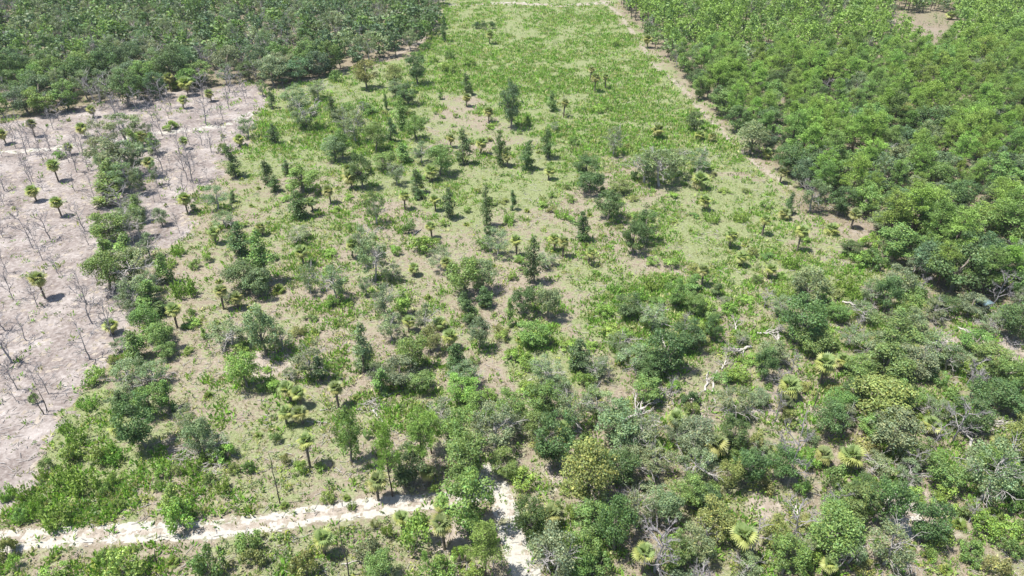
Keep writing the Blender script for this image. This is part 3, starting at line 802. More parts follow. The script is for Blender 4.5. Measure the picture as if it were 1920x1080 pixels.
s|-77.7|122.0|9.8|7.6|e|9|large ~26 ~70 ~58
s|-79.3|132.7|6.7|5.0|e|9|~26 ~68 ~06, third ~71
s|-73.2|114.3|7.5|6.6|e|9|~26 ~72 ~05
c|-70.6|113.1|7.1|4.5|g|8|slim green tree ~72 ~05
s|-74.2|111.9|5.4|4.1|e|9|~26 ~70 ~58, second ~71
o|-67.2|104.5|8.0|5.2|g|4|~66 ~72 ~05
o|-63.6|101.3|6.0|4.5|g|4|~66 ~68 ~05
o|-61.6|98.5|3.6|3.3|g|4|small ~66 ~68 ~05
c|-66.8|98.2|6.3|3.6|g|8|slim green tree ~68 ~05
s|-70.3|100.2|3.6|3.5|e|9|small ~26 ~72 ~05
b|-71.3|92.0|3.4|3.5|y|7|bright ~63 ~73 ~08
s|-65.0|91.5|5.8|5.1|e|9|~26 ~73 ~08
s|-61.0|92.0|4.7|4.8|e|9|~26 ~68 ~05
c|-64.6|94.8|4.0|2.0|k|8|short slim dark green tree ~68 ~05
w|-66.3|118.7|6.0|3.7|y|13|tall feathery bright weed clump ~72 ~27
w|-74.0|135.0|3.6|2.4|y|13|tall feathery bright weed clump ~70 ~06
b|-66.7|131.9|2.7|2.3|y|7|bright ~63 ~73 ~27, second ~71
b|-68.1|129.0|2.2|2.3|y|7|bright ~63 ~73 ~27, ~71
c|-60.5|134.2|8.0|4.7|k|8|tall slim dark green tree ~73 ~27
c|-51.4|122.7|12.6|5.0|g|8|tall slim green tree ~70 ~27
o|-54.8|120.7|7.2|7.2|k|4|broad dark ~66 ~73 ~27
o|-50.9|118.1|7.2|5.3|e|4|grey-~66 ~70 ~27
y|-47.7|120.0|2.6|3.6|y|5|low yellow-green palmetto ~70 ~27
s|-72.8|156.6|7.2|5.7|e|9|~26 ~72 ~22
s|-67.9|147.4|4.2|5.0|e|9|small ~26 ~72 ~22
s|-51.4|101.8|6.0|6.7|e|9|~26 ~72 ~00
o|-44.2|99.2|11.3|5.6|e|4|tall grey-~66 at ~00
s|-41.7|100.8|5.2|4.0|e|9|~26 ~70 ~00
b|-49.2|100.8|2.0|3.0|y|7|bright ~63 ~72 ~00
o|-44.8|90.4|8.2|5.0|y|4|bright ~66 at ~28
s|-34.4|92.9|8.1|5.4|e|9|~26 ~68 ~67
c|-33.0|92.4|5.1|2.4|k|8|slim dark green tree ~68 ~67
s|-48.5|140.6|4.1|5.3|e|9|small ~26 ~68 ~22
c|-70.3|160.5|3.2|1.9|k|8|short slim dark green tree ~72 ~22
c|-51.5|152.8|7.1|4.9|k|8|slim dark green tree at ~22
s|-41.0|119.4|7.2|4.1|e|9|~26 ~73 ~67, second ~71
s|-35.5|117.4|8.8|5.5|e|9|~26 ~73 ~67, ~71
b|-35.7|115.2|2.6|3.0|y|7|bright ~63 ~73 ~67
s|-37.9|92.4|3.2|2.4|e|9|small ~26 ~68 ~00
c|-57.0|104.5|2.5|1.3|y|8|short slim bright green tree ~70 ~05
b|-69.9|96.7|2.4|2.2|v|7|olive leafy shrub ~72 ~05
b|-39.0|105.6|1.7|1.3|v|7|low olive leafy shrub ~73 ~67
w|-74.2|129.7|2.2|2.7|y|13|feathery bright weed clump ~73 ~27
b|-62.4|111.9|2.1|1.7|g|7|~63 ~73 ~05
s|-56.6|116.2|2.6|2.5|e|9|small ~26 ~73 ~27
c|-68.7|111.9|3.4|3.1|k|8|short slim dark green tree ~72 ~05
s|-32.3|148.7|8.9|4.8|k|9|~26 ~68 ~36, ~71
p|-26.5|156.6|5.1|2.8|y|12|yellow-green ~46 ~70 ~36
c|-23.6|162.5|3.0|2.4|k|8|short slim dark green tree ~70 ~36
q|-18.9|156.1|4.4|3.0|y|3|small ~41 ~72 ~53
c|-15.3|151.9|8.3|3.2|k|8|tall slim dark green tree ~72 ~53
c|-5.9|148.2|10.9|2.9|k|8|tall slim dark green tree at ~53
o|-5.6|143.5|2.8|2.2|k|4|small dark ~66 ~68 ~53
c|0.2|156.6|5.6|1.9|k|8|slim dark green tree ~70 ~53
s|-3.2|134.2|7.4|5.0|e|9|~26 ~68 ~53
b|-6.4|137.3|3.7|3.6|g|7|~63 ~68 ~53
p|1.0|134.2|5.2|2.7|y|12|yellow-green ~46 ~73 ~34
c|4.4|123.0|11.2|3.4|k|8|tall slim dark green tree at ~34
s|7.3|129.7|3.6|4.6|e|9|small ~26 ~73 ~34
p|11.2|133.8|5.2|3.3|v|12|olive ~46 ~68 ~37
p|9.6|136.5|4.5|3.3|y|12|yellow-green ~46 at ~37
p|16.6|130.3|4.4|2.4|y|12|yellow-green ~46 ~70 ~37
c|16.4|141.4|8.0|3.6|k|8|slim dark green tree ~70 ~37
o|23.2|151.4|8.2|6.8|k|4|dark ~66 at ~04
o|26.9|135.0|8.9|4.7|k|4|tall dark ~66 ~68 ~62
o|30.0|139.7|9.7|5.2|k|4|tall dark ~66 ~73 ~62
p|-18.5|142.2|4.4|3.0|y|12|yellow-green ~46 ~72 ~53
b|-19.9|136.5|4.5|5.5|y|7|big bright ~63 ~70 ~36
b|-24.1|144.8|4.4|3.1|g|7|big ~63 ~70 ~36
p|-35.1|133.4|4.9|2.9|y|12|yellow-green ~46 ~68 ~36
s|-32.7|134.2|8.0|6.2|e|9|~26 ~68 ~36, second ~71
s|-28.7|124.0|11.0|6.4|e|9|large ~26 ~68 ~36
s|-29.6|118.7|4.7|3.0|e|9|~26 ~73 ~67, third ~71
q|-20.7|125.8|3.3|2.5|y|3|small ~41 ~72 ~44
s|-25.0|124.0|4.8|4.1|e|9|~26 ~72 ~44
s|-15.3|128.3|6.1|4.9|e|9|~26 ~73 ~44
p|-13.5|124.7|5.4|3.2|v|12|olive ~46 ~73 ~44
o|-9.4|118.1|9.6|6.7|g|4|~66 at ~44
o|-5.8|120.0|8.1|5.0|e|4|grey-~66 ~70 ~44
c|-5.3|114.6|4.8|3.0|k|8|slim dark green tree ~70 ~44
c|-7.8|109.2|5.6|3.2|k|8|slim dark green tree ~68 ~44, second ~71
c|-9.5|114.0|4.0|2.6|k|8|slim dark green tree ~68 ~44, ~71
o|-6.0|101.0|7.8|3.8|e|4|tall grey-~66 ~68 ~44
s|-24.4|110.1|9.0|4.7|e|9|~26 ~70 ~67
c|-21.3|111.9|6.0|2.9|y|8|slim bright green tree ~72 ~44
s|-22.2|103.7|6.9|4.2|e|9|~26 ~73 ~60
q|-19.4|106.4|3.8|3.1|y|3|~41 ~73 ~60, second ~71
s|-16.4|106.1|6.7|4.0|e|9|~26 ~68 ~44
q|-11.3|101.0|4.6|3.8|y|3|~41 ~73 ~60, ~71
q|-13.5|107.5|2.7|3.2|y|3|~41 ~68 ~44
o|-14.8|100.2|6.0|3.8|v|4|olive oak tree ~73 ~60
c|-26.1|94.8|11.1|3.3|e|8|tall slim grey-green tree ~72 ~60
s|-22.7|90.8|5.8|2.8|e|9|~26 ~72 ~60
o|-17.5|95.3|8.0|5.2|g|4|~66 ~73 ~60
o|-18.8|90.8|6.8|5.1|e|4|grey-~66 ~72 ~60
o|-15.3|89.9|4.9|4.2|g|4|~66 ~68 ~60
c|-10.3|95.3|6.1|3.2|k|8|slim dark green tree ~70 ~60
s|-8.2|90.8|5.6|4.8|e|9|~26 ~70 ~60, ~71
c|-0.5|108.1|6.8|1.8|g|8|slim green tree ~70 ~44
o|2.1|111.9|7.6|4.4|k|4|tall dark ~66 ~68 ~34
o|6.9|111.0|9.2|4.7|e|4|tall grey-~66 ~68 ~34
o|3.9|102.1|5.6|5.5|g|4|broad ~66 ~68 ~34
b|0.0|124.6|2.3|2.0|y|7|bright ~63 ~72 ~34
s|5.7|90.8|6.8|5.4|e|9|~26 ~70 ~60, second ~71
b|2.5|96.0|3.0|3.4|y|7|bright ~63 ~68 ~44, third ~71
c|11.9|95.5|6.5|3.7|k|8|slim dark green tree ~72 ~42
b|12.7|91.3|3.0|3.3|y|7|bright ~63 ~68 ~42, second ~71
o|32.5|114.9|6.3|4.5|g|4|~66 ~73 ~42
o|22.8|111.3|5.2|5.5|k|4|broad dark ~66 ~72 ~42
o|26.4|94.8|10.0|7.0|k|4|dark ~66 ~68 ~42, second ~71
s|21.5|95.3|5.3|5.8|e|9|~26 ~68 ~42, ~71
s|19.3|100.2|4.2|4.1|e|9|small ~26 ~72 ~42
d|16.2|91.1|5.8|1.5|e|1|~50 ~68 ~42, second ~71
o|23.2|92.4|5.9|4.5|k|4|dark ~66 ~68 ~42, third ~71
b|18.7|105.6|2.5|4.0|y|7|bright ~63 ~72 ~42, second ~71
b|18.0|111.9|2.5|3.4|y|7|bright ~63 ~72 ~42, third ~71
b|21.2|104.5|2.5|3.0|y|7|bright ~63 ~72 ~42, ~71
b|15.2|94.8|2.4|2.8|y|7|bright ~63 ~72 ~42, fourth ~71
b|-2.0|103.9|2.5|2.6|y|7|bright ~63 ~68 ~44, ~71
b|-0.3|97.7|2.4|2.8|y|7|bright ~63 ~68 ~44, second ~71
b|7.2|102.3|2.5|2.3|y|7|bright ~63 ~68 ~34
s|26.5|106.7|6.1|5.6|e|9|~26 ~72 ~42
b|34.2|129.7|2.7|3.4|y|7|bright ~63 ~70 ~62
b|30.5|130.4|2.2|2.7|y|7|bright ~63 ~68 ~62
w|25.8|117.4|3.0|2.8|y|13|tall feathery bright weed clump ~73 ~42, ~71
w|20.7|120.0|2.6|2.5|y|13|feathery bright weed clump ~68 ~62
w|29.3|121.3|3.0|3.3|y|13|tall feathery bright weed clump ~73 ~42, second ~71
w|-0.4|149.6|3.3|2.8|y|13|tall feathery bright weed clump ~70 ~53
w|12.1|152.8|2.9|2.8|y|13|feathery bright weed clump ~73 ~37
b|-38.5|146.1|2.4|2.1|y|7|bright ~63 ~72 ~36
b|-25.7|135.0|2.7|2.4|y|7|bright ~63 ~68 ~36
s|25.5|94.8|4.0|3.7|e|9|small ~26 ~68 ~42
f|20.8|103.9|2.0|3.9|e|2|bleached fallen tree ~72 ~42
f|27.8|102.3|2.6|3.6|e|2|bleached fallen tree ~68 ~42, ~71
q|47.5|156.1|4.4|3.8|y|3|~41 ~70 ~21
q|58.1|143.5|5.3|3.0|y|3|~41 ~72 ~48, ~71
q|49.0|137.7|4.8|3.6|y|3|~41 ~72 ~48, third ~71
q|49.1|130.1|3.8|3.5|y|3|~41 ~72 ~48, second ~71
q|53.9|125.1|3.6|3.1|y|3|~41 ~68 ~48
p|39.3|122.3|5.0|3.1|v|12|olive ~46 ~73 ~42
p|63.7|136.1|6.5|3.7|y|12|tall yellow-green ~46 at ~48
q|65.8|151.4|3.1|3.7|v|3|olive low fan palm ~73 ~48
c|67.8|154.2|6.2|2.1|k|8|slim dark green tree ~73 ~48
p|80.1|146.9|5.2|3.5|v|12|olive ~46 ~72 ~52
q|74.3|144.3|3.0|4.3|y|3|big ~41 ~72 ~52
c|37.1|120.0|4.1|3.1|g|8|slim green tree ~73 ~42
c|41.4|118.1|3.2|2.3|k|8|short slim dark green tree ~70 ~42
o|35.4|111.9|5.6|3.8|g|4|~66 ~70 ~42
o|37.2|103.7|6.3|3.2|k|4|tall dark ~66 ~72 ~35
o|32.1|101.3|6.4|5.4|k|4|dark ~66 ~68 ~42, ~71
o|58.5|115.5|8.7|7.3|e|4|grey-~66 ~73 ~09
o|52.6|102.3|11.4|7.9|k|4|dark ~66 at ~09
o|54.3|99.7|6.0|6.0|g|4|broad ~66 ~70 ~09
o|72.7|112.5|8.7|4.8|k|4|tall dark ~66 ~70 ~09
s|67.0|109.5|5.2|4.7|e|9|~26 ~70 ~09, ~71
q|79.3|114.6|2.7|3.6|v|3|olive low fan palm ~72 ~51
o|89.5|120.0|12.5|9.6|k|4|dark ~66 ~72 ~51
o|97.2|121.3|10.9|7.5|k|4|dark ~66 ~73 ~51, ~71
o|104.1|136.5|7.4|6.3|k|4|dark ~66 ~73 ~51, second ~71
o|88.7|131.2|7.9|6.1|g|4|~66 ~70 ~52
o|94.9|138.9|9.0|7.5|y|4|bright ~66 ~70 ~52
o|100.5|138.1|8.3|7.1|y|4|bright ~66 ~73 ~51
o|85.5|144.3|6.3|5.3|e|4|grey-~66 ~70 ~52, ~71
d|94.7|114.0|9.1|5.5|e|1|tall ~50 ~70 ~51
o|88.5|111.3|5.6|4.8|e|4|grey-~66 ~68 ~51
o|83.6|111.9|4.6|4.8|k|4|broad dark ~66 ~72 ~51
o|92.8|103.9|8.2|6.8|k|4|dark ~66 ~73 ~56
s|94.0|109.0|4.6|4.7|e|9|~26 ~70 ~51, ~71
o|68.0|100.2|9.3|8.2|g|4|~66 ~70 ~09, third ~71
o|74.1|105.0|6.3|5.2|e|4|grey-~66 ~72 ~51, ~71
s|63.8|98.7|6.0|5.7|e|9|~26 ~70 ~09, second ~71
s|74.6|97.2|6.7|6.2|e|9|~26 ~72 ~56, second ~71
o|63.2|92.2|7.9|7.5|g|4|~66 ~70 ~09, fourth ~71
p|52.5|91.3|6.4|4.3|y|12|yellow-green ~46 ~68 ~09
q|57.4|95.3|3.6|3.1|y|3|~41 ~70 ~09
o|69.0|93.4|6.6|6.1|e|4|grey-~66 ~73 ~16
s|76.1|95.3|5.9|5.2|e|9|~26 ~72 ~56, ~71
o|82.7|94.8|6.3|5.8|g|4|~66 ~68 ~56, ~71
o|83.2|100.2|5.2|4.8|g|4|~66 ~72 ~56
o|76.0|111.3|5.8|5.5|g|4|~66 ~72 ~51
o|62.4|110.1|4.6|4.1|g|4|~66 ~70 ~09, ~71
b|64.1|120.0|3.5|2.9|y|7|bright ~63 ~68 ~48
b|60.6|117.4|2.6|2.1|y|7|bright ~63 ~73 ~09
w|60.0|129.7|4.0|3.1|y|13|tall feathery bright weed clump ~68 ~48, ~71
w|55.2|117.4|3.4|3.2|y|13|tall feathery bright weed clump ~73 ~09, ~71
w|67.7|120.0|4.7|3.2|y|13|tall feathery bright weed clump ~68 ~48, second ~71
w|68.8|117.4|3.4|3.2|y|13|tall feathery bright weed clump ~73 ~09, second ~71
b|75.6|130.4|4.0|4.6|y|7|big bright ~63 ~68 ~52, second ~71
b|80.8|138.1|4.1|4.0|y|7|big bright ~63 ~68 ~52, ~71
w|54.9|150.9|2.9|3.0|y|13|feathery bright weed clump ~72 ~48
w|48.1|150.9|3.3|3.2|y|13|tall feathery bright weed clump ~70 ~21
b|63.3|157.5|2.9|3.1|y|7|bright ~63 ~68 ~61
b|52.8|134.2|2.3|2.7|v|7|olive leafy shrub ~72 ~48
b|78.0|129.7|4.9|4.9|g|7|big ~63 ~68 ~52
o|78.6|120.0|6.4|5.7|e|4|grey-~66 ~72 ~51, second ~71
b|81.4|117.4|3.4|3.2|g|7|~63 ~72 ~51, second ~71
s|85.1|126.8|5.3|4.1|e|9|~26 ~68 ~52, ~71
s|42.1|102.3|3.3|2.9|e|9|small ~26 ~72 ~35
b|38.1|113.1|3.0|2.8|y|7|bright ~63 ~70 ~42, second ~71
o|43.1|92.4|7.4|3.6|k|4|tall dark ~66 ~68 ~35
b|38.5|92.4|3.9|3.9|y|7|bright ~63 ~68 ~35
o|46.1|97.2|5.2|4.7|e|4|grey-~66 ~68 ~35
s|41.9|114.3|3.0|2.4|e|9|small ~26 ~73 ~35
n|87.3|121.3|10.1|5.4|y|6|~54 ~72 ~51
n|99.0|120.0|11.3|5.7|y|6|~54 ~73 ~51
b|55.4|106.7|2.5|2.7|v|7|olive leafy shrub ~73 ~09, ~71
o|112.9|137.3|8.1|7.1|g|4|~66 ~73 ~51
o|115.1|147.4|7.9|6.6|k|4|dark ~66 ~73 ~51, third ~71
o|104.1|120.0|8.5|6.1|k|4|dark ~66 ~70 ~51
o|86.1|136.5|5.9|5.1|e|4|grey-~66 ~70 ~52, second ~71
o|74.8|134.2|4.1|4.3|k|4|broad dark ~66 ~68 ~52
b|79.2|92.9|3.9|3.9|y|7|bright ~63 ~68 ~56
o|83.9|91.5|6.6|5.4|g|4|~66 ~68 ~56, second ~71
o|58.7|91.5|6.2|5.1|g|4|~66 ~70 ~09, second ~71
d|77.8|91.5|5.8|4.8|e|1|~50 ~68 ~56
s|61.5|101.8|4.5|3.5|e|9|small ~26 ~70 ~09, ~71
f|41.6|100.2|6.3|5.7|e|2|bleached fallen tree ~72 ~35, ~71
f|47.7|105.6|3.0|4.3|e|2|bleached fallen tree ~73 ~35, ~71
f|67.5|114.9|2.8|4.6|e|2|bleached fallen tree ~70 ~09
f|85.3|106.1|4.0|3.6|e|2|bleached fallen tree ~68 ~51, ~71
f|49.2|103.9|2.3|3.9|e|2|bleached fallen tree ~72 ~09
f|84.7|101.8|1.9|3.2|e|2|bleached fallen tree ~72 ~56
k|80.3|98.5|4.8|0.5|e|0|short bare dark trunk ~72 ~56
f|33.9|92.4|3.6|2.1|e|2|bleached fallen tree ~68 ~35, ~71
o|-56.3|76.9|10.9|5.6|k|4|tall dark ~66 at ~08
o|-57.9|83.9|6.6|4.5|g|4|~66 ~73 ~08
c|-55.6|84.8|6.6|2.7|g|8|slim green tree ~73 ~08
o|-47.3|75.6|8.3|4.1|e|4|tall grey-~66 ~70 ~55
s|-44.6|75.5|4.7|4.0|e|9|~26 ~70 ~55
s|-51.2|80.9|5.1|3.3|e|9|~26 ~73 ~55
b|-42.8|74.2|3.2|3.2|y|7|bright ~63 ~70 ~55
w|-45.5|74.2|2.1|2.4|y|13|feathery bright weed clump ~70 ~55
q|-61.0|79.4|2.9|2.5|y|3|small ~41 ~72 ~08
b|-66.1|74.2|3.6|3.2|y|7|bright ~63 ~72 ~59
b|-68.7|72.3|2.4|1.9|g|7|~63 ~72 ~59
w|-64.7|69.6|4.1|2.8|y|13|tall feathery bright weed clump ~68 ~59, second ~71
w|-61.2|68.8|4.8|3.5|y|13|tall feathery bright weed clump ~68 ~59, ~71
b|-61.9|73.8|3.4|2.9|y|7|bright ~63 ~70 ~59, ~71
w|-71.8|67.3|2.8|2.2|y|13|feathery bright weed clump ~72 ~59, third ~71
w|-69.2|67.2|3.1|1.9|y|13|tall feathery bright weed clump ~72 ~59
b|-67.2|63.1|2.8|2.0|g|7|~63 ~68 ~59, second ~71
w|-66.0|63.9|3.1|2.1|y|13|tall feathery bright weed clump ~68 ~59, fourth ~71
w|-62.1|62.9|4.2|3.4|y|13|tall feathery bright weed clump ~68 ~59, third ~71
w|-70.2|80.3|2.7|1.8|y|13|feathery bright weed clump ~73 ~59
w|-59.7|73.8|3.2|2.5|y|13|tall feathery bright weed clump ~70 ~59, ~71
w|-69.5|85.8|3.1|2.3|y|13|tall feathery bright weed clump ~73 ~59, second ~71
w|-67.1|77.8|3.8|2.7|y|13|tall feathery bright weed clump ~73 ~59, ~71
w|-61.1|75.6|3.0|2.1|y|13|tall feathery bright weed clump ~70 ~59, second ~71
w|-68.7|70.8|2.2|1.6|y|13|feathery bright weed clump ~72 ~59, ~71
w|-66.7|65.9|2.2|1.7|y|13|feathery bright weed clump ~72 ~59, second ~71
b|-44.7|62.3|5.4|4.1|y|7|big bright ~63 at ~10
c|-47.3|65.0|4.7|2.7|y|8|slim bright green tree ~73 ~10
k|-32.7|66.2|10.1|0.3|e|0|tall bare dark trunk at ~01
k|-75.9|84.1|5.3|0.6|e|0|short bare dark trunk ~73 ~59, ~71
k|-75.6|84.7|4.6|0.3|e|0|short bare dark trunk ~73 ~59, second ~71
d|-82.2|87.2|4.3|2.0|e|1|small ~50 ~73 ~59
b|-78.7|86.7|2.3|1.5|g|7|~63 ~73 ~59
q|-36.5|86.9|4.4|2.8|y|3|small ~41 ~73 ~33, second ~71
q|-34.4|85.6|4.4|3.0|y|3|small ~41 ~73 ~33, ~71
q|-35.9|81.9|4.0|2.6|y|3|small ~41 ~68 ~33
q|-33.4|82.1|3.8|3.2|v|3|olive low fan palm ~68 ~33
p|-28.4|85.6|5.2|3.0|v|12|olive ~46 ~70 ~33
q|-30.0|72.8|6.6|3.0|y|3|~41 ~73 ~01
b|-36.5|78.0|2.3|1.8|g|7|~63 ~68 ~33
b|-28.4|72.3|1.7|1.7|y|7|low bright ~63 ~73 ~01
b|-58.0|68.0|2.4|1.7|g|7|~63 ~68 ~59, ~71
y|-39.7|79.0|1.9|1.9|y|5|low yellow-green palmetto ~72 ~33
b|-48.5|54.8|5.4|4.7|y|7|big bright ~63 ~68 ~10
b|-37.9|55.0|6.2|3.7|g|7|big ~63 ~68 ~10
b|-40.5|55.6|2.7|1.9|g|7|~63 ~68 ~10
b|-34.6|58.9|3.3|3.5|g|7|~63 ~68 ~01
b|-33.4|56.5|4.0|3.0|v|7|olive leafy shrub ~68 ~01
q|-24.5|57.8|4.9|3.3|y|3|~41 ~72 ~15
b|-26.2|54.6|4.9|3.2|v|7|big olive leafy shrub ~72 ~15
y|-44.0|56.5|2.6|2.3|y|5|low yellow-green palmetto ~68 ~10
b|-66.0|57.6|3.6|3.0|v|7|olive leafy shrub ~68 ~59
b|-63.8|55.7|2.9|2.0|y|7|bright ~63 ~68 ~59, second ~71
b|-58.0|54.5|2.2|3.4|y|7|bright ~63 ~72 ~10, second ~71
k|-46.1|56.4|2.7|0.4|e|0|short bare dark trunk ~68 ~10
b|-34.0|73.5|2.3|1.6|v|7|olive leafy shrub ~73 ~01
b|-31.2|71.8|2.6|2.1|y|7|bright ~63 ~73 ~01
b|-50.9|71.1|2.6|2.1|y|7|bright ~63 ~68 ~55
b|-49.3|71.8|2.3|1.8|v|7|olive leafy shrub ~68 ~55
w|-47.3|72.1|3.0|2.3|y|13|feathery bright weed clump ~68 ~55, ~71
w|-50.7|68.8|2.2|1.5|y|13|feathery bright weed clump ~68 ~55, second ~71
b|-57.6|69.8|2.2|1.5|y|7|bright ~63 ~70 ~59, second ~71
b|-40.9|71.8|1.9|1.6|v|7|olive leafy shrub ~70 ~55
w|-41.5|68.5|2.6|2.0|y|13|feathery bright weed clump ~68 ~55, third ~71
y|-31.9|65.6|1.5|1.7|y|5|low yellow-green palmetto at ~01
b|-25.9|66.5|2.2|2.0|y|7|bright ~63 ~70 ~01
y|-59.6|57.3|2.2|1.8|y|5|low yellow-green palmetto ~68 ~59
b|-54.9|65.6|2.2|1.7|y|7|bright ~63 ~68 ~59, ~71
b|-43.6|69.8|2.2|1.8|g|7|~63 ~68 ~55
b|-38.9|72.1|2.3|1.8|g|7|~63 ~73 ~01
b|-52.8|56.8|2.2|1.8|y|7|bright ~63 ~72 ~10, ~71
b|-63.8|83.7|2.3|1.7|g|7|~63 ~73 ~08
c|-62.7|85.0|5.0|3.1|k|8|slim dark green tree ~73 ~08
s|-63.8|88.8|3.5|3.8|e|9|small ~26 ~73 ~08
o|-24.0|73.8|11.8|3.9|g|4|tall ~66 ~73 ~29
n|-17.0|67.4|13.9|3.3|y|6|tall ~54 at ~29
n|-13.2|71.8|12.1|4.4|y|6|tall ~54 ~70 ~29
n|-12.2|75.6|8.4|4.0|y|6|~54 ~73 ~29
q|-12.1|69.6|3.5|2.4|v|3|small olive low fan palm ~70 ~29
q|-18.9|66.7|5.3|2.8|v|3|small olive low fan palm ~72 ~29
o|-15.0|69.8|7.6|5.3|k|4|dark ~66 ~70 ~29
o|-8.1|75.3|9.3|5.5|g|4|~66 ~70 ~29
o|-6.7|69.8|10.2|5.8|g|4|tall ~66 ~73 ~13
s|-2.7|76.7|9.3|6.1|e|9|large ~26 ~73 ~13
o|-0.3|82.5|6.6|4.8|g|4|~66 ~70 ~60, second ~71
o|-8.3|87.7|5.2|5.3|y|4|broad bright ~66 ~70 ~60
o|-4.8|82.5|6.2|4.5|g|4|~66 ~70 ~60, ~71
s|0.0|79.0|4.9|4.1|e|9|~26 ~73 ~31, fourth ~71
o|-1.0|71.4|5.0|4.1|g|4|~66 ~73 ~13
b|1.3|69.4|3.0|3.8|y|7|bright ~63 ~73 ~57
o|-5.8|61.0|12.6|6.7|g|4|tall ~66 ~68 ~13
b|-12.7|59.1|7.3|4.4|y|7|big bright ~63 ~72 ~14
q|-8.9|58.7|6.6|3.6|v|3|olive low fan palm at ~14
q|-14.5|62.0|3.3|2.2|y|3|small ~41 ~68 ~29
q|-10.1|64.5|3.3|2.3|y|3|small ~41 ~72 ~13
n|-3.3|54.3|10.7|4.5|y|6|~54 ~70 ~14
n|-10.8|54.3|5.4|1.3|y|6|~54 ~68 ~14
k|-20.8|54.7|10.1|0.3|e|0|tall bare dark trunk ~68 ~15
b|-8.7|54.6|3.8|3.6|y|7|bright ~63 ~68 ~14, second ~71
b|-5.0|54.3|2.4|2.9|y|7|bright ~63 ~68 ~14, third ~71
b|-6.9|56.6|3.5|1.7|y|7|bright ~63 ~68 ~14, ~71
b|-18.8|57.4|4.2|3.4|e|7|big grey-~63 ~70 ~15
o|-16.5|54.3|5.6|3.3|g|4|~66 ~70 ~15
b|-16.7|60.5|3.8|1.5|y|7|bright ~63 ~68 ~29
b|-18.6|62.0|1.8|1.2|v|7|olive leafy shrub ~68 ~29
o|2.4|59.9|9.5|4.1|k|4|tall dark ~66 ~70 ~57
q|5.3|62.2|4.2|3.2|v|3|olive low fan palm ~70 ~57
q|1.7|61.5|3.7|2.1|y|3|small ~41 ~70 ~57
b|5.9|64.5|2.9|2.2|g|7|~63 ~72 ~31
b|8.1|63.3|3.3|1.9|y|7|bright ~63 ~68 ~31
s|5.4|54.3|9.9|6.3|e|9|large ~26 ~68 ~57
s|3.9|56.5|5.7|3.6|e|9|~26 ~68 ~57
o|10.5|65.5|13.5|6.7|v|4|tall olive oak tree ~68 ~31
o|6.4|73.1|11.1|5.9|k|4|tall dark ~66 ~73 ~31
o|4.9|83.3|7.5|5.9|g|4|~66 ~73 ~31, second ~71
s|9.3|80.5|8.4|5.2|e|9|~26 ~73 ~31, second ~71
q|8.2|77.5|3.0|2.4|y|3|small ~41 ~73 ~31, ~71
o|16.2|77.5|8.3|6.7|e|4|grey-~66 ~73 ~31
s|13.6|84.1|5.7|4.8|e|9|~26 ~73 ~31, third ~71
s|19.7|77.1|6.9|5.6|e|9|~26 ~73 ~31, ~71
o|22.4|87.1|5.8|4.6|g|4|~66 ~68 ~42
o|15.2|69.4|7.4|5.0|k|4|dark ~66 ~70 ~31
s|20.7|71.4|5.9|4.9|e|9|~26 ~70 ~31, second ~71
s|16.8|72.1|5.2|4.7|e|9|~26 ~70 ~31, ~71
q|25.4|79.7|5.1|3.7|y|3|~41 ~70 ~31
o|13.3|58.4|10.8|4.7|k|4|tall dark ~66 ~72 ~30
o|10.5|61.0|6.6|4.7|g|4|~66 ~68 ~31
s|16.7|62.0|7.2|4.5|e|9|~26 ~73 ~30
o|20.5|63.2|6.1|4.6|e|4|grey-~66 ~73 ~30
d|18.2|55.2|10.1|7.7|e|1|tall ~50 at ~30
q|16.6|55.1|5.4|3.3|y|3|~41 ~72 ~30
o|21.2|56.5|6.1|3.8|g|4|~66 ~70 ~30
o|3.6|79.0|5.6|4.1|g|4|~66 ~73 ~31, ~71
b|-11.2|68.1|1.9|1.5|y|7|bright ~63 ~70 ~29
s|-11.3|81.7|5.3|4.2|e|9|~26 ~68 ~60
o|9.0|57.0|6.1|4.3|g|4|~66 ~72 ~30, ~71
b|10.9|55.2|4.0|3.1|g|7|~63 ~72 ~30
o|8.1|54.6|5.4|3.6|g|4|~66 ~72 ~30, second ~71
b|-3.6|87.9|2.3|2.4|y|7|bright ~63 ~70 ~60, ~71
b|2.4|88.8|3.1|3.3|y|7|bright ~63 ~70 ~60, second ~71
s|7.2|88.8|4.7|4.4|e|9|~26 ~73 ~31, fifth ~71
s|12.9|64.7|3.3|2.9|e|9|small ~26 ~68 ~31
b|-21.7|80.9|2.3|1.7|y|7|bright ~63 ~68 ~60
b|-22.5|79.0|1.9|1.4|g|7|~63 ~70 ~33
w|-22.4|65.3|1.5|1.2|y|13|feathery bright weed clump ~72 ~29
y|-23.4|66.9|1.5|1.5|y|5|low yellow-green palmetto ~72 ~29
c|-21.8|88.8|5.8|2.6|g|8|slim green tree ~72 ~60
q|21.6|75.3|3.0|2.1|y|3|small ~41 ~70 ~31
q|7.8|79.0|3.4|2.5|y|3|small ~41 ~73 ~31, second ~71
f|19.9|84.1|3.1|6.3|e|2|bleached fallen tree ~73 ~31, fourth ~71
f|17.3|73.8|2.1|3.2|e|2|bleached fallen tree ~73 ~31, ~71
f|10.6|79.7|2.8|3.0|e|2|bleached fallen tree ~73 ~31, second ~71
f|20.4|71.4|1.6|3.1|e|2|bleached fallen tree ~70 ~31
k|18.8|66.5|1.5|0.4|e|0|short bare dark trunk ~70 ~31
s|35.3|83.5|6.6|5.6|e|9|~26 ~68 ~35
o|33.7|77.3|6.2|4.3|k|4|dark ~66 ~72 ~24, second ~71
b|29.0|86.4|3.7|3.2|k|7|dark ~63 ~68 ~35
q|44.0|85.6|2.9|3.3|k|3|dark low fan palm ~68 ~35
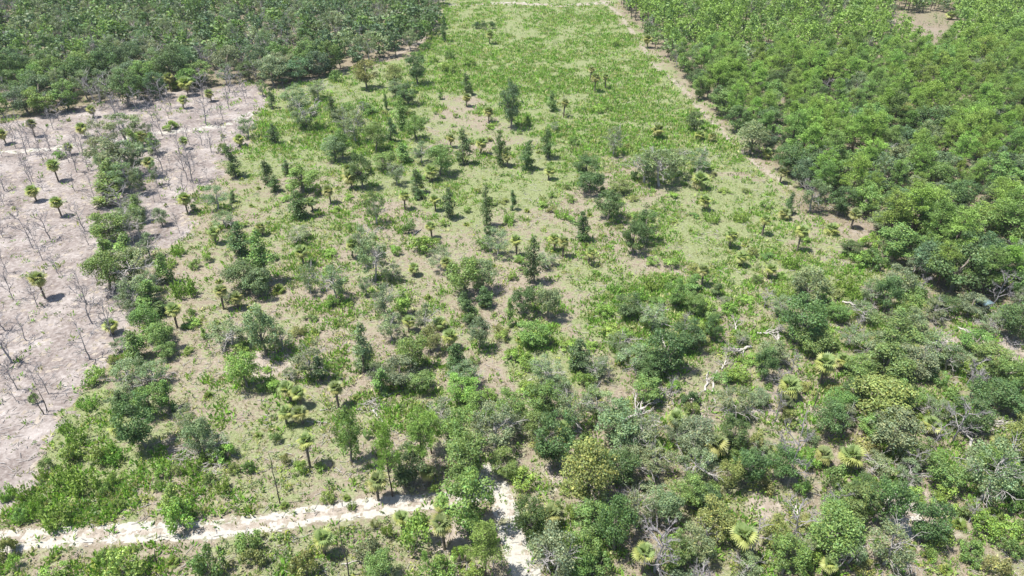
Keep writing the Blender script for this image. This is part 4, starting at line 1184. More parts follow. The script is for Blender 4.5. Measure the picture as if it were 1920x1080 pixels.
q|45.9|87.7|4.5|4.5|y|3|big ~41 ~68 ~09
k|49.1|85.3|5.2|0.3|e|0|short bare dark trunk ~73 ~49
o|48.8|79.0|7.6|4.6|k|4|dark ~66 ~72 ~49
o|52.2|83.5|5.9|4.5|g|4|~66 ~73 ~49, second ~71
o|58.5|83.3|8.4|8.4|v|4|broad olive oak tree ~73 ~49
o|63.6|85.8|5.4|4.9|g|4|~66 ~72 ~16, second ~71
o|57.1|75.8|9.1|6.6|e|4|grey-~66 ~70 ~49
o|55.8|79.0|4.9|4.1|g|4|~66 ~73 ~49, ~71
q|55.5|80.3|2.9|2.3|y|3|small ~41 ~73 ~49
q|65.5|79.6|3.6|2.9|y|3|small ~41 ~72 ~16
q|49.4|72.6|5.0|4.3|y|3|big ~41 ~68 ~49
q|46.2|73.3|3.6|2.7|v|3|small olive low fan palm ~72 ~49
q|73.4|75.8|3.4|3.0|v|3|small olive low fan palm ~70 ~16
d|39.8|69.1|13.3|5.2|e|1|tall ~50 at ~24
o|33.8|69.8|8.7|4.5|k|4|tall dark ~66 ~72 ~24
o|30.8|68.8|6.9|3.5|v|4|tall olive oak tree ~72 ~24
q|30.4|74.9|5.0|4.4|v|3|big olive low fan palm ~72 ~24
o|38.9|70.3|6.8|4.3|k|4|dark ~66 ~72 ~24, ~71
b|36.3|68.6|3.2|2.6|v|7|olive leafy shrub ~72 ~24
o|50.1|62.6|11.5|4.9|k|4|tall dark ~66 ~72 ~18
o|46.9|63.2|7.3|5.0|g|4|~66 ~72 ~18
b|46.5|68.5|4.8|3.5|g|7|big ~63 ~68 ~49
o|54.8|59.9|8.0|4.9|k|4|dark ~66 at ~18
s|66.2|66.7|11.6|6.6|e|9|large ~26 ~70 ~18
o|62.0|69.4|6.7|5.0|g|4|~66 ~68 ~16, second ~71
o|71.3|80.5|7.1|5.8|k|4|dark ~66 ~73 ~16, ~71
d|68.3|78.0|8.8|5.6|e|1|~50 at ~16
o|70.9|67.0|6.7|4.7|k|4|dark ~66 ~68 ~16
o|75.8|74.9|8.2|5.5|v|4|olive oak tree ~70 ~16
o|70.5|72.1|4.8|3.9|g|4|~66 ~68 ~16, ~71
o|26.7|60.5|7.3|4.9|v|4|olive oak tree ~70 ~30
b|28.4|63.3|3.3|2.7|g|7|~63 ~72 ~24, third ~71
o|23.5|56.8|6.8|4.3|e|4|grey-~66 ~70 ~30
q|29.4|57.2|6.9|4.0|y|3|~41 ~70 ~30
o|34.4|59.2|5.6|3.7|v|4|olive oak tree ~68 ~24
o|34.5|55.1|7.3|4.7|g|4|~66 ~68 ~24, third ~71
o|41.0|57.7|9.0|5.9|g|4|~66 ~68 ~24, second ~71
s|43.3|56.5|5.7|4.1|e|9|~26 ~72 ~18, second ~71
s|48.0|56.4|7.3|5.6|e|9|~26 ~72 ~18, ~71
o|43.8|62.0|5.4|4.0|g|4|~66 ~68 ~24, ~71
d|37.5|60.0|7.3|5.8|e|1|~50 ~68 ~24, ~71
d|43.2|65.2|3.3|1.7|e|1|small ~50 ~70 ~24
b|61.2|54.8|4.5|3.0|v|7|big olive leafy shrub ~70 ~18
b|59.9|58.4|2.9|3.0|g|7|~63 ~70 ~18, ~71
b|63.6|61.2|3.8|3.8|y|7|bright ~63 ~70 ~18, second ~71
y|52.8|59.2|2.2|1.9|y|5|low yellow-green palmetto ~72 ~18
b|56.9|59.3|2.9|2.6|y|7|bright ~63 ~70 ~18, ~71
b|38.5|55.5|3.3|2.5|y|7|bright ~63 ~68 ~24
q|40.0|55.1|3.3|2.2|y|3|small ~41 ~72 ~18
b|69.9|64.1|2.9|2.7|g|7|~63 ~70 ~18, sixth ~71
o|77.6|85.8|6.1|5.7|k|4|dark ~66 ~73 ~16, second ~71
o|81.0|84.1|6.8|5.4|k|4|dark ~66 ~70 ~16
o|40.4|86.2|3.5|3.2|e|4|small grey-~66 ~68 ~35
b|44.2|81.7|3.1|2.8|v|7|olive leafy shrub ~72 ~49
o|27.7|76.0|7.0|5.1|e|4|grey-~66 ~72 ~24
s|26.5|70.4|6.9|5.1|e|9|~26 ~72 ~24
o|24.4|65.3|6.9|4.1|g|4|~66 ~73 ~30
b|44.0|73.1|3.7|3.1|y|7|bright ~63 ~73 ~24
o|26.4|65.3|5.5|3.7|k|4|dark ~66 ~72 ~24, third ~71
s|29.6|54.6|5.0|3.6|e|9|~26 ~70 ~30
o|59.9|73.1|5.6|4.7|g|4|~66 ~72 ~16, ~71
y|60.8|62.3|2.2|2.6|y|5|low yellow-green palmetto ~70 ~18, ~71
y|66.7|64.1|2.2|2.9|y|5|low yellow-green palmetto ~70 ~18, second ~71
b|37.7|76.0|4.1|3.2|v|7|big olive leafy shrub ~73 ~24
s|37.4|74.2|3.7|3.4|e|9|small ~26 ~73 ~24
b|41.1|67.8|3.3|2.3|g|7|~63 ~70 ~24, ~71
s|57.3|69.8|4.4|3.8|e|9|small ~26 ~70 ~49, second ~71
o|49.5|67.2|4.4|3.5|k|4|dark ~66 ~68 ~49
b|44.8|55.2|2.9|2.7|v|7|olive leafy shrub ~72 ~18
y|55.6|55.5|1.8|2.0|y|5|low yellow-green palmetto ~68 ~18
b|59.4|56.5|2.6|2.5|g|7|~63 ~70 ~18, third ~71
b|54.4|57.6|2.2|2.1|y|7|bright ~63 ~68 ~18
b|65.2|58.1|2.9|3.0|g|7|~63 ~70 ~18, fourth ~71
b|68.1|60.6|2.6|2.6|g|7|~63 ~70 ~18, fifth ~71
y|62.7|85.0|2.3|1.7|y|5|low yellow-green palmetto ~72 ~16, second ~71
o|56.6|87.1|4.6|4.1|k|4|dark ~66 ~73 ~49
s|68.0|82.9|4.6|4.0|e|9|~26 ~73 ~16
f|33.6|87.1|4.1|1.5|e|2|bleached fallen tree ~68 ~35, second ~71
f|78.4|82.1|1.7|3.1|e|2|bleached fallen tree ~70 ~16, third ~71
f|39.6|64.7|2.7|2.7|e|2|bleached fallen tree ~68 ~24, ~71
f|41.7|62.9|3.1|1.9|e|2|bleached fallen tree ~68 ~24, second ~71
f|66.0|85.8|2.3|3.5|e|2|bleached fallen tree ~73 ~16
f|29.5|87.5|1.5|3.2|e|2|bleached fallen tree ~68 ~35, third ~71
c|-79.8|124.7|5.8|2.9|g|8|slim green tree ~70 ~58
c|-71.8|123.4|7.4|3.3|g|8|slim green tree ~73 ~05
s|-75.9|115.1|6.7|2.8|e|9|~26 ~70 ~58, ~71
c|-89.3|150.3|7.2|3.5|g|8|slim green tree ~70 ~06
c|-109.7|193.4|7.1|3.5|g|8|slim green tree ~72 ~65, second ~71
s|-93.5|140.5|6.1|4.1|e|9|~26 ~68 ~06, second ~71
s|-73.3|118.8|5.8|3.9|e|9|~26 ~73 ~05
s|-107.6|186.6|5.3|3.9|e|9|~26 ~70 ~32, second ~71
s|-99.9|170.4|7.0|3.0|e|9|~26 ~73 ~06, second ~71
o|-112.1|178.7|6.4|3.1|e|4|tall grey-~66 ~70 ~32
s|-93.6|170.2|7.5|3.0|e|9|~26 ~73 ~06, third ~71
o|-102.1|174.8|6.8|2.8|e|4|tall grey-~66 ~73 ~06
s|-109.1|201.0|6.9|4.1|e|9|~26 ~72 ~65
c|-103.2|192.0|6.5|3.6|g|8|slim green tree ~72 ~65, ~71
c|-82.4|130.3|8.1|4.3|g|8|tall slim green tree ~68 ~06
s|-95.8|164.9|7.8|3.4|e|9|~26 ~73 ~06, ~71
s|-91.4|147.4|6.0|3.9|e|9|~26 ~70 ~06, ~71
o|-83.3|148.4|5.1|3.1|e|4|grey-~66 ~70 ~06
c|-88.5|132.4|5.7|3.6|g|8|slim green tree ~68 ~06
s|-113.7|181.9|6.8|3.9|e|9|~26 ~70 ~32, ~71
d|-77.7|88.9|6.6|3.4|e|1|~50 ~73 ~59, ~71
d|-106.9|188.5|6.3|3.6|e|1|~50 ~70 ~32, fifth ~71
d|-89.5|162.3|4.6|2.4|e|1|small ~50 ~70 ~06, third ~71
d|-89.7|184.6|5.4|3.7|e|1|~50 ~68 ~65, fifth ~71
d|-86.5|123.4|4.4|2.8|e|1|small ~50 ~73 ~58
d|-100.2|116.9|7.7|3.5|e|1|~50 ~72 ~58, second ~71
d|-123.0|213.5|8.2|4.1|e|1|~50 ~72 ~65, 12th ~71
d|-152.1|209.1|6.5|3.8|e|1|~50 ~73 ~32, 13th ~71
d|-83.3|162.4|7.6|3.7|e|1|~50 ~70 ~06, fourth ~71
b|-142.5|218.7|1.2|1.3|v|7|low olive leafy shrub ~73 ~32, second ~71
d|-164.9|213.2|8.9|6.2|e|1|~50 ~73 ~32, 20th ~71
b|-101.9|183.9|1.3|1.3|v|7|low olive leafy shrub ~72 ~65, second ~71
d|-110.6|249.0|8.6|6.0|e|1|~50 ~73 ~65, fifth ~71
d|-92.9|150.3|8.9|6.2|e|1|~50 ~70 ~06, ~71
d|-77.7|144.5|6.0|2.8|e|1|~50 ~70 ~06, second ~71
d|-108.0|228.1|4.9|3.0|e|1|small ~50 ~72 ~65
d|-140.1|191.1|8.9|6.2|e|1|~50 ~73 ~32, seventh ~71
d|-131.1|229.6|7.6|4.7|e|1|~50 ~72 ~65, 13th ~71
d|-122.0|208.7|6.2|3.3|e|1|~50 ~73 ~32, 16th ~71
d|-80.3|108.8|8.3|6.1|e|1|~50 ~68 ~58, ~71
d|-96.1|184.1|4.5|2.3|e|1|small ~50 ~68 ~65, ~71
d|-144.5|183.3|5.0|2.3|e|1|~50 ~72 ~32, seventh ~71
d|-95.1|189.7|7.8|4.6|e|1|~50 ~68 ~65, fourth ~71
b|-125.5|202.6|1.3|1.2|v|7|low olive leafy shrub ~73 ~32, ~71
d|-146.7|231.3|5.2|3.3|e|1|~50 ~73 ~32, 19th ~71
d|-121.8|147.1|7.6|5.2|e|1|~50 ~72 ~32, ninth ~71
d|-107.4|240.9|8.4|5.7|e|1|~50 ~73 ~65, fourth ~71
d|-92.2|157.1|4.4|3.0|e|1|small ~50 ~70 ~06, ~71
d|-106.4|141.7|7.9|5.8|e|1|~50 ~72 ~06, second ~71
d|-127.0|206.1|4.8|3.2|e|1|small ~50 ~73 ~32, second ~71
d|-137.9|231.4|5.7|3.9|e|1|~50 ~73 ~32, 22th ~71
d|-120.6|237.8|8.0|5.5|e|1|~50 ~72 ~65, seventh ~71
d|-134.8|193.9|8.1|4.6|e|1|~50 ~73 ~32, fourth ~71
d|-95.1|154.0|8.3|5.8|e|1|~50 ~73 ~06, ~71
d|-91.9|198.0|5.9|3.9|e|1|~50 ~68 ~65, ~71
d|-110.0|125.4|4.8|2.3|e|1|small ~50 ~72 ~58, second ~71
d|-137.3|198.0|4.3|3.1|e|1|small ~50 ~73 ~32, ~71
d|-100.4|145.5|7.5|5.0|e|1|~50 ~72 ~06, ~71
d|-126.0|169.3|8.6|4.5|e|1|~50 ~72 ~32, second ~71
d|-143.8|202.0|6.3|4.3|e|1|~50 ~73 ~32, ninth ~71
d|-111.6|221.6|7.6|3.5|e|1|~50 ~72 ~65, third ~71
d|-127.8|172.7|6.4|3.3|e|1|~50 ~72 ~32, ~71
d|-93.6|257.5|8.9|4.2|e|1|~50 ~73 ~65, tenth ~71
d|-97.2|243.5|4.9|3.3|e|1|small ~50 ~73 ~65, second ~71
d|-94.5|229.2|8.6|4.7|e|1|~50 ~73 ~65, second ~71
d|-125.2|185.8|5.9|3.9|e|1|~50 ~73 ~32, second ~71
d|-90.8|235.5|7.6|3.8|e|1|~50 ~70 ~65, third ~71
d|-151.4|204.4|7.4|3.6|e|1|~50 ~73 ~32, 12th ~71
d|-96.5|260.1|6.9|4.8|e|1|~50 ~73 ~65, ninth ~71
d|-101.9|166.9|8.7|5.1|e|1|~50 ~73 ~06, third ~71
d|-77.4|113.9|5.8|4.2|e|1|~50 ~70 ~58
d|-122.1|167.2|4.1|2.3|e|1|small ~50 ~72 ~32, ~71
d|-129.3|183.5|6.5|3.2|e|1|~50 ~73 ~32, ~71
b|-123.7|157.0|0.8|1.2|v|7|low olive leafy shrub ~72 ~32, second ~71
d|-108.8|236.6|5.1|2.3|e|1|~50 ~73 ~65, third ~71
d|-96.6|249.3|4.3|3.0|e|1|small ~50 ~73 ~65, third ~71
d|-146.2|196.1|6.8|4.5|e|1|~50 ~73 ~32, tenth ~71
d|-129.4|161.1|7.3|3.4|e|1|~50 ~72 ~32, fifth ~71
b|-110.3|202.7|1.4|1.5|v|7|low olive leafy shrub ~72 ~65, ~71
d|-131.1|225.7|7.3|4.1|e|1|~50 ~72 ~65, 16th ~71
d|-124.8|227.9|8.9|5.8|e|1|~50 ~72 ~65, tenth ~71
d|-83.0|205.5|5.8|3.3|e|1|~50 ~70 ~65, second ~71
d|-143.6|211.5|6.5|4.2|e|1|~50 ~73 ~32, 11th ~71
b|-138.5|187.3|1.2|1.0|v|7|low olive leafy shrub ~72 ~32, ~71
d|-103.0|132.4|6.0|3.9|e|1|~50 ~73 ~58, second ~71
d|-87.2|173.9|8.5|5.3|e|1|~50 ~68 ~65, sixth ~71
d|-93.2|219.4|6.5|4.6|e|1|~50 ~70 ~65, ~71
d|-85.0|197.8|8.1|3.8|e|1|~50 ~68 ~65, second ~71
d|-82.2|174.6|4.0|1.9|e|1|small ~50 ~68 ~65, second ~71
d|-98.6|255.5|5.9|3.6|e|1|~50 ~73 ~65, eighth ~71
d|-124.0|151.7|5.5|3.9|e|1|~50 ~72 ~32, eighth ~71
d|-121.4|232.6|6.9|3.6|e|1|~50 ~72 ~65, ninth ~71
d|-89.9|103.6|5.8|3.8|e|1|~50 ~72 ~58, third ~71
d|-142.2|196.3|5.3|3.6|e|1|~50 ~73 ~32, eighth ~71
d|-104.0|195.2|8.9|4.6|e|1|~50 ~72 ~65, eighth ~71
d|-83.7|90.0|7.1|3.5|e|1|~50 ~73 ~59, second ~71
d|-96.2|198.8|6.9|4.4|e|1|~50 ~72 ~65, second ~71
d|-92.5|241.8|6.4|3.8|e|1|~50 ~73 ~65, sixth ~71
d|-75.5|98.0|7.6|5.4|e|1|~50 ~68 ~58, third ~71
d|-147.7|227.1|6.8|5.1|e|1|~50 ~73 ~32, 17th ~71
d|-114.8|231.3|7.7|5.4|e|1|~50 ~72 ~65, fourth ~71
d|-85.4|138.3|7.4|3.5|e|1|~50 ~68 ~06, ~71
d|-128.5|221.4|8.0|5.5|e|1|~50 ~72 ~65, 14th ~71
d|-130.6|213.7|6.2|3.6|e|1|~50 ~73 ~32, 15th ~71
d|-117.9|142.6|6.6|3.5|e|1|~50 ~68 ~32
d|-119.4|178.8|9.0|5.3|e|1|~50 ~70 ~32, second ~71
d|-100.8|224.2|5.4|2.9|e|1|~50 ~73 ~65, ~71
d|-82.8|166.9|4.2|2.3|e|1|small ~50 ~68 ~65, third ~71
d|-73.5|103.4|8.7|4.3|e|1|~50 ~68 ~58, second ~71
d|-108.4|184.0|7.5|5.6|e|1|~50 ~70 ~32, fourth ~71
d|-114.0|167.2|5.3|3.3|e|1|~50 ~70 ~32, ~71
b|-86.5|158.1|1.2|1.0|v|7|low olive leafy shrub ~70 ~06
d|-96.8|234.8|4.6|2.1|e|1|small ~50 ~73 ~65, ~71
b|-88.0|205.0|1.3|1.7|v|7|low olive leafy shrub ~68 ~65
d|-107.2|206.0|7.7|4.9|e|1|~50 ~72 ~65, fifth ~71
d|-124.1|218.1|5.3|2.4|e|1|~50 ~72 ~65, 11th ~71
d|-103.7|158.2|7.7|3.8|e|1|~50 ~73 ~06, second ~71
b|-162.8|217.3|1.1|1.7|v|7|low olive leafy shrub ~73 ~32, third ~71
b|-84.8|226.1|0.9|1.6|v|7|low olive leafy shrub ~70 ~65
d|-101.7|252.8|8.3|3.7|e|1|~50 ~73 ~65, seventh ~71
d|41.9|82.1|7.0|3.9|e|1|~50 ~73 ~24
f|95.3|107.3|4.0|3.1|e|2|bleached fallen tree ~73 ~56
d|31.7|58.2|5.6|4.3|e|1|~50 ~68 ~24, second ~71
d|49.9|114.1|4.4|4.3|e|1|small ~50 ~73 ~35
d|35.2|71.8|4.5|3.1|e|1|small ~50 ~72 ~24
f|25.2|97.3|3.9|3.6|e|2|bleached fallen tree ~68 ~42, second ~71
f|37.4|96.3|4.8|3.2|e|2|bleached fallen tree ~72 ~35, second ~71
d|71.7|70.0|4.1|3.6|e|1|small ~50 ~68 ~16
d|12.4|70.5|4.4|4.9|e|1|small ~50 ~73 ~31, ~71
f|55.8|111.3|4.2|3.1|e|2|bleached fallen tree ~73 ~09
d|41.2|75.2|4.1|4.3|e|1|small ~50 ~73 ~24
d|63.7|104.7|4.6|3.1|e|1|small ~50 ~70 ~09
d|31.5|103.6|6.6|3.4|e|1|~50 ~68 ~42, ~71
f|20.3|79.2|5.1|4.9|e|2|bleached fallen tree ~73 ~31, third ~71
d|26.1|87.3|5.6|3.1|e|1|~50 ~68 ~42, third ~71
f|70.5|78.5|6.5|5.0|e|2|bleached fallen tree ~70 ~16, ~71
f|75.9|82.1|6.0|3.9|e|2|bleached fallen tree ~70 ~16, second ~71
d|58.2|71.5|5.1|4.5|e|1|~50 ~70 ~49
d|14.3|63.3|6.1|3.2|e|1|~50 ~68 ~31
d|44.6|89.5|5.0|3.7|e|1|small ~50 ~68 ~35
d|76.5|88.4|6.3|4.5|e|1|~50 ~73 ~16
d|48.6|94.3|5.0|3.6|e|1|small ~50 ~68 ~09
f|42.4|107.4|6.2|3.4|e|2|bleached fallen tree ~73 ~35, second ~71
d|23.0|52.6|5.8|4.6|e|1|~50 ~70 ~30
f|77.2|102.1|6.4|4.8|e|2|bleached fallen tree ~68 ~51, second ~71
d|4.1|76.9|4.1|3.4|e|1|small ~50 ~73 ~31, second ~71
d|72.3|95.9|4.9|4.0|e|1|small ~50 ~72 ~56
d|82.8|118.6|5.1|4.0|e|1|~50 ~72 ~51
d|44.4|64.1|6.2|3.1|e|1|~50 ~70 ~24
d|62.6|62.9|3.6|3.6|e|1|small ~50 ~70 ~18
d|25.2|59.2|4.3|3.7|e|1|small ~50 ~70 ~30
d|89.0|99.5|3.5|3.3|e|1|small ~50 ~68 ~56
d|64.2|76.4|5.5|4.7|e|1|~50 ~72 ~16
d|51.9|105.2|3.9|4.6|e|1|small ~50 ~73 ~09
y|-55.7|173.4|0.8|1.8|y|5|low yellow-green palmetto ~73 ~22
b|-61.1|108.0|1.7|3.3|y|7|low bright ~63 ~70 ~05
y|4.5|140.4|1.3|1.7|y|5|low yellow-green palmetto ~72 ~37
b|-11.0|155.5|1.8|2.0|y|7|bright ~63 ~72 ~53
y|-17.0|117.6|0.9|2.0|y|5|low yellow-green palmetto ~72 ~44
b|-2.1|106.1|1.6|2.9|v|7|low olive leafy shrub ~68 ~44
y|18.9|153.2|1.1|2.3|y|5|low yellow-green palmetto ~72 ~04
y|-42.4|217.9|1.2|1.8|y|5|low yellow-green palmetto ~70 ~43, ~71
b|-36.4|158.3|1.8|1.7|y|7|bright ~63 ~73 ~36
y|-61.1|123.4|0.9|2.0|y|5|low yellow-green palmetto ~73 ~27, ~71
b|-45.3|125.0|1.0|1.8|y|7|low bright ~63 ~70 ~27
y|-19.7|204.5|1.2|2.0|y|5|low yellow-green palmetto ~72 ~20, second ~71
b|67.0|140.7|1.6|2.3|y|7|low bright ~63 ~73 ~48
y|40.0|109.4|1.2|1.6|y|5|low yellow-green palmetto ~73 ~35, ~71
y|3.7|155.5|0.9|1.9|y|5|low yellow-green palmetto ~70 ~53
b|-42.8|192.7|1.6|2.3|y|7|low bright ~63 ~68 ~43, second ~71
b|-0.6|219.0|1.9|2.8|v|7|olive leafy shrub at ~20
y|52.8|138.8|1.2|2.2|y|5|low yellow-green palmetto ~72 ~48, ~71
b|-22.7|221.7|1.5|2.0|y|7|low bright ~63 ~72 ~20, third ~71
b|-7.3|201.6|1.4|3.1|v|7|low olive leafy shrub ~72 ~20
b|30.6|162.1|1.1|3.3|v|7|low olive leafy shrub ~72 ~21
b|18.1|195.2|1.4|1.6|v|7|low olive leafy shrub ~70 ~20
y|7.7|192.6|1.2|2.0|y|5|low yellow-green palmetto ~68 ~20
y|-45.4|187.9|1.0|2.0|y|5|low yellow-green palmetto ~68 ~43, second ~71
b|-33.5|224.3|1.7|3.3|v|7|low olive leafy shrub ~70 ~43, third ~71
b|46.7|116.6|1.3|3.3|y|7|low bright ~63 ~73 ~35
b|18.4|202.1|1.8|2.1|y|7|bright ~63 ~70 ~20
b|1.7|131.8|1.7|2.5|y|7|low bright ~63 ~73 ~34
y|-10.9|148.6|1.0|1.8|y|5|low yellow-green palmetto ~72 ~53, ~71
b|17.0|132.9|1.7|2.9|v|7|low olive leafy shrub ~70 ~37
b|55.1|166.3|1.1|3.1|y|7|low bright ~63 ~72 ~61, ~71
b|-40.6|105.6|1.4|2.8|v|7|low olive leafy shrub ~72 ~67
b|51.5|172.7|1.6|1.8|y|7|low bright ~63 ~70 ~21, third ~71
y|-26.0|87.7|1.1|2.0|y|5|low yellow-green palmetto ~72 ~60
b|2.3|207.8|1.3|2.3|g|7|low ~63 ~68 ~20
b|25.5|147.4|0.9|1.9|v|7|low olive leafy shrub ~68 ~04
y|-66.4|168.4|0.9|1.7|y|5|low yellow-green palmetto ~72 ~22, second ~71
b|7.5|158.7|1.6|2.9|y|7|low bright ~63 ~70 ~53
b|17.8|127.0|1.1|1.9|y|7|low bright ~63 ~70 ~37
b|-43.4|172.2|1.6|2.3|y|7|low bright ~63 ~73 ~36, ~71
b|15.1|161.2|1.9|2.6|y|7|bright ~63 ~72 ~04
b|38.2|150.3|0.9|2.6|y|7|low bright ~63 ~73 ~62
b|-18.4|213.9|1.0|1.9|y|7|low bright ~63 ~72 ~20, second ~71
y|43.9|187.9|1.3|1.9|y|5|low yellow-green palmetto ~73 ~21, third ~71
b|54.5|176.6|1.4|2.8|v|7|low olive leafy shrub ~72 ~61
b|-32.1|114.9|1.2|1.6|y|7|low bright ~63 ~73 ~67
b|10.1|101.2|1.3|2.8|y|7|low bright ~63 ~68 ~34, second ~71
b|-46.7|229.0|1.3|2.1|v|7|low olive leafy shrub ~70 ~43, ~71
b|-43.5|155.5|1.6|2.9|y|7|low bright ~63 ~70 ~22
b|14.5|101.4|1.8|2.5|y|7|low bright ~63 ~72 ~42
b|-6.6|212.1|1.6|2.7|y|7|low bright ~63 ~72 ~20, ~71
y|-19.0|99.7|1.3|1.8|y|5|low yellow-green palmetto ~73 ~60
y|-28.9|136.5|1.1|1.7|y|5|low yellow-green palmetto ~68 ~36, second ~71
b|-49.7|165.3|1.6|2.9|y|7|low bright ~63 ~73 ~22, third ~71
y|47.6|160.0|1.2|2.1|y|5|low yellow-green palmetto ~70 ~21
b|40.9|163.3|1.5|2.8|y|7|low bright ~63 ~70 ~21, ~71
y|-22.9|182.9|1.1|2.2|y|5|low yellow-green palmetto ~73 ~36, second ~71
y|23.7|167.5|1.1|2.2|y|5|low yellow-green palmetto ~73 ~04
b|-41.1|90.2|1.9|3.3|y|7|bright ~63 ~70 ~28
y|22.5|204.9|0.8|1.5|y|5|low yellow-green palmetto ~68 ~47
y|41.1|182.2|1.0|1.6|y|5|low yellow-green palmetto ~73 ~21, ~71
b|-55.2|209.0|1.9|2.5|y|7|bright ~63 ~72 ~43
b|32.5|110.4|1.8|2.3|y|7|low bright ~63 ~70 ~42, ~71
b|-47.3|106.7|1.5|1.6|g|7|low ~63 ~73 ~00
b|33.9|195.9|1.8|2.4|v|7|low olive leafy shrub ~73 ~21
b|-2.1|160.7|1.1|3.1|v|7|low olive leafy shrub ~73 ~53
b|-23.6|175.0|1.4|3.3|y|7|low bright ~63 ~70 ~36
y|-50.8|88.5|1.2|2.1|y|5|low yellow-green palmetto ~72 ~28
b|-6.7|96.9|1.8|1.9|g|7|~63 ~70 ~60
b|51.2|123.8|1.8|2.2|g|7|~63 ~68 ~48
y|-65.2|158.3|1.2|1.6|y|5|low yellow-green palmetto ~72 ~22, ~71
y|42.0|145.5|0.9|1.6|y|5|low yellow-green palmetto ~70 ~62
b|-60.2|140.6|1.4|2.1|y|7|low bright ~63 ~72 ~22, second ~71
b|14.1|168.6|1.5|1.9|v|7|low olive leafy shrub ~72 ~04
b|-64.4|148.3|1.2|3.3|y|7|low bright ~63 ~72 ~22, ~71
b|55.0|181.6|1.1|2.6|y|7|low bright ~63 ~72 ~61, second ~71
b|-62.6|206.3|1.0|1.9|v|7|low olive leafy shrub ~72 ~43
y|1.3|103.6|0.8|2.0|y|5|low yellow-green palmetto ~68 ~34
b|-9.0|166.4|1.9|1.9|v|7|olive leafy shrub ~73 ~53
b|-25.2|225.5|1.7|1.6|y|7|low bright ~63 ~72 ~20, fourth ~71
b|-18.4|222.2|1.9|1.8|y|7|bright ~63 ~72 ~20
b|-52.5|213.3|1.6|2.9|v|7|low olive leafy shrub at ~43
y|-12.0|199.3|1.1|1.5|y|5|low yellow-green palmetto ~72 ~20, ~71
b|28.9|152.4|1.8|2.8|y|7|bright ~63 ~70 ~04
b|-42.8|94.9|1.1|1.7|y|7|low bright ~63 ~68 ~00
y|-31.5|141.7|1.0|2.1|y|5|low yellow-green palmetto ~68 ~36, ~71
y|-74.0|196.4|0.8|1.5|y|5|low yellow-green palmetto ~70 ~65
b|-28.7|212.3|1.0|2.7|y|7|low bright ~63 ~70 ~43
y|-26.4|145.7|1.0|1.6|y|5|low yellow-green palmetto ~70 ~36, ~71
b|56.5|124.9|1.7|2.2|y|7|low bright ~63 ~68 ~48
b|10.3|163.8|1.6|2.3|y|7|low bright ~63 ~72 ~04, second ~71
y|-18.3|161.4|1.0|1.5|y|5|low yellow-green palmetto ~72 ~53, second ~71
b|8.9|141.1|1.0|3.0|y|7|low bright ~63 ~73 ~37
b|-63.4|201.0|1.1|2.3|g|7|low ~63 ~72 ~43
y|-35.7|184.1|0.8|2.1|y|5|low yellow-green palmetto ~73 ~36, ~71
y|-23.8|169.4|1.1|2.0|y|5|low yellow-green palmetto ~70 ~36, second ~71
b|2.5|127.5|1.7|2.7|g|7|low ~63 ~73 ~34
b|34.2|124.2|1.5|1.6|y|7|low bright ~63 ~73 ~42
b|44.4|152.9|1.3|2.6|g|7|low ~63 ~68 ~21
b|-41.6|163.0|1.2|2.8|y|7|low bright ~63 ~72 ~36
b|-58.0|167.9|1.8|2.3|y|7|low bright ~63 ~73 ~22, second ~71
b|10.0|155.3|1.8|2.6|v|7|low olive leafy shrub ~73 ~37
b|60.8|166.5|1.3|2.5|v|7|low olive leafy shrub ~68 ~61
b|-17.2|140.0|1.4|2.0|y|7|low bright ~63 ~72 ~53, second ~71
b|-46.5|196.5|1.6|2.1|y|7|low bright ~63 ~68 ~43, ~71
b|-16.1|148.4|1.8|2.1|y|7|low bright ~63 ~72 ~53, ~71
b|-38.9|110.3|1.4|2.7|g|7|low ~63 ~73 ~67
b|14.2|151.1|1.2|2.4|y|7|low bright ~63 ~72 ~04, ~71
b|28.7|114.9|1.7|3.4|g|7|low ~63 ~73 ~42
b|-52.2|132.1|1.6|2.3|g|7|low ~63 ~68 ~22
y|49.8|143.6|0.9|1.6|y|5|low yellow-green palmetto ~72 ~48, second ~71
b|-30.0|92.6|1.8|1.8|g|7|low ~63 ~68 ~67
y|-32.1|207.2|1.1|2.1|y|5|low yellow-green palmetto ~70 ~43, second ~71
y|37.4|185.2|0.8|2.0|y|5|low yellow-green palmetto ~73 ~21, second ~71
b|-57.7|162.0|1.1|3.3|y|7|low bright ~63 ~73 ~22, ~71
b|-41.8|225.1|1.6|2.7|v|7|low olive leafy shrub ~70 ~43, second ~71
y|16.9|138.4|0.9|2.2|y|5|low yellow-green palmetto ~70 ~37
y|-50.3|192.7|1.0|1.9|y|5|low yellow-green palmetto ~68 ~43, ~71
b|-58.4|99.7|1.7|1.8|y|7|low bright ~63 ~68 ~05
y|-53.5|125.4|1.0|1.7|y|5|low yellow-green palmetto ~73 ~27, second ~71
y|9.0|201.5|0.9|1.7|y|5|low yellow-green palmetto ~70 ~20
b|-40.3|134.5|1.6|3.0|y|7|low bright ~63 ~68 ~22
b|-2.9|199.1|1.1|1.7|y|7|low bright ~63 ~68 ~20, ~71
b|39.2|127.4|1.9|3.1|v|7|olive leafy shrub ~70 ~62
b|-4.8|195.0|1.6|2.2|y|7|low bright ~63 ~68 ~20, second ~71
y|-34.0|188.4|1.1|2.2|y|5|low yellow-green palmetto ~68 ~43, third ~71
b|5.8|118.3|1.5|2.5|y|7|low bright ~63 ~68 ~34, ~71
b|36.9|106.0|1.3|2.4|y|7|low bright ~63 ~70 ~42, second ~71
b|56.2|133.6|1.3|3.1|g|7|low ~63 ~72 ~48
b|-28.3|217.7|1.9|3.4|g|7|~63 ~70 ~43, second ~71
y|26.8|142.5|0.9|2.3|y|5|low yellow-green palmetto ~73 ~62
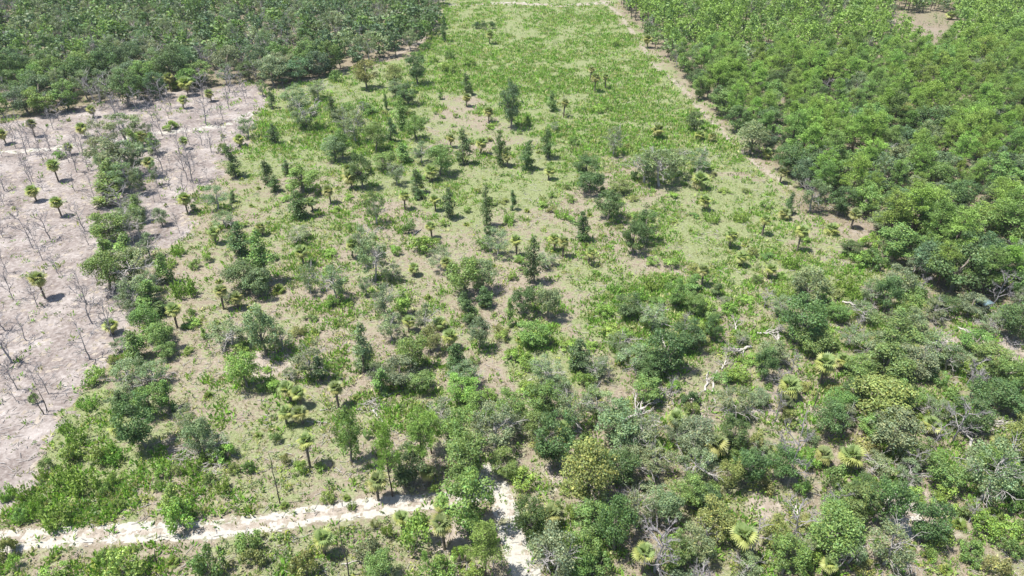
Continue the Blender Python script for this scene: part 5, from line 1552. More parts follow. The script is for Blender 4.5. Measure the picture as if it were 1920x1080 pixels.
b|-21.2|115.8|1.5|2.3|y|7|low bright ~63 ~72 ~44
b|-26.3|178.3|1.2|1.8|y|7|low bright ~63 ~73 ~36, second ~71
y|-4.0|129.8|0.9|1.6|y|5|low yellow-green palmetto ~72 ~34
b|45.5|171.2|1.0|2.1|y|7|low bright ~63 ~70 ~21, second ~71
b|27.2|90.2|2.2|2.3|y|7|bright ~63 ~68 ~42, ~71
b|62.3|113.0|2.5|3.1|g|7|~63 ~73 ~09
b|62.4|81.4|2.6|3.3|e|7|grey-~63 ~72 ~16
b|67.2|89.4|2.8|3.6|g|7|~63 ~73 ~16, third ~71
b|69.5|74.5|2.7|3.3|e|7|grey-~63 ~68 ~16
b|45.9|77.5|3.1|2.5|e|7|grey-~63 ~72 ~49
b|53.5|94.3|2.7|2.6|v|7|olive leafy shrub ~68 ~09
b|90.7|94.0|2.3|3.4|g|7|~63 ~68 ~56
b|23.5|99.3|2.1|3.7|g|7|~63 ~68 ~42, ~71
s|89.8|106.1|4.3|4.5|e|9|small ~26 ~73 ~56
s|25.2|77.3|5.3|3.5|e|9|~26 ~70 ~31, third ~71
b|32.7|106.9|3.1|3.2|v|7|olive leafy shrub ~70 ~42
s|72.2|118.2|4.7|3.2|e|9|~26 ~68 ~52, second ~71
b|54.4|89.1|1.6|3.5|v|7|low olive leafy shrub ~68 ~09, second ~71
b|19.2|97.8|2.4|2.8|g|7|~63 ~68 ~42, second ~71
b|36.0|92.3|2.1|3.5|g|7|~63 ~68 ~35
b|28.8|83.5|3.1|2.7|v|7|olive leafy shrub ~68 ~35
b|58.6|106.3|1.5|3.5|y|7|low bright ~63 ~70 ~09
b|68.5|85.7|2.6|3.0|g|7|~63 ~73 ~16, ~71
b|49.8|89.7|1.5|2.8|v|7|low olive leafy shrub ~68 ~09, ~71
b|38.5|110.9|1.7|3.9|g|7|low ~63 ~70 ~42
s|52.0|80.8|5.1|3.5|e|9|~26 ~73 ~49
b|72.3|91.6|3.1|3.2|g|7|~63 ~73 ~16, fourth ~71
b|58.1|100.9|2.5|2.3|g|7|~63 ~70 ~09
b|42.4|112.4|2.8|3.2|y|7|bright ~63 ~73 ~35
s|53.7|71.9|3.6|4.5|e|9|small ~26 ~70 ~49, ~71
y|74.8|78.2|1.4|1.9|y|5|low yellow-green palmetto ~70 ~16
b|45.6|65.8|2.1|3.4|g|7|~63 ~70 ~24, second ~71
b|81.8|88.4|1.5|3.3|v|7|low olive leafy shrub ~68 ~56
b|61.1|66.2|2.8|3.6|y|7|bright ~63 ~73 ~18
y|62.6|105.6|1.1|1.6|y|5|low yellow-green palmetto ~70 ~09, second ~71
b|28.0|67.2|2.9|3.0|g|7|~63 ~72 ~24, second ~71
b|73.5|88.4|2.2|3.0|g|7|~63 ~73 ~16, second ~71
s|71.6|106.8|4.3|3.2|e|9|small ~26 ~70 ~09, second ~71
b|8.6|68.3|1.8|3.2|v|7|low olive leafy shrub ~72 ~31
b|11.0|72.3|2.7|2.8|y|7|bright ~63 ~73 ~31
y|50.3|114.8|1.3|1.8|y|5|low yellow-green palmetto ~73 ~35, second ~71
y|32.3|56.7|1.0|2.1|y|5|low yellow-green palmetto ~68 ~24
b|11.3|77.4|2.3|3.8|g|7|~63 ~73 ~31, second ~71
b|13.1|88.2|2.2|2.8|g|7|~63 ~68 ~42, third ~71
s|80.6|109.7|5.0|4.4|e|9|~26 ~72 ~51
s|52.2|111.8|4.6|4.0|e|9|~26 ~73 ~09
b|21.5|53.4|2.0|3.6|e|7|grey-~63 ~70 ~30
b|33.4|73.9|2.2|2.7|g|7|~63 ~72 ~24, ~71
b|82.6|120.0|1.5|3.5|e|7|low grey-~63 ~72 ~51
s|66.8|70.9|3.7|3.1|e|9|small ~26 ~68 ~16
b|61.1|76.7|2.0|2.4|y|7|bright ~63 ~72 ~16
b|63.0|63.5|2.9|3.1|g|7|~63 ~70 ~18, second ~71
b|29.6|60.3|2.9|2.7|g|7|~63 ~68 ~24
b|83.6|114.9|2.9|2.3|g|7|~63 ~72 ~51, ~71
b|45.1|59.7|3.0|3.7|g|7|~63 ~72 ~18
b|34.8|102.4|1.7|3.4|v|7|low olive leafy shrub ~70 ~42
b|48.7|52.9|1.9|3.0|e|7|grey-~63 ~68 ~18
b|42.5|97.2|1.6|3.6|y|7|low bright ~63 ~68 ~35
b|59.6|94.2|2.0|3.7|e|7|grey-~63 ~70 ~09
b|57.7|66.8|1.8|3.5|y|7|low bright ~63 ~73 ~18
b|4.5|76.2|2.3|3.6|v|7|olive leafy shrub ~73 ~31
b|83.8|84.7|2.7|2.8|v|7|olive leafy shrub ~70 ~16
b|36.1|106.5|2.3|2.6|y|7|bright ~63 ~70 ~42, ~71
b|39.4|62.4|1.5|3.8|v|7|low olive leafy shrub ~68 ~24
b|62.6|117.1|1.5|2.7|y|7|low bright ~63 ~73 ~09
b|14.0|73.6|2.1|2.5|g|7|~63 ~73 ~31, ~71
b|18.5|68.8|1.5|3.4|e|7|low grey-~63 ~70 ~31
b|66.1|61.4|3.0|3.8|y|7|bright ~63 ~70 ~18, third ~71
s|14.4|92.7|5.3|4.1|e|9|~26 ~68 ~42, second ~71
s|99.0|113.3|5.6|3.4|e|9|~26 ~70 ~51, second ~71
b|21.6|65.5|2.9|3.2|g|7|~63 ~70 ~31
b|54.3|85.3|2.7|2.7|g|7|~63 ~73 ~49
b|96.7|108.0|2.2|3.3|v|7|olive leafy shrub ~73 ~56
b|53.9|76.4|2.3|3.9|v|7|olive leafy shrub ~73 ~49
s|70.9|115.1|5.3|4.4|e|9|~26 ~70 ~09, third ~71
y|65.4|83.2|1.1|2.0|y|5|low yellow-green palmetto ~72 ~16, ~71
b|66.4|117.8|1.8|3.8|v|7|olive leafy shrub ~73 ~09, second ~71
b|73.3|72.9|2.4|3.9|y|7|bright ~63 ~70 ~16
s|36.8|56.5|5.4|3.2|e|9|~26 ~68 ~24
b|85.8|94.5|3.1|3.0|v|7|olive leafy shrub ~68 ~56
b|79.3|96.0|2.2|2.4|e|7|grey-~63 ~72 ~56
b|58.6|79.3|1.9|2.4|e|7|grey-~63 ~70 ~49
y|57.2|97.5|1.3|2.3|y|5|low yellow-green palmetto ~70 ~09, ~71
b|13.8|61.2|2.7|3.6|g|7|~63 ~68 ~31
b|63.6|95.7|3.1|3.4|v|7|olive leafy shrub ~70 ~09
y|74.6|108.4|1.2|2.0|y|5|low yellow-green palmetto ~72 ~51
o|102.2|116.7|7.8|5.5|k|11|dark ~66 ~19, front ~74 fifth ~69
n|94.3|117.9|11.0|6.6|g|11|green pine tree ~19, second ~69
n|106.5|122.6|7.1|3.3|y|11|~54 ~19, fifth ~69
o|92.5|124.8|5.9|3.7|k|11|dark ~66 ~19, front ~74 third ~69
o|87.7|125.4|9.0|6.9|b|11|blue-~66 ~19, second ~69
o|99.8|126.7|10.3|6.4|b|11|blue-~66 ~19, fourth ~69
s|107.6|127.7|9.4|5.1|e|11|large ~26 ~19
o|111.6|129.9|10.0|9.4|g|11|~66 ~19, fifth ~69
n|94.7|130.7|12.9|8.2|y|11|tall ~54 ~19, fifth ~69
o|100.7|131.6|7.3|5.4|b|11|blue-~66 ~19, third ~69
o|83.6|131.9|9.5|8.5|g|11|~66 ~19, second ~69
n|92.2|134.7|12.7|6.7|g|11|tall green pine tree ~19, first ~69
o|97.3|134.9|7.6|6.4|k|11|dark ~66 ~19, front ~74 second ~69
n|108.7|135.2|15.0|9.3|g|11|tall green pine tree ~19, second ~69
n|89.8|139.2|14.2|8.9|y|11|tall ~54 ~19, third ~69
n|85.3|139.8|12.4|7.8|y|11|tall ~54 ~19, second ~69
o|106.4|141.1|9.4|8.8|g|11|~66 ~19, third ~69
n|118.3|141.2|11.3|7.4|y|11|~54 ~19, sixth ~69
n|96.1|142.8|12.3|6.7|y|11|tall ~54 ~19, fourth ~69
n|112.2|143.8|12.9|7.2|y|11|tall ~54 ~19, sixth ~69
o|91.4|145.0|11.0|10.3|b|11|blue-~66 ~19, first ~69
o|99.7|146.1|7.6|7.0|k|11|dark ~66 ~19, front ~74 first ~69
o|119.6|146.2|7.3|4.6|b|11|blue-~66 ~19, seventh ~69
o|105.6|148.0|6.6|4.2|k|11|dark ~66 ~19, front ~74 fourth ~69
n|94.9|149.9|11.5|5.5|y|11|~54 ~19, second ~69
o|112.5|150.7|6.0|3.9|k|11|dark ~66 ~19, second ~74 fifth ~69
o|121.4|151.7|6.0|4.5|b|11|blue-~66 ~19, sixth ~69
n|116.6|152.8|9.6|5.7|y|11|~54 ~19, third ~69
o|106.6|153.4|9.6|7.0|k|11|dark ~66 ~19, second ~74 third ~69
o|79.9|153.9|8.3|6.2|k|11|dark ~66 ~19, second ~74 first ~69
o|93.0|154.1|8.0|6.3|k|11|dark ~66 ~19, second ~74 second ~69
o|85.8|154.2|9.1|7.4|g|11|~66 ~19, first ~69
n|100.1|154.7|7.5|3.9|g|11|green pine tree ~19, first ~69
s|73.5|155.3|10.2|6.2|e|11|large ~26 ~17, seventh ~69
o|124.0|155.6|10.4|9.0|g|11|~66 ~19, fourth ~69
o|110.9|157.2|8.5|6.4|k|11|dark ~66 ~19, second ~74 fourth ~69
o|118.5|157.6|7.5|5.0|b|11|blue-~66 ~19, fifth ~69
n|128.4|158.2|11.8|5.4|y|11|~54 ~19, fourth ~69
n|89.6|159.5|8.4|4.7|y|11|~54 ~19, first ~69
n|85.0|160.1|13.2|6.9|y|11|tall ~54 ~19, first ~69
o|100.9|160.5|7.8|6.1|e|11|grey-~66 ~19
n|95.4|160.6|11.1|5.3|g|11|green pine tree ~64, front ~74 sixth ~69
n|77.8|160.9|10.5|5.8|g|11|green pine tree ~17, front ~74 seventh ~69
o|106.8|161.1|5.9|4.8|e|11|grey-~66 ~45, third ~69
o|124.8|161.5|7.4|5.2|b|11|blue-~66 ~45, seventh ~69
n|113.6|161.8|7.6|4.3|g|11|green pine tree ~45, front ~74 fourth ~69
o|87.7|164.2|6.5|4.5|e|11|grey-~66 ~64, second ~69
o|92.3|164.7|6.9|5.5|b|11|blue-~66 ~64, fifth ~69
n|103.0|165.6|13.0|6.9|y|11|tall ~54 ~45, front ~74 first ~69
n|118.7|165.9|8.8|4.1|y|11|~54 ~45, front ~74 third ~69
o|130.0|166.0|7.2|5.0|b|11|blue-~66 ~45, eighth ~69
o|134.4|166.4|8.0|6.1|g|11|~66 ~45, sixth ~69
o|110.1|167.6|8.6|6.7|g|11|~66 ~45, first ~69
o|96.9|167.7|11.0|9.5|b|11|blue-~66 ~64, sixth ~69
o|125.5|167.7|10.5|9.8|g|11|~66 ~45, fourth ~69
o|75.9|169.3|8.8|5.4|b|11|blue-~66 ~17, second ~69
o|84.9|169.4|8.4|7.9|g|11|~66 ~64, second ~69
n|91.8|170.3|10.4|5.2|y|11|~54 ~64, front ~74 fifth ~69
n|117.2|170.4|6.8|3.6|y|11|~54 ~45, front ~74 second ~69
o|122.5|171.3|7.3|6.0|e|11|grey-~66 ~45, fourth ~69
o|133.9|171.6|8.8|6.9|e|11|grey-~66 ~45, fifth ~69
o|100.1|171.8|7.2|4.4|e|11|grey-~66 ~64, fourth ~69
o|128.4|172.1|10.4|8.4|b|11|blue-~66 ~45, sixth ~69
n|106.7|172.3|12.8|6.2|y|11|tall ~54 ~45, front ~74 second ~69
o|81.4|172.4|10.7|7.4|b|11|blue-~66 ~17, third ~69
n|140.7|173.0|6.1|2.9|y|11|~54 ~45, front ~74 seventh ~69
o|113.4|173.1|9.3|8.2|b|11|blue-~66 ~45, third ~69
o|77.3|175.2|10.5|9.5|k|11|dark ~66 ~17, front ~74 fifth ~69
o|91.5|175.3|9.2|7.8|g|11|~66 ~64, third ~69
o|103.0|175.5|9.7|7.3|e|11|grey-~66 ~64, fifth ~69
n|120.2|176.1|12.9|6.3|y|11|tall ~54 ~45, front ~74 third ~69
n|85.0|176.3|12.5|7.6|g|11|tall green pine tree ~17, fourth ~69
o|110.2|176.9|8.9|6.4|k|11|dark ~66 ~45, front ~74 second ~69
n|134.9|178.2|12.2|7.7|g|11|tall green pine tree ~45, fifth ~69
n|125.7|178.3|9.7|4.8|y|11|~54 ~45, front ~74 fourth ~69
n|139.4|178.9|12.6|7.0|y|11|tall ~54 ~45, front ~74 seventh ~69
n|79.8|179.1|13.3|8.2|y|11|tall ~54 ~17, front ~74 third ~69
n|146.0|179.9|14.1|7.8|g|11|tall green pine tree ~45, ninth ~69
o|88.4|180.0|6.5|6.0|b|11|blue-~66 ~64, first ~69
n|130.3|180.1|8.8|5.5|y|11|~54 ~45, front ~74 sixth ~69
d|95.8|180.4|6.1|4.4|e|11|~50 ~64, fourth ~69
n|84.2|181.9|7.2|4.5|y|11|~54 ~17, front ~74 seventh ~69
o|109.8|181.9|7.2|5.5|b|11|blue-~66 ~45, first ~69
n|124.0|182.8|8.3|5.4|g|11|green pine tree ~45, front ~74 third ~69
n|114.6|182.9|8.3|5.0|y|11|~54 ~45, front ~74 first ~69
s|103.0|183.5|7.1|6.2|e|11|~26 ~64, fourth ~69
o|148.1|184.5|7.0|5.1|k|11|dark ~66 ~45, front ~74 sixth ~69
n|143.6|184.6|14.5|7.4|y|11|tall ~54 ~45, front ~74 eighth ~69
n|86.8|185.9|12.9|7.5|y|11|tall ~54 ~17, front ~74 sixth ~69
n|77.6|186.6|14.7|8.6|g|11|tall green pine tree ~17, second ~69
n|134.0|186.6|10.5|5.0|y|11|~54 ~45, front ~74 fifth ~69
n|91.6|187.2|7.9|3.9|g|11|green pine tree ~64, front ~74 first ~69
n|105.8|187.6|9.8|6.3|g|11|green pine tree ~64, front ~74 fifth ~69
n|114.0|187.7|8.9|5.3|y|11|~54 ~45, second ~74 first ~69
n|128.2|187.8|14.4|8.0|y|11|tall ~54 ~45, front ~74 fifth ~69
n|121.4|188.1|7.3|3.5|y|11|~54 ~45, second ~74 third ~69
n|96.2|188.2|12.4|7.5|y|11|tall ~54 ~64, front ~74 second ~69
n|100.8|188.6|12.5|7.4|y|11|tall ~54 ~64, front ~74 third ~69
n|82.6|188.9|14.2|8.0|y|11|tall ~54 ~17, front ~74 second ~69
d|142.9|189.9|6.5|3.8|e|11|~50 ~45, fourth ~69
o|110.1|189.9|6.4|5.9|e|11|grey-~66 ~64, sixth ~69
n|130.1|192.2|14.3|7.3|y|11|tall ~54 ~45, front ~74 fourth ~69
n|125.5|192.4|9.2|5.2|y|11|~54 ~45, second ~74 fifth ~69
o|115.7|192.5|9.7|8.7|b|11|blue-~66 ~45, second ~69
n|103.6|192.6|11.6|6.7|y|11|~54 ~64, front ~74 eighth ~69
n|136.7|192.7|7.9|5.0|y|11|~54 ~45, second ~74 seventh ~69
o|120.5|193.6|9.5|8.8|e|11|grey-~66 ~45, second ~69
o|74.7|193.7|5.7|4.3|b|11|blue-~66 ~17, first ~69
n|147.6|194.0|8.2|3.9|y|11|~54 ~45, second ~74 eighth ~69
n|141.4|194.4|12.4|6.0|y|11|tall ~54 ~45, front ~74 sixth ~69
n|155.2|194.6|13.0|7.0|y|11|tall ~54 ~45, second ~74 ninth ~69
o|80.4|195.7|6.4|4.1|k|11|dark ~66 ~17, front ~74 third ~69
n|133.0|197.0|13.1|7.7|g|11|tall green pine tree ~45, second ~69
o|151.4|197.3|7.0|6.4|g|11|~66 ~45, fifth ~69
o|108.3|197.5|9.4|6.5|k|11|dark ~66 ~64, second ~69
n|127.3|197.7|9.3|4.7|y|11|~54 ~45, second ~74 fourth ~69
n|86.7|197.9|13.5|6.6|y|11|tall ~54 ~17, front ~74 fourth ~69
n|121.1|198.2|6.5|3.3|y|11|~54 ~45, second ~74 second ~69
n|101.3|198.3|7.6|5.0|y|11|~54 ~64, front ~74 fourth ~69
n|91.3|198.3|11.6|5.7|y|11|~54 ~17, front ~74 eighth ~69
o|113.0|198.7|7.0|5.7|k|11|dark ~66 ~64, fourth ~69
n|138.2|199.1|11.1|5.8|y|11|~54 ~45, second ~74 sixth ~69
o|147.2|199.3|8.1|6.3|k|11|dark ~66 ~45, front ~74 fifth ~69
n|75.2|200.5|9.3|5.6|g|11|green pine tree ~17, front ~74 second ~69
n|83.1|200.8|7.5|4.7|y|11|~54 ~17, front ~74 third ~69
n|97.3|201.4|12.9|6.4|y|11|tall ~54 ~64, front ~74 first ~69
n|117.7|201.6|10.0|5.9|g|11|green pine tree ~64, front ~74 seventh ~69
n|154.8|201.8|13.0|6.2|y|11|tall ~54 ~45, second ~74 seventh ~69
n|89.0|202.4|8.2|5.0|y|11|~54 ~17, front ~74 fifth ~69
n|105.9|202.7|10.0|6.4|y|11|~54 ~64, front ~74 sixth ~69
n|141.3|202.9|14.2|9.0|y|11|tall ~54 ~45, second ~74 fourth ~69
o|127.7|203.2|10.8|10.1|k|11|dark ~66 ~45, front ~74 third ~69
n|159.8|203.4|6.1|3.7|y|11|~54 ~45, third ~74 seventh ~69
o|122.1|203.6|10.5|9.5|k|11|dark ~66 ~45, front ~74 first ~69
n|93.5|204.3|12.0|7.8|y|11|tall ~54 ~17, front ~74 fifth ~69
o|77.9|204.9|10.2|9.1|k|11|dark ~66 ~17, front ~74 second ~69
n|152.3|205.6|8.3|3.8|y|11|~54 ~45, third ~74 fifth ~69
n|84.8|205.8|10.5|6.1|y|11|~54 ~17, front ~74 fourth ~69
o|73.1|205.8|6.5|4.1|k|11|dark ~66 ~17, front ~74 first ~69
n|101.1|205.8|6.5|4.3|y|11|~54 ~64, front ~74 second ~69
n|115.2|205.9|13.7|7.1|g|11|tall green pine tree ~64, third ~69
o|147.1|206.0|6.6|4.6|k|11|dark ~66 ~45, front ~74 fourth ~69
o|109.0|206.1|10.8|9.9|g|11|~66 ~64, fifth ~69
s|137.6|207.4|7.5|4.5|e|11|~26 ~45, first ~69
n|124.5|208.0|9.4|6.2|g|11|green pine tree ~45, front ~74 first ~69
n|132.3|208.7|13.3|6.4|y|11|tall ~54 ~45, second ~74 second ~69
n|159.5|208.7|13.0|7.1|y|11|tall ~54 ~45, second ~74 eighth ~69
n|155.0|209.2|8.2|5.2|y|11|~54 ~45, third ~74 sixth ~69
n|92.0|209.3|11.9|6.8|y|11|~54 ~17, front ~74 sixth ~69
n|74.0|210.2|9.9|5.5|y|11|~54 ~17, front ~74 first ~69
n|115.3|210.4|13.6|7.2|y|11|tall ~54 ~64, front ~74 fourth ~69
o|142.6|210.4|9.4|8.0|b|11|blue-~66 ~45, fourth ~69
n|86.7|210.5|6.2|3.2|g|11|green pine tree ~17, front ~74 fifth ~69
d|101.8|210.6|8.8|4.0|e|11|~50 ~64, first ~69
n|78.8|211.6|11.3|7.0|y|11|~54 ~17, front ~74 second ~69
o|162.8|211.9|11.0|9.4|k|11|dark ~66 ~45, second ~74 sixth ~69
n|110.8|212.5|8.1|5.2|y|11|~54 ~64, front ~74 seventh ~69
d|138.5|212.6|6.6|3.4|e|11|~50 ~45, second ~69
n|125.3|212.8|11.7|6.3|y|11|~54 ~45, third ~74 second ~69
s|96.2|212.8|7.8|6.3|e|11|~26 ~17, fourth ~69
o|119.5|213.6|6.9|5.1|b|11|blue-~66 ~64, seventh ~69
o|106.3|214.0|7.0|6.5|b|11|blue-~66 ~64, fourth ~69
o|147.9|214.1|9.3|7.0|b|11|blue-~66 ~45, fifth ~69
n|130.3|214.7|13.5|8.5|y|11|tall ~54 ~45, second ~74 first ~69
o|75.1|214.7|5.5|4.5|g|11|~66 ~17, front ~74 second ~69
n|158.1|215.0|13.8|7.8|g|11|tall green pine tree ~45, sixth ~69
s|152.5|215.1|8.9|6.1|e|11|~26 ~45, second ~69
n|167.9|215.2|7.1|4.2|y|11|~54 ~45, third ~74 eighth ~69
n|114.8|215.3|9.6|5.4|y|11|~54 ~64, front ~74 ninth ~69
n|86.8|215.6|8.0|5.1|g|11|green pine tree ~17, front ~74 fourth ~69
n|91.6|216.2|6.3|3.2|y|11|~54 ~17, second ~74 seventh ~69
n|70.3|216.4|12.5|6.1|y|11|tall ~54 ~17, front ~74 first ~69
n|82.1|216.9|9.9|6.0|g|11|green pine tree ~17, front ~74 third ~69
n|134.9|217.2|9.7|4.9|y|11|~54 ~45, third ~74 third ~69
n|126.7|217.5|11.8|6.1|y|11|~54 ~45, third ~74 first ~69
o|97.7|218.3|7.6|6.2|g|11|~66 ~17, front ~74 fifth ~69
n|148.8|218.8|11.8|5.7|y|11|~54 ~45, third ~74 fourth ~69
n|109.9|219.2|9.8|5.0|g|11|green pine tree ~64, front ~74 second ~69
n|117.5|219.3|13.4|6.4|g|11|tall green pine tree ~64, second ~69
o|143.8|219.6|7.6|6.1|g|11|~66 ~45, second ~69
s|122.4|219.7|10.9|6.0|e|11|large ~26 ~64, third ~69
n|102.0|220.1|6.7|3.3|y|11|~54 ~17, second ~74 ninth ~69
n|76.8|220.3|10.0|5.3|y|11|~54 ~17, second ~74 second ~69
n|163.1|220.3|12.5|5.7|g|11|tall green pine tree ~45, seventh ~69
o|92.6|221.1|7.4|5.0|k|11|dark ~66 ~17, front ~74 fourth ~69
o|157.5|221.5|9.6|8.5|k|11|dark ~66 ~45, second ~74 second ~69
n|152.6|221.6|12.8|8.3|y|11|tall ~54 ~45, second ~74 sixth ~69
o|127.0|222.1|5.6|3.5|e|11|grey-~66 ~64, seventh ~69
d|137.3|222.3|7.1|3.0|e|11|~50 ~45, first ~69
o|-165.6|222.5|8.9|5.1|g|10|tall ~66 ~03
o|69.5|223.0|9.9|9.1|g|11|~66 ~17, front ~74 first ~69
o|82.0|223.7|8.4|6.6|e|11|grey-~66 ~17, first ~69
o|114.3|223.9|5.9|4.5|g|11|~66 ~64, fourth ~69
n|96.9|224.3|11.7|7.4|g|11|green pine tree ~17, front ~74 sixth ~69
o|105.8|224.3|5.7|5.2|g|11|~66 ~64, first ~69
o|131.8|224.3|6.8|5.2|e|11|grey-~66 ~45, first ~69
o|122.8|224.5|7.8|7.2|k|11|dark ~66 ~64, third ~69
d|86.4|224.9|7.5|3.6|e|11|~50 ~17, second ~69
o|-153.1|225.4|10.7|8.8|g|10|~66 ~03, first ~69
n|92.6|225.6|9.0|4.9|y|11|~54 ~17, second ~74 sixth ~69
n|149.9|225.8|9.9|5.5|g|11|green pine tree ~45, front ~74 fifth ~69
o|-159.7|226.0|10.0|8.9|b|10|blue-~66 ~03, first ~69
s|-173.3|226.0|12.0|6.8|e|10|large ~26 ~03, first ~69
s|170.9|226.1|9.3|5.1|e|11|large ~26 ~45, fifth ~69
n|74.5|226.3|10.7|5.7|y|11|~54 ~17, second ~74 first ~69
n|165.8|227.3|10.0|6.2|y|11|~54 ~45, fourth ~74 sixth ~69
n|155.3|227.4|12.2|7.1|y|11|tall ~54 ~45, second ~74 fifth ~69
n|143.8|227.4|6.1|3.3|g|11|green pine tree ~45, front ~74 second ~69
n|127.3|227.9|13.6|7.5|y|11|tall ~54 ~64, front ~74 fifth ~69
n|160.8|228.3|12.0|5.8|g|11|tall green pine tree ~45, fourth ~69
n|79.9|228.3|6.9|3.7|y|11|~54 ~17, second ~74 third ~69
o|100.5|228.5|6.3|5.2|e|11|grey-~66 ~17, second ~69
n|112.6|228.6|7.2|4.0|y|11|~54 ~64, front ~74 third ~69
o|-147.4|228.8|11.2|8.0|g|10|~66 ~03, second ~69
n|117.3|229.6|9.7|6.2|g|11|green pine tree ~64, front ~74 third ~69
n|107.4|230.1|9.9|6.0|y|11|~54 ~64, front ~74 first ~69
n|92.3|230.3|7.7|3.7|y|11|~54 ~17, second ~74 fifth ~69
n|72.8|230.7|9.8|5.8|g|11|green pine tree ~17, front ~74 first ~69
d|-139.8|231.0|11.6|5.4|e|10|tall ~50 ~03
s|-170.0|231.4|9.4|5.4|e|10|large ~26 ~03, third ~69
o|174.1|231.7|10.4|9.5|k|11|dark ~66 ~45, second ~74 fourth ~69
o|131.0|232.2|8.7|6.5|k|11|dark ~66 ~64, sixth ~69
o|87.4|232.3|10.3|6.9|g|11|~66 ~17, front ~74 third ~69
n|120.8|232.5|11.9|6.2|g|11|green pine tree ~64, front ~74 fourth ~69
n|168.5|232.5|6.9|4.2|y|11|~54 ~45, fourth ~74 fifth ~69
n|98.0|232.7|12.0|6.4|y|11|~54 ~17, second ~74 eighth ~69
n|152.1|232.9|9.4|4.6|y|11|~54 ~45, fourth ~74 fourth ~69
o|143.9|232.9|6.1|4.0|k|11|dark ~66 ~45, second ~74 first ~69
o|-158.9|233.2|11.9|9.6|b|10|blue-~66 ~03, second ~69
o|104.3|233.4|7.9|6.2|k|11|dark ~66 ~17, second ~74 fifth ~69
o|111.2|233.6|6.8|5.5|e|11|grey-~66 ~64, first ~69
o|-129.7|233.6|13.3|10.2|k|10|dark ~66 ~03, second ~69
n|137.6|233.7|7.2|3.5|y|11|~54 ~45, fourth ~74 first ~69
n|126.5|233.7|10.2|5.2|y|11|~54 ~64, second ~74 seventh ~69
n|157.2|233.9|14.7|8.0|y|11|tall ~54 ~45, second ~74 third ~69
d|162.9|234.1|7.4|3.9|e|11|~50 ~45, third ~69
n|82.1|234.4|11.7|7.4|y|11|~54 ~17, second ~74 fourth ~69
n|93.4|234.9|9.7|5.7|g|11|green pine tree ~17, second ~74 seventh ~69
s|117.3|236.1|10.8|5.9|e|11|large ~26 ~64, first ~69
n|75.9|236.7|9.5|5.8|y|11|~54 ~17, third ~74 second ~69
n|69.9|236.9|13.6|8.3|y|11|tall ~54 ~17, second ~74 first ~69
s|-141.0|236.9|9.1|6.4|e|10|large ~26 ~03, sixth ~69
n|145.2|237.2|11.3|5.8|y|11|~54 ~45, fourth ~74 second ~69
n|151.7|237.4|9.9|6.5|y|11|~54 ~45, fourth ~74 third ~69
s|-153.4|237.4|12.4|6.1|e|10|large ~26 ~03, fourth ~69
n|178.0|237.5|9.8|4.7|y|11|~54 ~45, fourth ~74 seventh ~69
n|170.5|237.8|9.0|5.1|y|11|~54 ~45, fifth ~74 sixth ~69
d|-172.5|238.0|8.8|4.3|e|10|~50 ~03
o|-166.2|238.0|11.0|8.1|k|10|dark ~66 ~03, first ~69
n|164.6|238.5|9.6|5.5|g|11|green pine tree ~45, second ~74 third ~69
n|122.2|238.7|9.2|4.6|y|11|~54 ~64, second ~74 sixth ~69
s|127.7|238.7|7.5|4.6|e|11|~26 ~64, fifth ~69
o|113.4|238.8|8.6|5.8|b|11|blue-~66 ~64, third ~69
n|103.3|239.0|11.4|5.5|y|11|~54 ~17, third ~74 eighth ~69
n|141.0|239.2|8.9|5.5|y|11|~54 ~45, fifth ~74 first ~69
n|134.7|239.5|7.0|3.4|y|11|~54 ~64, second ~74 ninth ~69
n|82.9|239.8|12.8|7.3|y|11|tall ~54 ~17, second ~74 fourth ~69
s|-178.7|240.0|13.0|6.7|e|10|large ~26 ~03, second ~69
n|89.5|240.1|6.2|3.9|y|11|~54 ~17, third ~74 fourth ~69
s|-147.2|240.2|10.9|7.1|e|10|large ~26 ~03, fifth ~69
n|184.4|240.3|11.0|7.1|y|11|~54 ~45, fifth ~74 eighth ~69
n|159.1|240.7|6.0|3.3|y|11|~54 ~45, fifth ~74 fourth ~69
n|97.0|241.4|10.0|6.2|y|11|~54 ~17, third ~74 fifth ~69
o|-130.3|241.4|9.2|5.7|g|10|~66 ~07, front ~74 third ~69
n|149.8|242.1|9.2|4.4|y|11|~54 ~45, fifth ~74 third ~69
n|78.0|242.1|13.4|8.1|y|11|tall ~54 ~17, second ~74 third ~69
n|73.2|242.2|12.7|8.2|y|11|tall ~54 ~17, second ~74 second ~69
o|-124.0|242.3|9.9|7.8|b|10|blue-~66 ~07, third ~69
n|68.4|242.5|11.1|6.6|y|11|~54 ~11, sixth ~69
n|115.8|242.6|6.9|3.3|y|11|~54 ~64, second ~74 first ~69
o|120.5|242.9|9.6|6.8|e|11|grey-~66 ~64, third ~69
n|137.7|242.9|13.0|7.9|y|11|tall ~54 ~64, front ~74 sixth ~69
n|131.2|243.3|11.2|5.3|y|11|~54 ~64, second ~74 eighth ~69
o|-156.0|243.4|10.9|10.3|k|10|dark ~66 ~07, fourth ~69
n|164.7|243.5|14.7|9.1|g|11|tall green pine tree ~45, third ~69
o|101.1|243.6|7.8|5.5|g|11|~66 ~17, front ~74 fourth ~69
n|143.8|243.6|11.1|7.2|y|11|~54 ~45, fifth ~74 second ~69
n|169.6|244.2|8.9|4.5|y|11|~54 ~45, fifth ~74 fifth ~69
n|111.4|244.6|13.7|8.1|y|11|tall ~54 ~17, second ~74 sixth ~69
s|86.5|244.6|8.3|6.5|e|11|~26 ~17, first ~69
n|176.5|244.9|8.2|4.7|g|11|green pine tree ~45, second ~74 fourth ~69
o|-166.9|245.0|9.3|7.3|b|10|blue-~66 ~07, second ~69
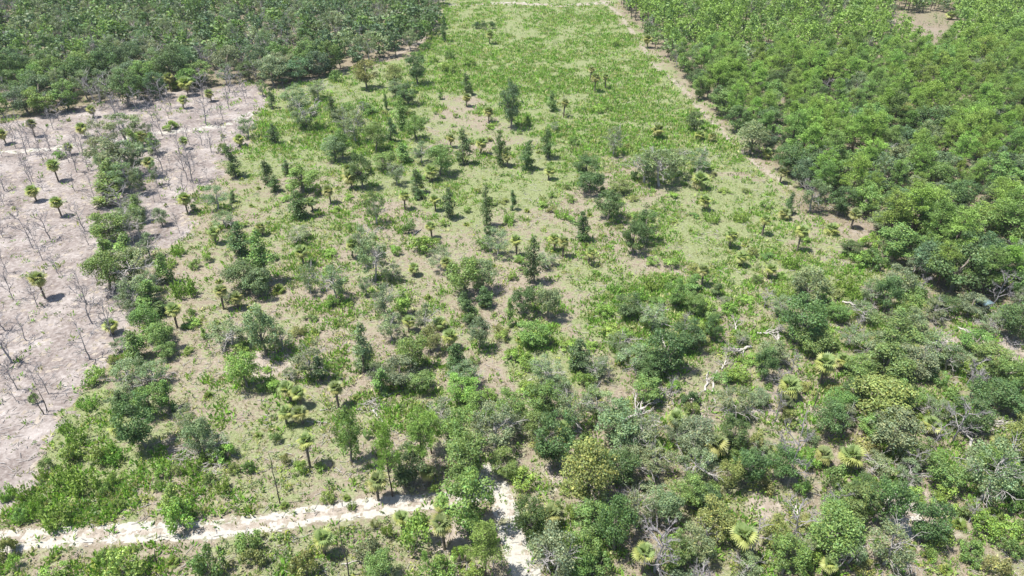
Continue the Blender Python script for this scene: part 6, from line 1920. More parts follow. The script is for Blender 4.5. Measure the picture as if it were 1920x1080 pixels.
s|-142.9|245.3|9.9|7.1|e|10|large ~26 ~07, second ~69
n|153.5|245.6|11.3|5.4|g|11|green pine tree ~45, second ~74 first ~69
o|92.5|245.6|9.0|6.5|k|11|dark ~66 ~17, second ~74 second ~69
o|-176.7|245.9|9.6|8.0|k|10|dark ~66 ~07, second ~69
n|124.7|246.1|10.5|6.2|y|11|~54 ~64, second ~74 fourth ~69
s|-136.8|246.4|10.4|6.2|e|10|large ~26 ~07, fourth ~69
n|184.0|246.5|8.4|5.4|y|11|~54 ~45, fifth ~74 seventh ~69
n|139.4|247.3|11.7|5.8|g|11|green pine tree ~64, front ~74 eighth ~69
n|103.9|247.4|7.6|4.7|y|11|~54 ~17, third ~74 seventh ~69
o|77.2|247.5|7.9|7.2|g|11|~66 ~17, second ~74 second ~69
n|118.6|247.9|11.9|5.9|y|11|~54 ~64, second ~74 second ~69
o|-130.4|248.0|11.8|8.9|g|10|~66 ~07, front ~74 fourth ~69
o|-161.6|248.2|13.7|9.5|g|10|~66 ~07, front ~74 second ~69
o|97.5|248.2|10.6|6.5|k|11|dark ~66 ~17, second ~74 third ~69
n|133.7|248.3|14.5|8.6|y|11|tall ~54 ~64, second ~74 seventh ~69
o|67.2|248.8|7.8|5.2|k|11|dark ~66 ~11, second ~69
n|158.6|248.8|11.1|7.2|y|11|~54 ~45, sixth ~74 third ~69
n|72.4|249.0|9.9|5.9|y|11|~54 ~11, seventh ~69
o|-152.4|249.0|13.2|10.5|k|10|dark ~66 ~07, fifth ~69
n|187.7|249.3|13.6|8.1|g|11|tall green pine tree ~45, eighth ~69
o|179.9|249.5|9.4|7.4|k|11|dark ~66 ~45, second ~74 third ~69
d|113.8|249.6|7.3|3.6|e|11|~50 ~17, sixth ~69
n|151.2|249.7|13.3|8.3|y|11|tall ~54 ~45, third ~74 third ~69
o|-170.6|249.7|11.8|7.7|g|10|~66 ~07, front ~74 first ~69
n|163.4|250.0|9.5|6.2|y|11|~54 ~45, sixth ~74 fourth ~69
s|146.2|250.0|10.1|5.0|e|11|large ~26 ~45, first ~69
o|83.3|250.2|8.1|6.9|g|11|~66 ~17, second ~74 third ~69
o|-115.5|250.3|8.9|6.2|g|10|~66 ~07, front ~74 fifth ~69
n|108.3|250.9|13.5|8.1|y|11|tall ~54 ~17, second ~74 fifth ~69
o|92.3|250.9|7.8|5.6|g|11|~66 ~17, second ~74 fourth ~69
o|129.2|251.3|6.4|5.8|g|11|~66 ~64, sixth ~69
s|-141.3|251.9|9.8|6.8|e|10|large ~26 ~07, third ~69
s|-186.0|252.0|12.5|6.2|e|10|large ~26 ~07, first ~69
n|79.1|252.2|9.9|5.7|y|11|~54 ~17, third ~74 first ~69
o|142.3|252.6|8.4|7.9|e|11|grey-~66 ~64, eighth ~69
n|103.2|252.6|10.7|5.8|y|11|~54 ~17, third ~74 sixth ~69
o|-179.9|253.3|13.0|7.7|k|10|dark ~66 ~07, third ~69
s|133.3|253.4|7.7|6.1|e|11|~26 ~64, third ~69
o|-135.4|253.4|10.8|10.3|b|10|broad blue-~66 ~07
o|174.2|253.5|6.5|5.8|g|11|~66 ~45, third ~69
o|97.7|253.9|6.1|5.3|g|11|~66 ~17, second ~74 fifth ~69
o|66.7|254.0|7.0|6.4|k|11|dark ~66 ~11, first ~69
o|-166.3|254.1|8.3|5.1|g|10|~66 ~07, second ~74 second ~69
n|152.8|254.3|14.9|8.9|g|11|tall green pine tree ~45, first ~69
n|116.8|254.4|13.1|6.6|y|11|tall ~54 ~64, second ~74 first ~69
n|88.8|254.4|7.3|3.8|y|11|~54 ~17, third ~74 third ~69
n|159.9|254.6|12.4|7.1|y|11|tall ~54 ~45, third ~74 sixth ~69
n|178.7|254.8|11.2|5.3|y|11|~54 ~45, sixth ~74 fifth ~69
o|-154.6|255.2|13.4|9.8|g|10|~66 ~07, second ~74 fourth ~69
o|-87.1|255.3|11.6|9.8|e|10|grey-~66 ~07
s|165.3|255.4|11.0|5.1|e|11|large ~26 ~45, second ~69
n|93.3|255.4|10.9|7.1|y|11|~54 ~17, fourth ~74 fifth ~69
n|76.1|255.6|6.9|3.6|y|11|~54 ~17, fourth ~74 first ~69
n|183.6|255.6|8.7|5.6|g|11|green pine tree ~45, second ~74 fifth ~69
o|189.3|255.7|7.5|5.2|k|11|dark ~66 ~45, second ~74 fifth ~69
s|170.0|256.1|10.6|5.2|e|11|large ~26 ~45, third ~69
o|-123.1|256.3|13.5|10.3|k|10|dark ~66 ~07, seventh ~69
n|82.5|256.5|11.9|6.5|g|11|green pine tree ~17, second ~74 fourth ~69
o|-113.5|256.5|9.3|10.4|g|10|broad ~66 ~07
n|136.8|256.5|12.5|5.8|y|11|tall ~54 ~64, second ~74 sixth ~69
n|148.9|256.7|12.7|6.1|y|11|tall ~54 ~45, third ~74 first ~69
n|125.2|256.7|11.1|7.2|g|11|green pine tree ~64, second ~74 third ~69
o|-147.6|256.7|13.7|9.8|k|10|dark ~66 ~07, sixth ~69
n|107.0|256.8|12.1|7.2|y|11|tall ~54 ~17, third ~74 sixth ~69
o|-173.7|257.3|10.1|8.4|g|10|~66 ~07, second ~74 first ~69
s|-104.7|257.4|8.2|5.8|e|10|~26 ~07
n|130.0|257.5|6.8|3.6|y|11|~54 ~64, second ~74 fifth ~69
o|69.5|257.8|5.7|5.2|e|11|grey-~66 ~11
n|101.3|257.9|14.3|8.3|y|11|tall ~54 ~17, third ~74 fifth ~69
o|-187.4|258.2|10.0|8.3|k|10|dark ~66 ~07, first ~69
s|-139.3|258.4|10.8|5.8|e|10|large ~26 ~07, fifth ~69
n|118.5|259.4|10.0|4.7|g|11|green pine tree ~64, second ~74 first ~69
o|143.4|259.4|7.9|5.7|k|11|dark ~66 ~64, fifth ~69
n|186.6|259.6|8.5|3.9|y|11|~54 ~45, sixth ~74 seventh ~69
o|-181.4|259.6|13.7|9.2|b|10|blue-~66 ~07, first ~69
o|-129.3|259.8|10.5|7.5|g|10|~66 ~07, second ~74 fifth ~69
n|156.9|260.1|8.0|5.1|y|11|~54 ~45, sixth ~74 second ~69
n|90.8|260.4|10.0|5.3|y|11|~54 ~17, fourth ~74 third ~69
o|113.4|260.5|11.0|9.9|k|11|dark ~66 ~17, second ~74 fourth ~69
n|171.9|261.0|7.8|3.6|g|11|green pine tree ~45, second ~74 second ~69
n|97.1|261.2|11.1|6.8|g|11|green pine tree ~17, second ~74 sixth ~69
n|179.3|261.3|12.1|7.5|y|11|tall ~54 ~45, third ~74 ninth ~69
n|105.6|261.3|11.6|6.1|y|11|~54 ~17, fourth ~74 eighth ~69
o|-97.9|261.5|9.4|7.8|k|10|dark ~66 ~07, eighth ~69
o|-86.3|261.7|11.3|8.6|e|10|grey-~66 ~02
n|82.0|261.7|12.5|8.2|y|11|tall ~54 ~17, third ~74 third ~69
o|-119.6|261.9|13.7|7.6|b|10|tall blue-~66 ~07
o|-79.7|262.0|9.0|10.1|b|10|broad blue-~66 ~02
n|124.3|262.1|12.3|6.5|y|11|tall ~54 ~64, second ~74 third ~69
o|-160.4|262.5|10.9|7.6|g|10|~66 ~07, second ~74 third ~69
n|163.1|262.7|12.9|6.1|y|11|tall ~54 ~45, third ~74 fifth ~69
n|192.9|262.7|9.8|4.7|y|11|~54 ~45, sixth ~74 eighth ~69
n|134.4|262.9|6.6|3.9|g|11|green pine tree ~64, second ~74 sixth ~69
o|-147.5|262.9|13.4|7.5|b|10|tall blue-~66 ~39, first ~69
o|76.1|263.0|9.8|8.8|g|11|~66 ~17, second ~74 first ~69
o|-193.7|263.1|11.6|9.3|g|10|~66 ~39, first ~69
s|-169.2|263.6|11.0|7.0|e|10|large ~26 ~39, front ~74 third ~69
n|129.4|263.6|12.7|7.2|y|11|tall ~54 ~64, second ~74 fourth ~69
n|139.3|263.8|14.1|8.2|y|11|tall ~54 ~64, second ~74 fifth ~69
n|168.5|264.0|12.6|7.7|y|11|tall ~54 ~45, third ~74 seventh ~69
n|187.0|264.2|11.6|6.1|y|11|~54 ~45, sixth ~74 sixth ~69
o|-154.8|264.5|10.1|8.7|k|10|dark ~66 ~39, second ~69
n|71.3|264.5|11.1|6.8|y|11|~54 ~11, fifth ~69
o|147.4|264.6|6.3|5.8|g|11|~66 ~64, seventh ~69
s|-185.9|264.6|9.9|7.2|e|10|large ~26 ~39, front ~74 first ~69
s|-132.9|264.6|12.1|7.5|e|10|large ~26 ~39, front ~74 fifth ~69
n|101.9|264.7|9.8|5.9|y|11|~54 ~17, fourth ~74 sixth ~69
n|112.0|264.8|12.6|8.1|y|11|tall ~54 ~17, third ~74 seventh ~69
n|153.0|264.9|12.5|6.1|y|11|tall ~54 ~45, third ~74 second ~69
o|66.1|265.3|11.0|7.8|g|11|~66 ~11
n|116.8|265.4|7.6|4.9|y|11|~54 ~17, fourth ~74 ninth ~69
s|200.7|265.7|9.1|5.4|e|11|large ~26 ~45, sixth ~69
o|-106.8|265.9|13.7|8.5|e|10|grey-~66 ~39, second ~69
o|-72.7|266.0|10.9|8.4|b|10|blue-~66 ~02
d|-113.2|266.0|9.9|5.0|e|10|tall ~50 ~39, seventh ~69
o|-174.7|266.1|13.2|10.2|k|10|dark ~66 ~39, first ~69
o|86.9|266.2|6.0|4.8|k|11|dark ~66 ~17, second ~74 first ~69
n|92.0|266.2|11.7|5.5|y|11|~54 ~17, fourth ~74 second ~69
o|-142.1|266.7|13.7|7.6|b|10|tall blue-~66 ~39, second ~69
n|82.0|266.7|12.4|8.1|y|11|tall ~54 ~17, third ~74 second ~69
s|-83.3|267.0|9.2|7.2|e|10|large ~26 ~02, second ~69
d|-198.2|267.1|10.0|5.1|e|10|tall ~50 ~39, first ~69
n|106.2|267.3|8.3|3.9|y|11|~54 ~17, fourth ~74 seventh ~69
n|77.0|267.6|9.9|5.8|g|11|green pine tree ~17, second ~74 first ~69
o|122.8|267.7|10.9|9.0|b|11|blue-~66 ~64, second ~69
n|192.1|268.0|11.9|6.9|g|11|green pine tree ~45, second ~74 sixth ~69
n|133.8|268.1|6.9|3.6|g|11|green pine tree ~64, second ~74 fifth ~69
n|96.5|268.2|10.4|5.6|y|11|~54 ~17, fourth ~74 fourth ~69
n|165.2|268.3|12.9|7.1|y|11|tall ~54 ~45, third ~74 fourth ~69
n|158.6|268.3|10.7|7.0|y|11|~54 ~45, sixth ~74 first ~69
o|129.0|268.5|9.1|6.5|k|11|dark ~66 ~64, first ~69
n|176.1|268.8|14.5|8.3|y|11|tall ~54 ~45, third ~74 eighth ~69
o|-95.4|268.9|12.1|10.3|b|10|blue-~66 ~39, second ~69
o|-126.9|268.9|12.4|10.2|k|10|dark ~66 ~39, fourth ~69
n|138.6|269.0|6.2|3.8|g|11|green pine tree ~64, second ~74 eighth ~69
s|197.3|269.1|9.1|6.1|e|11|large ~26 ~45, fourth ~69
n|183.0|269.2|11.9|6.8|y|11|~54 ~23, front ~74 sixth ~69
n|101.0|269.3|10.9|5.5|y|11|~54 ~17, fifth ~74 fifth ~69
o|-89.0|270.1|12.7|8.2|g|10|~66 ~02, first ~69
o|117.1|270.1|9.5|7.8|g|11|~66 ~17, second ~74 sixth ~69
n|146.2|270.2|11.0|7.1|g|11|green pine tree ~23, second ~69
s|-180.6|270.3|11.5|5.4|e|10|large ~26 ~39, front ~74 second ~69
o|187.4|270.6|10.5|9.2|k|11|dark ~66 ~23
o|-151.8|270.7|12.9|8.4|k|10|dark ~66 ~39, third ~69
n|171.0|270.9|8.5|4.1|y|11|~54 ~23, front ~74 fourth ~69
n|152.5|270.9|12.9|7.2|y|11|tall ~54 ~23, first ~69
d|-117.9|271.0|11.0|6.0|e|10|tall ~50 ~39, sixth ~69
o|-162.7|271.1|8.6|6.1|g|10|~66 ~39, second ~69
o|-69.5|271.4|13.3|8.0|g|10|~66 ~02, third ~69
n|72.4|271.6|9.3|5.0|y|11|~54 ~11, fourth ~69
s|93.5|271.6|9.4|6.5|e|11|large ~26 ~17, second ~69
o|-78.1|271.6|13.9|9.3|g|10|~66 ~02, second ~69
n|125.2|271.8|12.5|7.0|y|11|tall ~54 ~64, second ~74 second ~69
n|110.5|271.9|10.0|6.2|g|11|green pine tree ~17, second ~74 eighth ~69
o|161.3|271.9|10.1|8.2|g|11|~66 ~23
n|79.4|272.0|13.0|6.0|y|11|tall ~54 ~17, third ~74 first ~69
d|-169.7|272.3|10.9|4.5|e|10|tall ~50 ~39, third ~69
o|-144.9|272.6|12.2|9.6|b|10|blue-~66 ~39, first ~69
d|-103.1|272.7|10.8|4.4|e|10|tall ~50 ~39, eighth ~69
d|-186.6|272.7|9.3|5.7|e|10|tall ~50 ~39, second ~69
n|166.2|273.0|8.8|4.3|y|11|~54 ~23, front ~74 second ~69
o|-136.0|273.1|12.5|9.2|e|10|grey-~66 ~39, first ~69
d|179.9|273.1|7.1|4.5|e|11|~50 ~23, sixth ~69
n|133.7|273.3|6.9|3.4|y|11|~54 ~64, second ~74 third ~69
n|65.1|273.5|6.3|3.8|y|11|~54 ~11, second ~69
n|156.8|273.7|9.8|5.9|y|11|~54 ~23, front ~74 first ~69
n|83.5|274.2|7.4|3.9|y|11|~54 ~17, fifth ~74 second ~69
n|103.5|274.4|12.3|6.8|y|11|tall ~54 ~17, third ~74 fourth ~69
n|120.9|274.5|12.8|6.9|g|11|tall green pine tree ~17, third ~69
n|115.6|274.6|10.9|5.5|y|11|~54 ~17, fifth ~74 eighth ~69
n|191.9|274.8|10.5|6.8|g|11|green pine tree ~23, fifth ~69
s|147.1|275.0|11.0|4.6|e|11|large ~26 ~23, third ~69
n|173.0|275.8|8.0|5.1|y|11|~54 ~23, front ~74 third ~69
n|98.1|276.1|6.1|3.0|g|11|green pine tree ~17, second ~74 fifth ~69
s|-92.7|276.5|8.1|5.8|e|10|~26 ~39, second ~69
n|186.8|277.0|11.9|7.2|y|11|~54 ~23, front ~74 fifth ~69
s|-116.3|277.0|10.8|6.4|e|10|large ~26 ~39, front ~74 sixth ~69
s|71.3|277.1|10.6|5.9|e|11|large ~26 ~11, sixth ~69
n|166.4|277.5|13.2|7.4|y|11|tall ~54 ~23, second ~69
n|77.1|277.6|12.6|7.5|g|11|tall green pine tree ~11
n|93.6|278.1|9.1|5.3|y|11|~54 ~17, fifth ~74 fourth ~69
s|161.3|278.4|10.6|4.8|e|11|large ~26 ~23, fourth ~69
n|181.9|278.5|11.4|5.3|g|11|green pine tree ~23, fourth ~69
s|64.6|278.5|10.3|5.0|e|11|large ~26 ~11, second ~69
n|155.0|278.7|8.1|4.8|g|11|green pine tree ~23, third ~69
n|129.5|278.8|11.8|6.3|g|11|green pine tree ~64, second ~74 second ~69
s|-152.4|278.8|11.1|6.6|e|10|large ~26 ~39, front ~74 fourth ~69
n|104.2|278.9|13.0|7.8|g|11|tall green pine tree ~17, first ~69
n|207.1|279.2|10.9|6.2|y|11|~54 ~23, front ~74 seventh ~69
n|135.6|279.2|7.5|4.7|g|11|green pine tree ~64, second ~74 fourth ~69
n|194.0|279.3|13.6|8.8|y|11|tall ~54 ~23, fifth ~69
n|112.5|279.5|9.2|5.9|y|11|~54 ~17, fifth ~74 seventh ~69
d|-136.5|280.0|10.4|5.9|e|10|tall ~50 ~39, fifth ~69
n|173.9|280.2|10.7|5.9|y|11|~54 ~23, second ~74 third ~69
n|146.0|280.6|11.2|7.0|g|11|green pine tree ~23, first ~69
n|81.4|280.7|8.3|4.9|g|11|green pine tree ~17, second ~74 second ~69
d|150.5|280.9|6.1|4.0|e|11|~50 ~23, first ~69
d|-162.7|281.0|11.4|4.9|e|10|tall ~50 ~39, fourth ~69
s|97.5|281.6|8.0|6.1|e|11|~26 ~17, second ~69
n|201.5|281.6|6.3|3.7|y|11|~54 ~23, second ~74 sixth ~69
s|-142.4|281.6|12.3|6.1|e|10|large ~26 ~39, second ~74 fourth ~69
n|89.1|281.7|9.6|4.9|y|11|~54 ~17, fifth ~74 third ~69
d|163.9|282.2|6.8|3.3|e|11|~50 ~23, second ~69
n|184.4|282.3|13.7|8.4|y|11|tall ~54 ~23, fourth ~69
n|66.6|282.6|9.5|6.1|y|11|~54 ~11, first ~69
n|179.0|282.7|14.4|9.0|y|11|tall ~54 ~23, third ~69
n|71.5|283.5|7.6|4.0|y|11|~54 ~11, third ~69
d|114.3|283.7|6.1|4.2|e|11|~50 ~17, fourth ~69
s|-98.6|283.7|12.9|6.5|e|10|large ~26 ~39, second ~74 sixth ~69
n|157.0|283.8|11.1|5.3|y|11|~54 ~23, second ~74 first ~69
n|135.1|284.0|13.0|7.4|g|11|tall green pine tree ~64, first ~69
n|170.4|284.1|12.8|7.7|g|11|tall green pine tree ~23
n|107.8|284.1|11.3|6.3|y|11|~54 ~17, fifth ~74 sixth ~69
s|-157.6|284.4|12.3|6.7|e|10|large ~26 ~39, second ~74 third ~69
n|191.2|284.8|11.5|5.5|y|11|~54 ~23, second ~74 fifth ~69
n|126.3|285.2|9.4|4.9|y|11|~54 ~17, fifth ~74 ninth ~69
n|210.5|285.5|7.2|3.9|y|11|~54 ~23, second ~74 seventh ~69
n|83.3|285.6|11.2|6.9|y|11|~54 ~17, fifth ~74 first ~69
s|-166.8|285.6|10.7|6.7|e|10|large ~26 ~39, second ~74 second ~69
n|88.8|286.2|7.7|4.1|g|11|green pine tree ~17, second ~74 third ~69
n|186.4|286.4|8.1|4.3|y|11|~54 ~23, second ~74 fourth ~69
n|163.4|286.8|10.2|6.6|y|11|~54 ~23, second ~74 second ~69
n|145.2|286.9|6.7|4.4|g|11|green pine tree ~64, second ~74 seventh ~69
s|-124.7|287.2|11.2|6.4|e|10|large ~26 ~39, second ~74 fifth ~69
s|-180.8|287.4|8.8|5.4|e|10|~26 ~39, first ~69
s|-57.6|288.1|12.4|7.5|e|10|large ~26 ~02, fifth ~69
s|-187.7|290.6|11.1|6.9|e|10|large ~26 ~39, second ~74 first ~69
s|-98.5|290.8|12.5|6.5|e|10|large ~26 ~39, second ~74 seventh ~69
s|130.2|291.5|8.1|6.1|e|11|~26 ~17, sixth ~69
s|-83.6|291.9|9.7|6.2|e|10|large ~26 ~02, third ~69
d|-139.5|292.7|8.9|5.6|e|10|~50 ~40, front ~74 second ~69
s|-148.5|293.0|11.5|6.5|e|10|large ~26 ~40, front ~74 fifth ~69
s|-92.2|293.9|10.3|5.5|e|10|large ~26 ~02, first ~69
s|-62.1|294.0|9.1|5.2|e|10|large ~26 ~02, fourth ~69
s|144.5|294.3|9.7|4.7|e|11|large ~26 ~64, second ~69
s|-176.6|296.4|12.3|5.3|e|10|large ~26 ~40, front ~74 second ~69
s|-153.7|297.1|11.1|5.8|e|10|large ~26 ~40, front ~74 fourth ~69
d|-207.6|298.2|9.7|5.7|e|10|tall ~50 ~40, front ~74 second ~69
d|-109.1|298.6|8.7|5.9|e|10|~50 ~40, front ~74 fourth ~69
s|-136.1|298.6|11.2|6.2|e|10|large ~26 ~40, front ~74 sixth ~69
s|-199.4|299.8|10.5|6.7|e|10|large ~26 ~40, front ~74 first ~69
s|-115.3|300.4|12.7|5.1|e|10|large ~26 ~40, front ~74 seventh ~69
d|-95.3|300.6|9.1|4.6|e|10|tall ~50 ~40, front ~74 seventh ~69
s|-183.6|301.5|8.8|5.1|e|10|~26 ~40, front ~74 first ~69
d|-63.5|302.8|9.6|4.1|e|10|tall ~50 ~38, third ~69
s|-70.2|303.8|9.8|5.5|e|10|large ~26 ~38, front ~74 first ~69
s|-42.8|303.8|9.1|6.5|e|10|large ~26 ~38, front ~74 fourth ~69
s|-174.5|304.1|11.1|5.4|e|10|large ~26 ~40, front ~74 third ~69
s|-199.0|307.8|12.9|6.9|e|10|large ~26 ~40, second ~74 first ~69
s|-91.3|309.1|11.1|7.1|e|10|large ~26 ~40, second ~74 eighth ~69
s|-102.3|309.1|8.1|6.5|e|10|~26 ~40, front ~74 fifth ~69
s|-146.4|310.4|12.0|6.4|e|10|large ~26 ~40, second ~74 fifth ~69
s|-138.2|310.7|10.4|7.5|e|10|large ~26 ~40, second ~74 sixth ~69
s|-112.0|312.1|8.2|7.5|e|10|~26 ~40, front ~74 fourth ~69
s|-194.6|312.2|11.8|7.0|e|10|large ~26 ~40, second ~74 third ~69
s|72.2|314.3|9.3|4.7|e|11|large ~26 ~11, third ~69
s|-56.0|315.1|8.9|6.1|e|10|~26 ~38
d|195.4|316.0|8.1|3.9|e|11|~50 ~23, third ~69
s|-160.1|316.0|9.9|7.0|e|10|large ~26 ~40, second ~74 fourth ~69
s|-104.9|316.1|12.2|6.0|e|10|large ~26 ~40, second ~74 seventh ~69
d|-225.2|316.1|12.0|4.7|e|10|tall ~50 ~40, front ~74 first ~69
s|-197.7|317.7|12.3|5.3|e|10|large ~26 ~40, second ~74 second ~69
s|-231.4|318.1|11.8|5.2|e|10|large ~26 ~40, third ~74 first ~69
s|122.0|318.3|7.3|6.5|e|11|~26 ~17, third ~69
s|-77.1|318.5|12.7|7.5|e|10|large ~26 ~40, third ~74 eighth ~69
s|-99.9|319.7|9.6|6.4|e|10|large ~26 ~40, third ~74 sixth ~69
s|-82.3|321.8|12.6|5.1|e|10|large ~26 ~40, third ~74 seventh ~69
s|-151.3|322.0|10.4|5.5|e|10|large ~26 ~40, third ~74 fifth ~69
s|217.3|322.6|7.0|6.1|e|11|~26 ~23, second ~69
s|-167.6|323.9|10.0|6.4|e|10|large ~26 ~40, third ~74 third ~69
s|161.8|323.9|7.7|6.2|e|11|~26 ~64, second ~69
s|-44.0|324.3|10.2|7.2|e|10|large ~26 ~38, front ~74 fifth ~69
s|81.5|324.7|9.4|6.5|e|11|large ~26 ~11, fifth ~69
s|129.8|324.7|9.7|5.4|e|11|large ~26 ~17, sixth ~69
s|166.6|325.7|9.3|5.9|e|11|large ~26 ~23, first ~69
s|-67.4|325.9|12.0|5.4|e|10|large ~26 ~38, front ~74 second ~69
d|-111.8|326.5|10.5|5.8|e|10|tall ~50 ~40, front ~74 fifth ~69
s|-133.8|327.4|8.2|7.2|e|10|~26 ~40, front ~74 third ~69
s|-172.6|327.5|9.0|5.4|e|10|~26 ~40, front ~74 second ~69
s|63.1|328.5|9.6|5.3|e|11|large ~26 ~11, first ~69
d|-101.1|329.1|10.4|4.1|e|10|tall ~50 ~40, front ~74 eighth ~69
s|-164.0|330.3|10.0|5.8|e|10|large ~26 ~40, third ~74 fourth ~69
s|-199.0|330.4|9.5|5.7|e|10|large ~26 ~40, third ~74 second ~69
s|-127.6|331.0|12.4|6.7|e|10|large ~26 ~40, fourth ~74 fifth ~69
d|-177.6|332.4|11.5|5.2|e|10|tall ~50 ~40, front ~74 fourth ~69
d|-227.5|332.4|9.5|4.5|e|10|tall ~50 ~40, front ~74 third ~69
s|-217.1|332.5|10.9|6.4|e|10|large ~26 ~40, fourth ~74 first ~69
s|-205.5|332.6|11.1|5.0|e|10|large ~26 ~40, fourth ~74 second ~69
s|142.6|335.1|8.7|4.9|e|11|~26 ~17, fifth ~69
d|111.6|335.2|6.9|3.4|e|11|~50 ~17, first ~69
s|-100.7|335.7|10.1|5.4|e|10|large ~26 ~40, fourth ~74 seventh ~69
d|211.1|336.2|8.6|3.6|e|11|~50 ~23, fifth ~69
s|-209.9|338.2|8.5|5.3|e|10|~26 ~40, second ~74 second ~69
d|-114.1|339.2|9.1|5.1|e|10|tall ~50 ~40, front ~74 sixth ~69
s|172.9|339.9|7.2|5.6|e|11|~26 ~23, first ~69
s|-83.6|340.0|10.0|5.3|e|10|large ~26 ~40, fourth ~74 eighth ~69
d|-196.4|341.9|8.6|5.8|e|10|~50 ~40, front ~74 first ~69
s|-139.9|342.1|8.8|6.7|e|10|~26 ~40, second ~74 fifth ~69
s|77.9|342.6|7.2|5.4|e|11|~26 ~11
s|-164.6|343.1|12.4|5.6|e|10|large ~26 ~40, fourth ~74 third ~69
s|-62.1|343.1|9.0|6.5|e|10|large ~26 ~38, front ~74 third ~69
s|143.6|343.4|10.7|4.6|e|11|large ~26 ~17, ninth ~69
s|-76.6|344.5|12.8|5.4|e|10|large ~26 ~38, second ~74 first ~69
d|213.8|344.8|7.9|3.6|e|11|~50 ~23, fourth ~69
s|-155.9|345.1|13.0|6.0|e|10|large ~26 ~40, fourth ~74 fourth ~69
s|-103.3|345.4|9.3|7.4|e|10|large ~26 ~40, fourth ~74 sixth ~69
d|-239.5|346.3|10.5|5.7|e|10|tall ~50 ~40, second ~74 second ~69
d|-219.3|346.4|10.2|4.0|e|10|tall ~50 ~40, second ~74 fourth ~69
s|129.2|349.1|10.1|6.0|e|11|large ~26 ~17, fourth ~69
s|-54.2|350.0|11.1|7.0|e|10|large ~26 ~38, second ~74 sixth ~69
s|-244.3|350.3|8.5|5.7|e|10|~26 ~40, second ~74 first ~69
s|-172.2|350.6|9.5|6.6|e|10|large ~26 ~40, fifth ~74 fifth ~69
s|-74.6|350.7|12.2|5.1|e|10|large ~26 ~38, second ~74 third ~69
s|253.2|350.8|7.9|4.6|e|11|~26 ~23, third ~69
d|-235.3|351.0|9.4|5.6|e|10|tall ~50 ~40, second ~74 third ~69
s|-132.2|351.2|9.8|7.1|e|10|large ~26 ~40, fifth ~74 sixth ~69
d|-125.4|351.5|8.4|5.3|e|10|~50 ~40, front ~74 fifth ~69
s|-97.2|351.5|11.9|6.9|e|10|large ~26 ~40, fifth ~74 eighth ~69
s|180.1|351.5|10.4|4.6|e|11|large ~26 ~23, second ~69
d|-63.1|351.8|8.5|4.6|e|10|~50 ~38, second ~69
s|86.9|353.0|9.4|4.9|e|11|large ~26 ~11, fourth ~69
s|-215.4|353.2|9.1|6.1|e|10|large ~26 ~40, fifth ~74 second ~69
s|-197.6|353.5|8.2|5.9|e|10|~26 ~40, second ~74 third ~69
s|-224.6|353.6|11.8|6.5|e|10|large ~26 ~40, fifth ~74 first ~69
s|113.1|355.9|9.5|5.4|e|11|large ~26 ~17, first ~69
d|-160.8|355.9|8.5|5.7|e|10|~50 ~40, front ~74 third ~69
s|-104.6|356.1|10.8|5.1|e|10|large ~26 ~40, fifth ~74 seventh ~69
d|-240.6|359.2|8.8|5.4|e|10|~50 ~40, second ~74 first ~69
s|137.2|359.4|11.0|4.9|e|11|large ~26 ~17, fifth ~69
s|-200.8|359.7|10.4|5.6|e|10|large ~26 ~40, fifth ~74 fourth ~69
s|123.0|360.6|9.2|5.3|e|11|large ~26 ~17, third ~69
s|-207.1|360.6|9.2|7.3|e|10|large ~26 ~40, fifth ~74 third ~69
s|-63.2|360.6|12.0|5.1|e|10|large ~26 ~38, second ~74 fifth ~69
s|-122.4|361.6|12.2|6.7|e|10|large ~26 ~40, sixth ~74 seventh ~69
s|-139.3|362.2|10.8|7.0|e|10|large ~26 ~40, sixth ~74 sixth ~69
s|-77.1|362.3|10.0|5.1|e|10|large ~26 ~38, second ~74 second ~69
s|-256.0|362.9|12.2|7.4|e|10|large ~26 ~40, sixth ~74 first ~69
s|150.2|363.0|10.8|4.6|e|11|large ~26 ~17, eighth ~69
s|-248.4|363.1|12.6|5.7|e|10|large ~26 ~40, sixth ~74 third ~69
s|-104.4|363.6|11.0|5.3|e|10|large ~26 ~40, sixth ~74 eighth ~69
d|-186.0|364.1|9.9|5.9|e|10|tall ~50 ~40, second ~74 sixth ~69
s|-68.3|365.2|11.4|7.4|e|10|large ~26 ~38, second ~74 fourth ~69
s|-198.2|365.4|8.3|7.5|e|10|~26 ~40, second ~74 fourth ~69
s|-214.0|365.7|12.5|6.0|e|10|large ~26 ~40, sixth ~74 fourth ~69
d|-38.7|367.7|10.3|5.8|e|10|tall ~50 ~38, sixth ~69
s|-206.3|368.2|11.9|5.4|e|10|large ~26 ~40, sixth ~74 fifth ~69
s|-253.4|368.4|12.7|6.6|e|10|large ~26 ~40, sixth ~74 second ~69
s|165.7|369.1|8.2|4.7|e|11|~26 ~64, first ~69
d|-190.4|371.9|8.3|4.0|e|10|~50 ~40, second ~74 fourth ~69
d|-94.3|375.0|9.7|5.9|e|10|tall ~50 ~40, second ~74 ninth ~69
d|-40.4|376.9|10.2|5.0|e|10|tall ~50 ~38, fifth ~69
d|-62.0|378.2|8.7|5.6|e|10|~50 ~38, third ~69
d|-265.4|378.4|9.8|5.6|e|10|tall ~50 ~40, second ~74 first ~69
d|-122.3|382.1|11.1|4.4|e|10|tall ~50 ~40, second ~74 seventh ~69
d|-213.7|385.3|9.7|5.8|e|10|tall ~50 ~40, second ~74 fifth ~69
d|-117.5|390.8|10.2|4.0|e|10|tall ~50 ~40, second ~74 eighth ~69
d|-229.5|393.5|8.6|5.5|e|10|~50 ~40, second ~74 second ~69
d|-86.4|393.8|10.8|4.2|e|10|tall ~50 ~38, first ~69
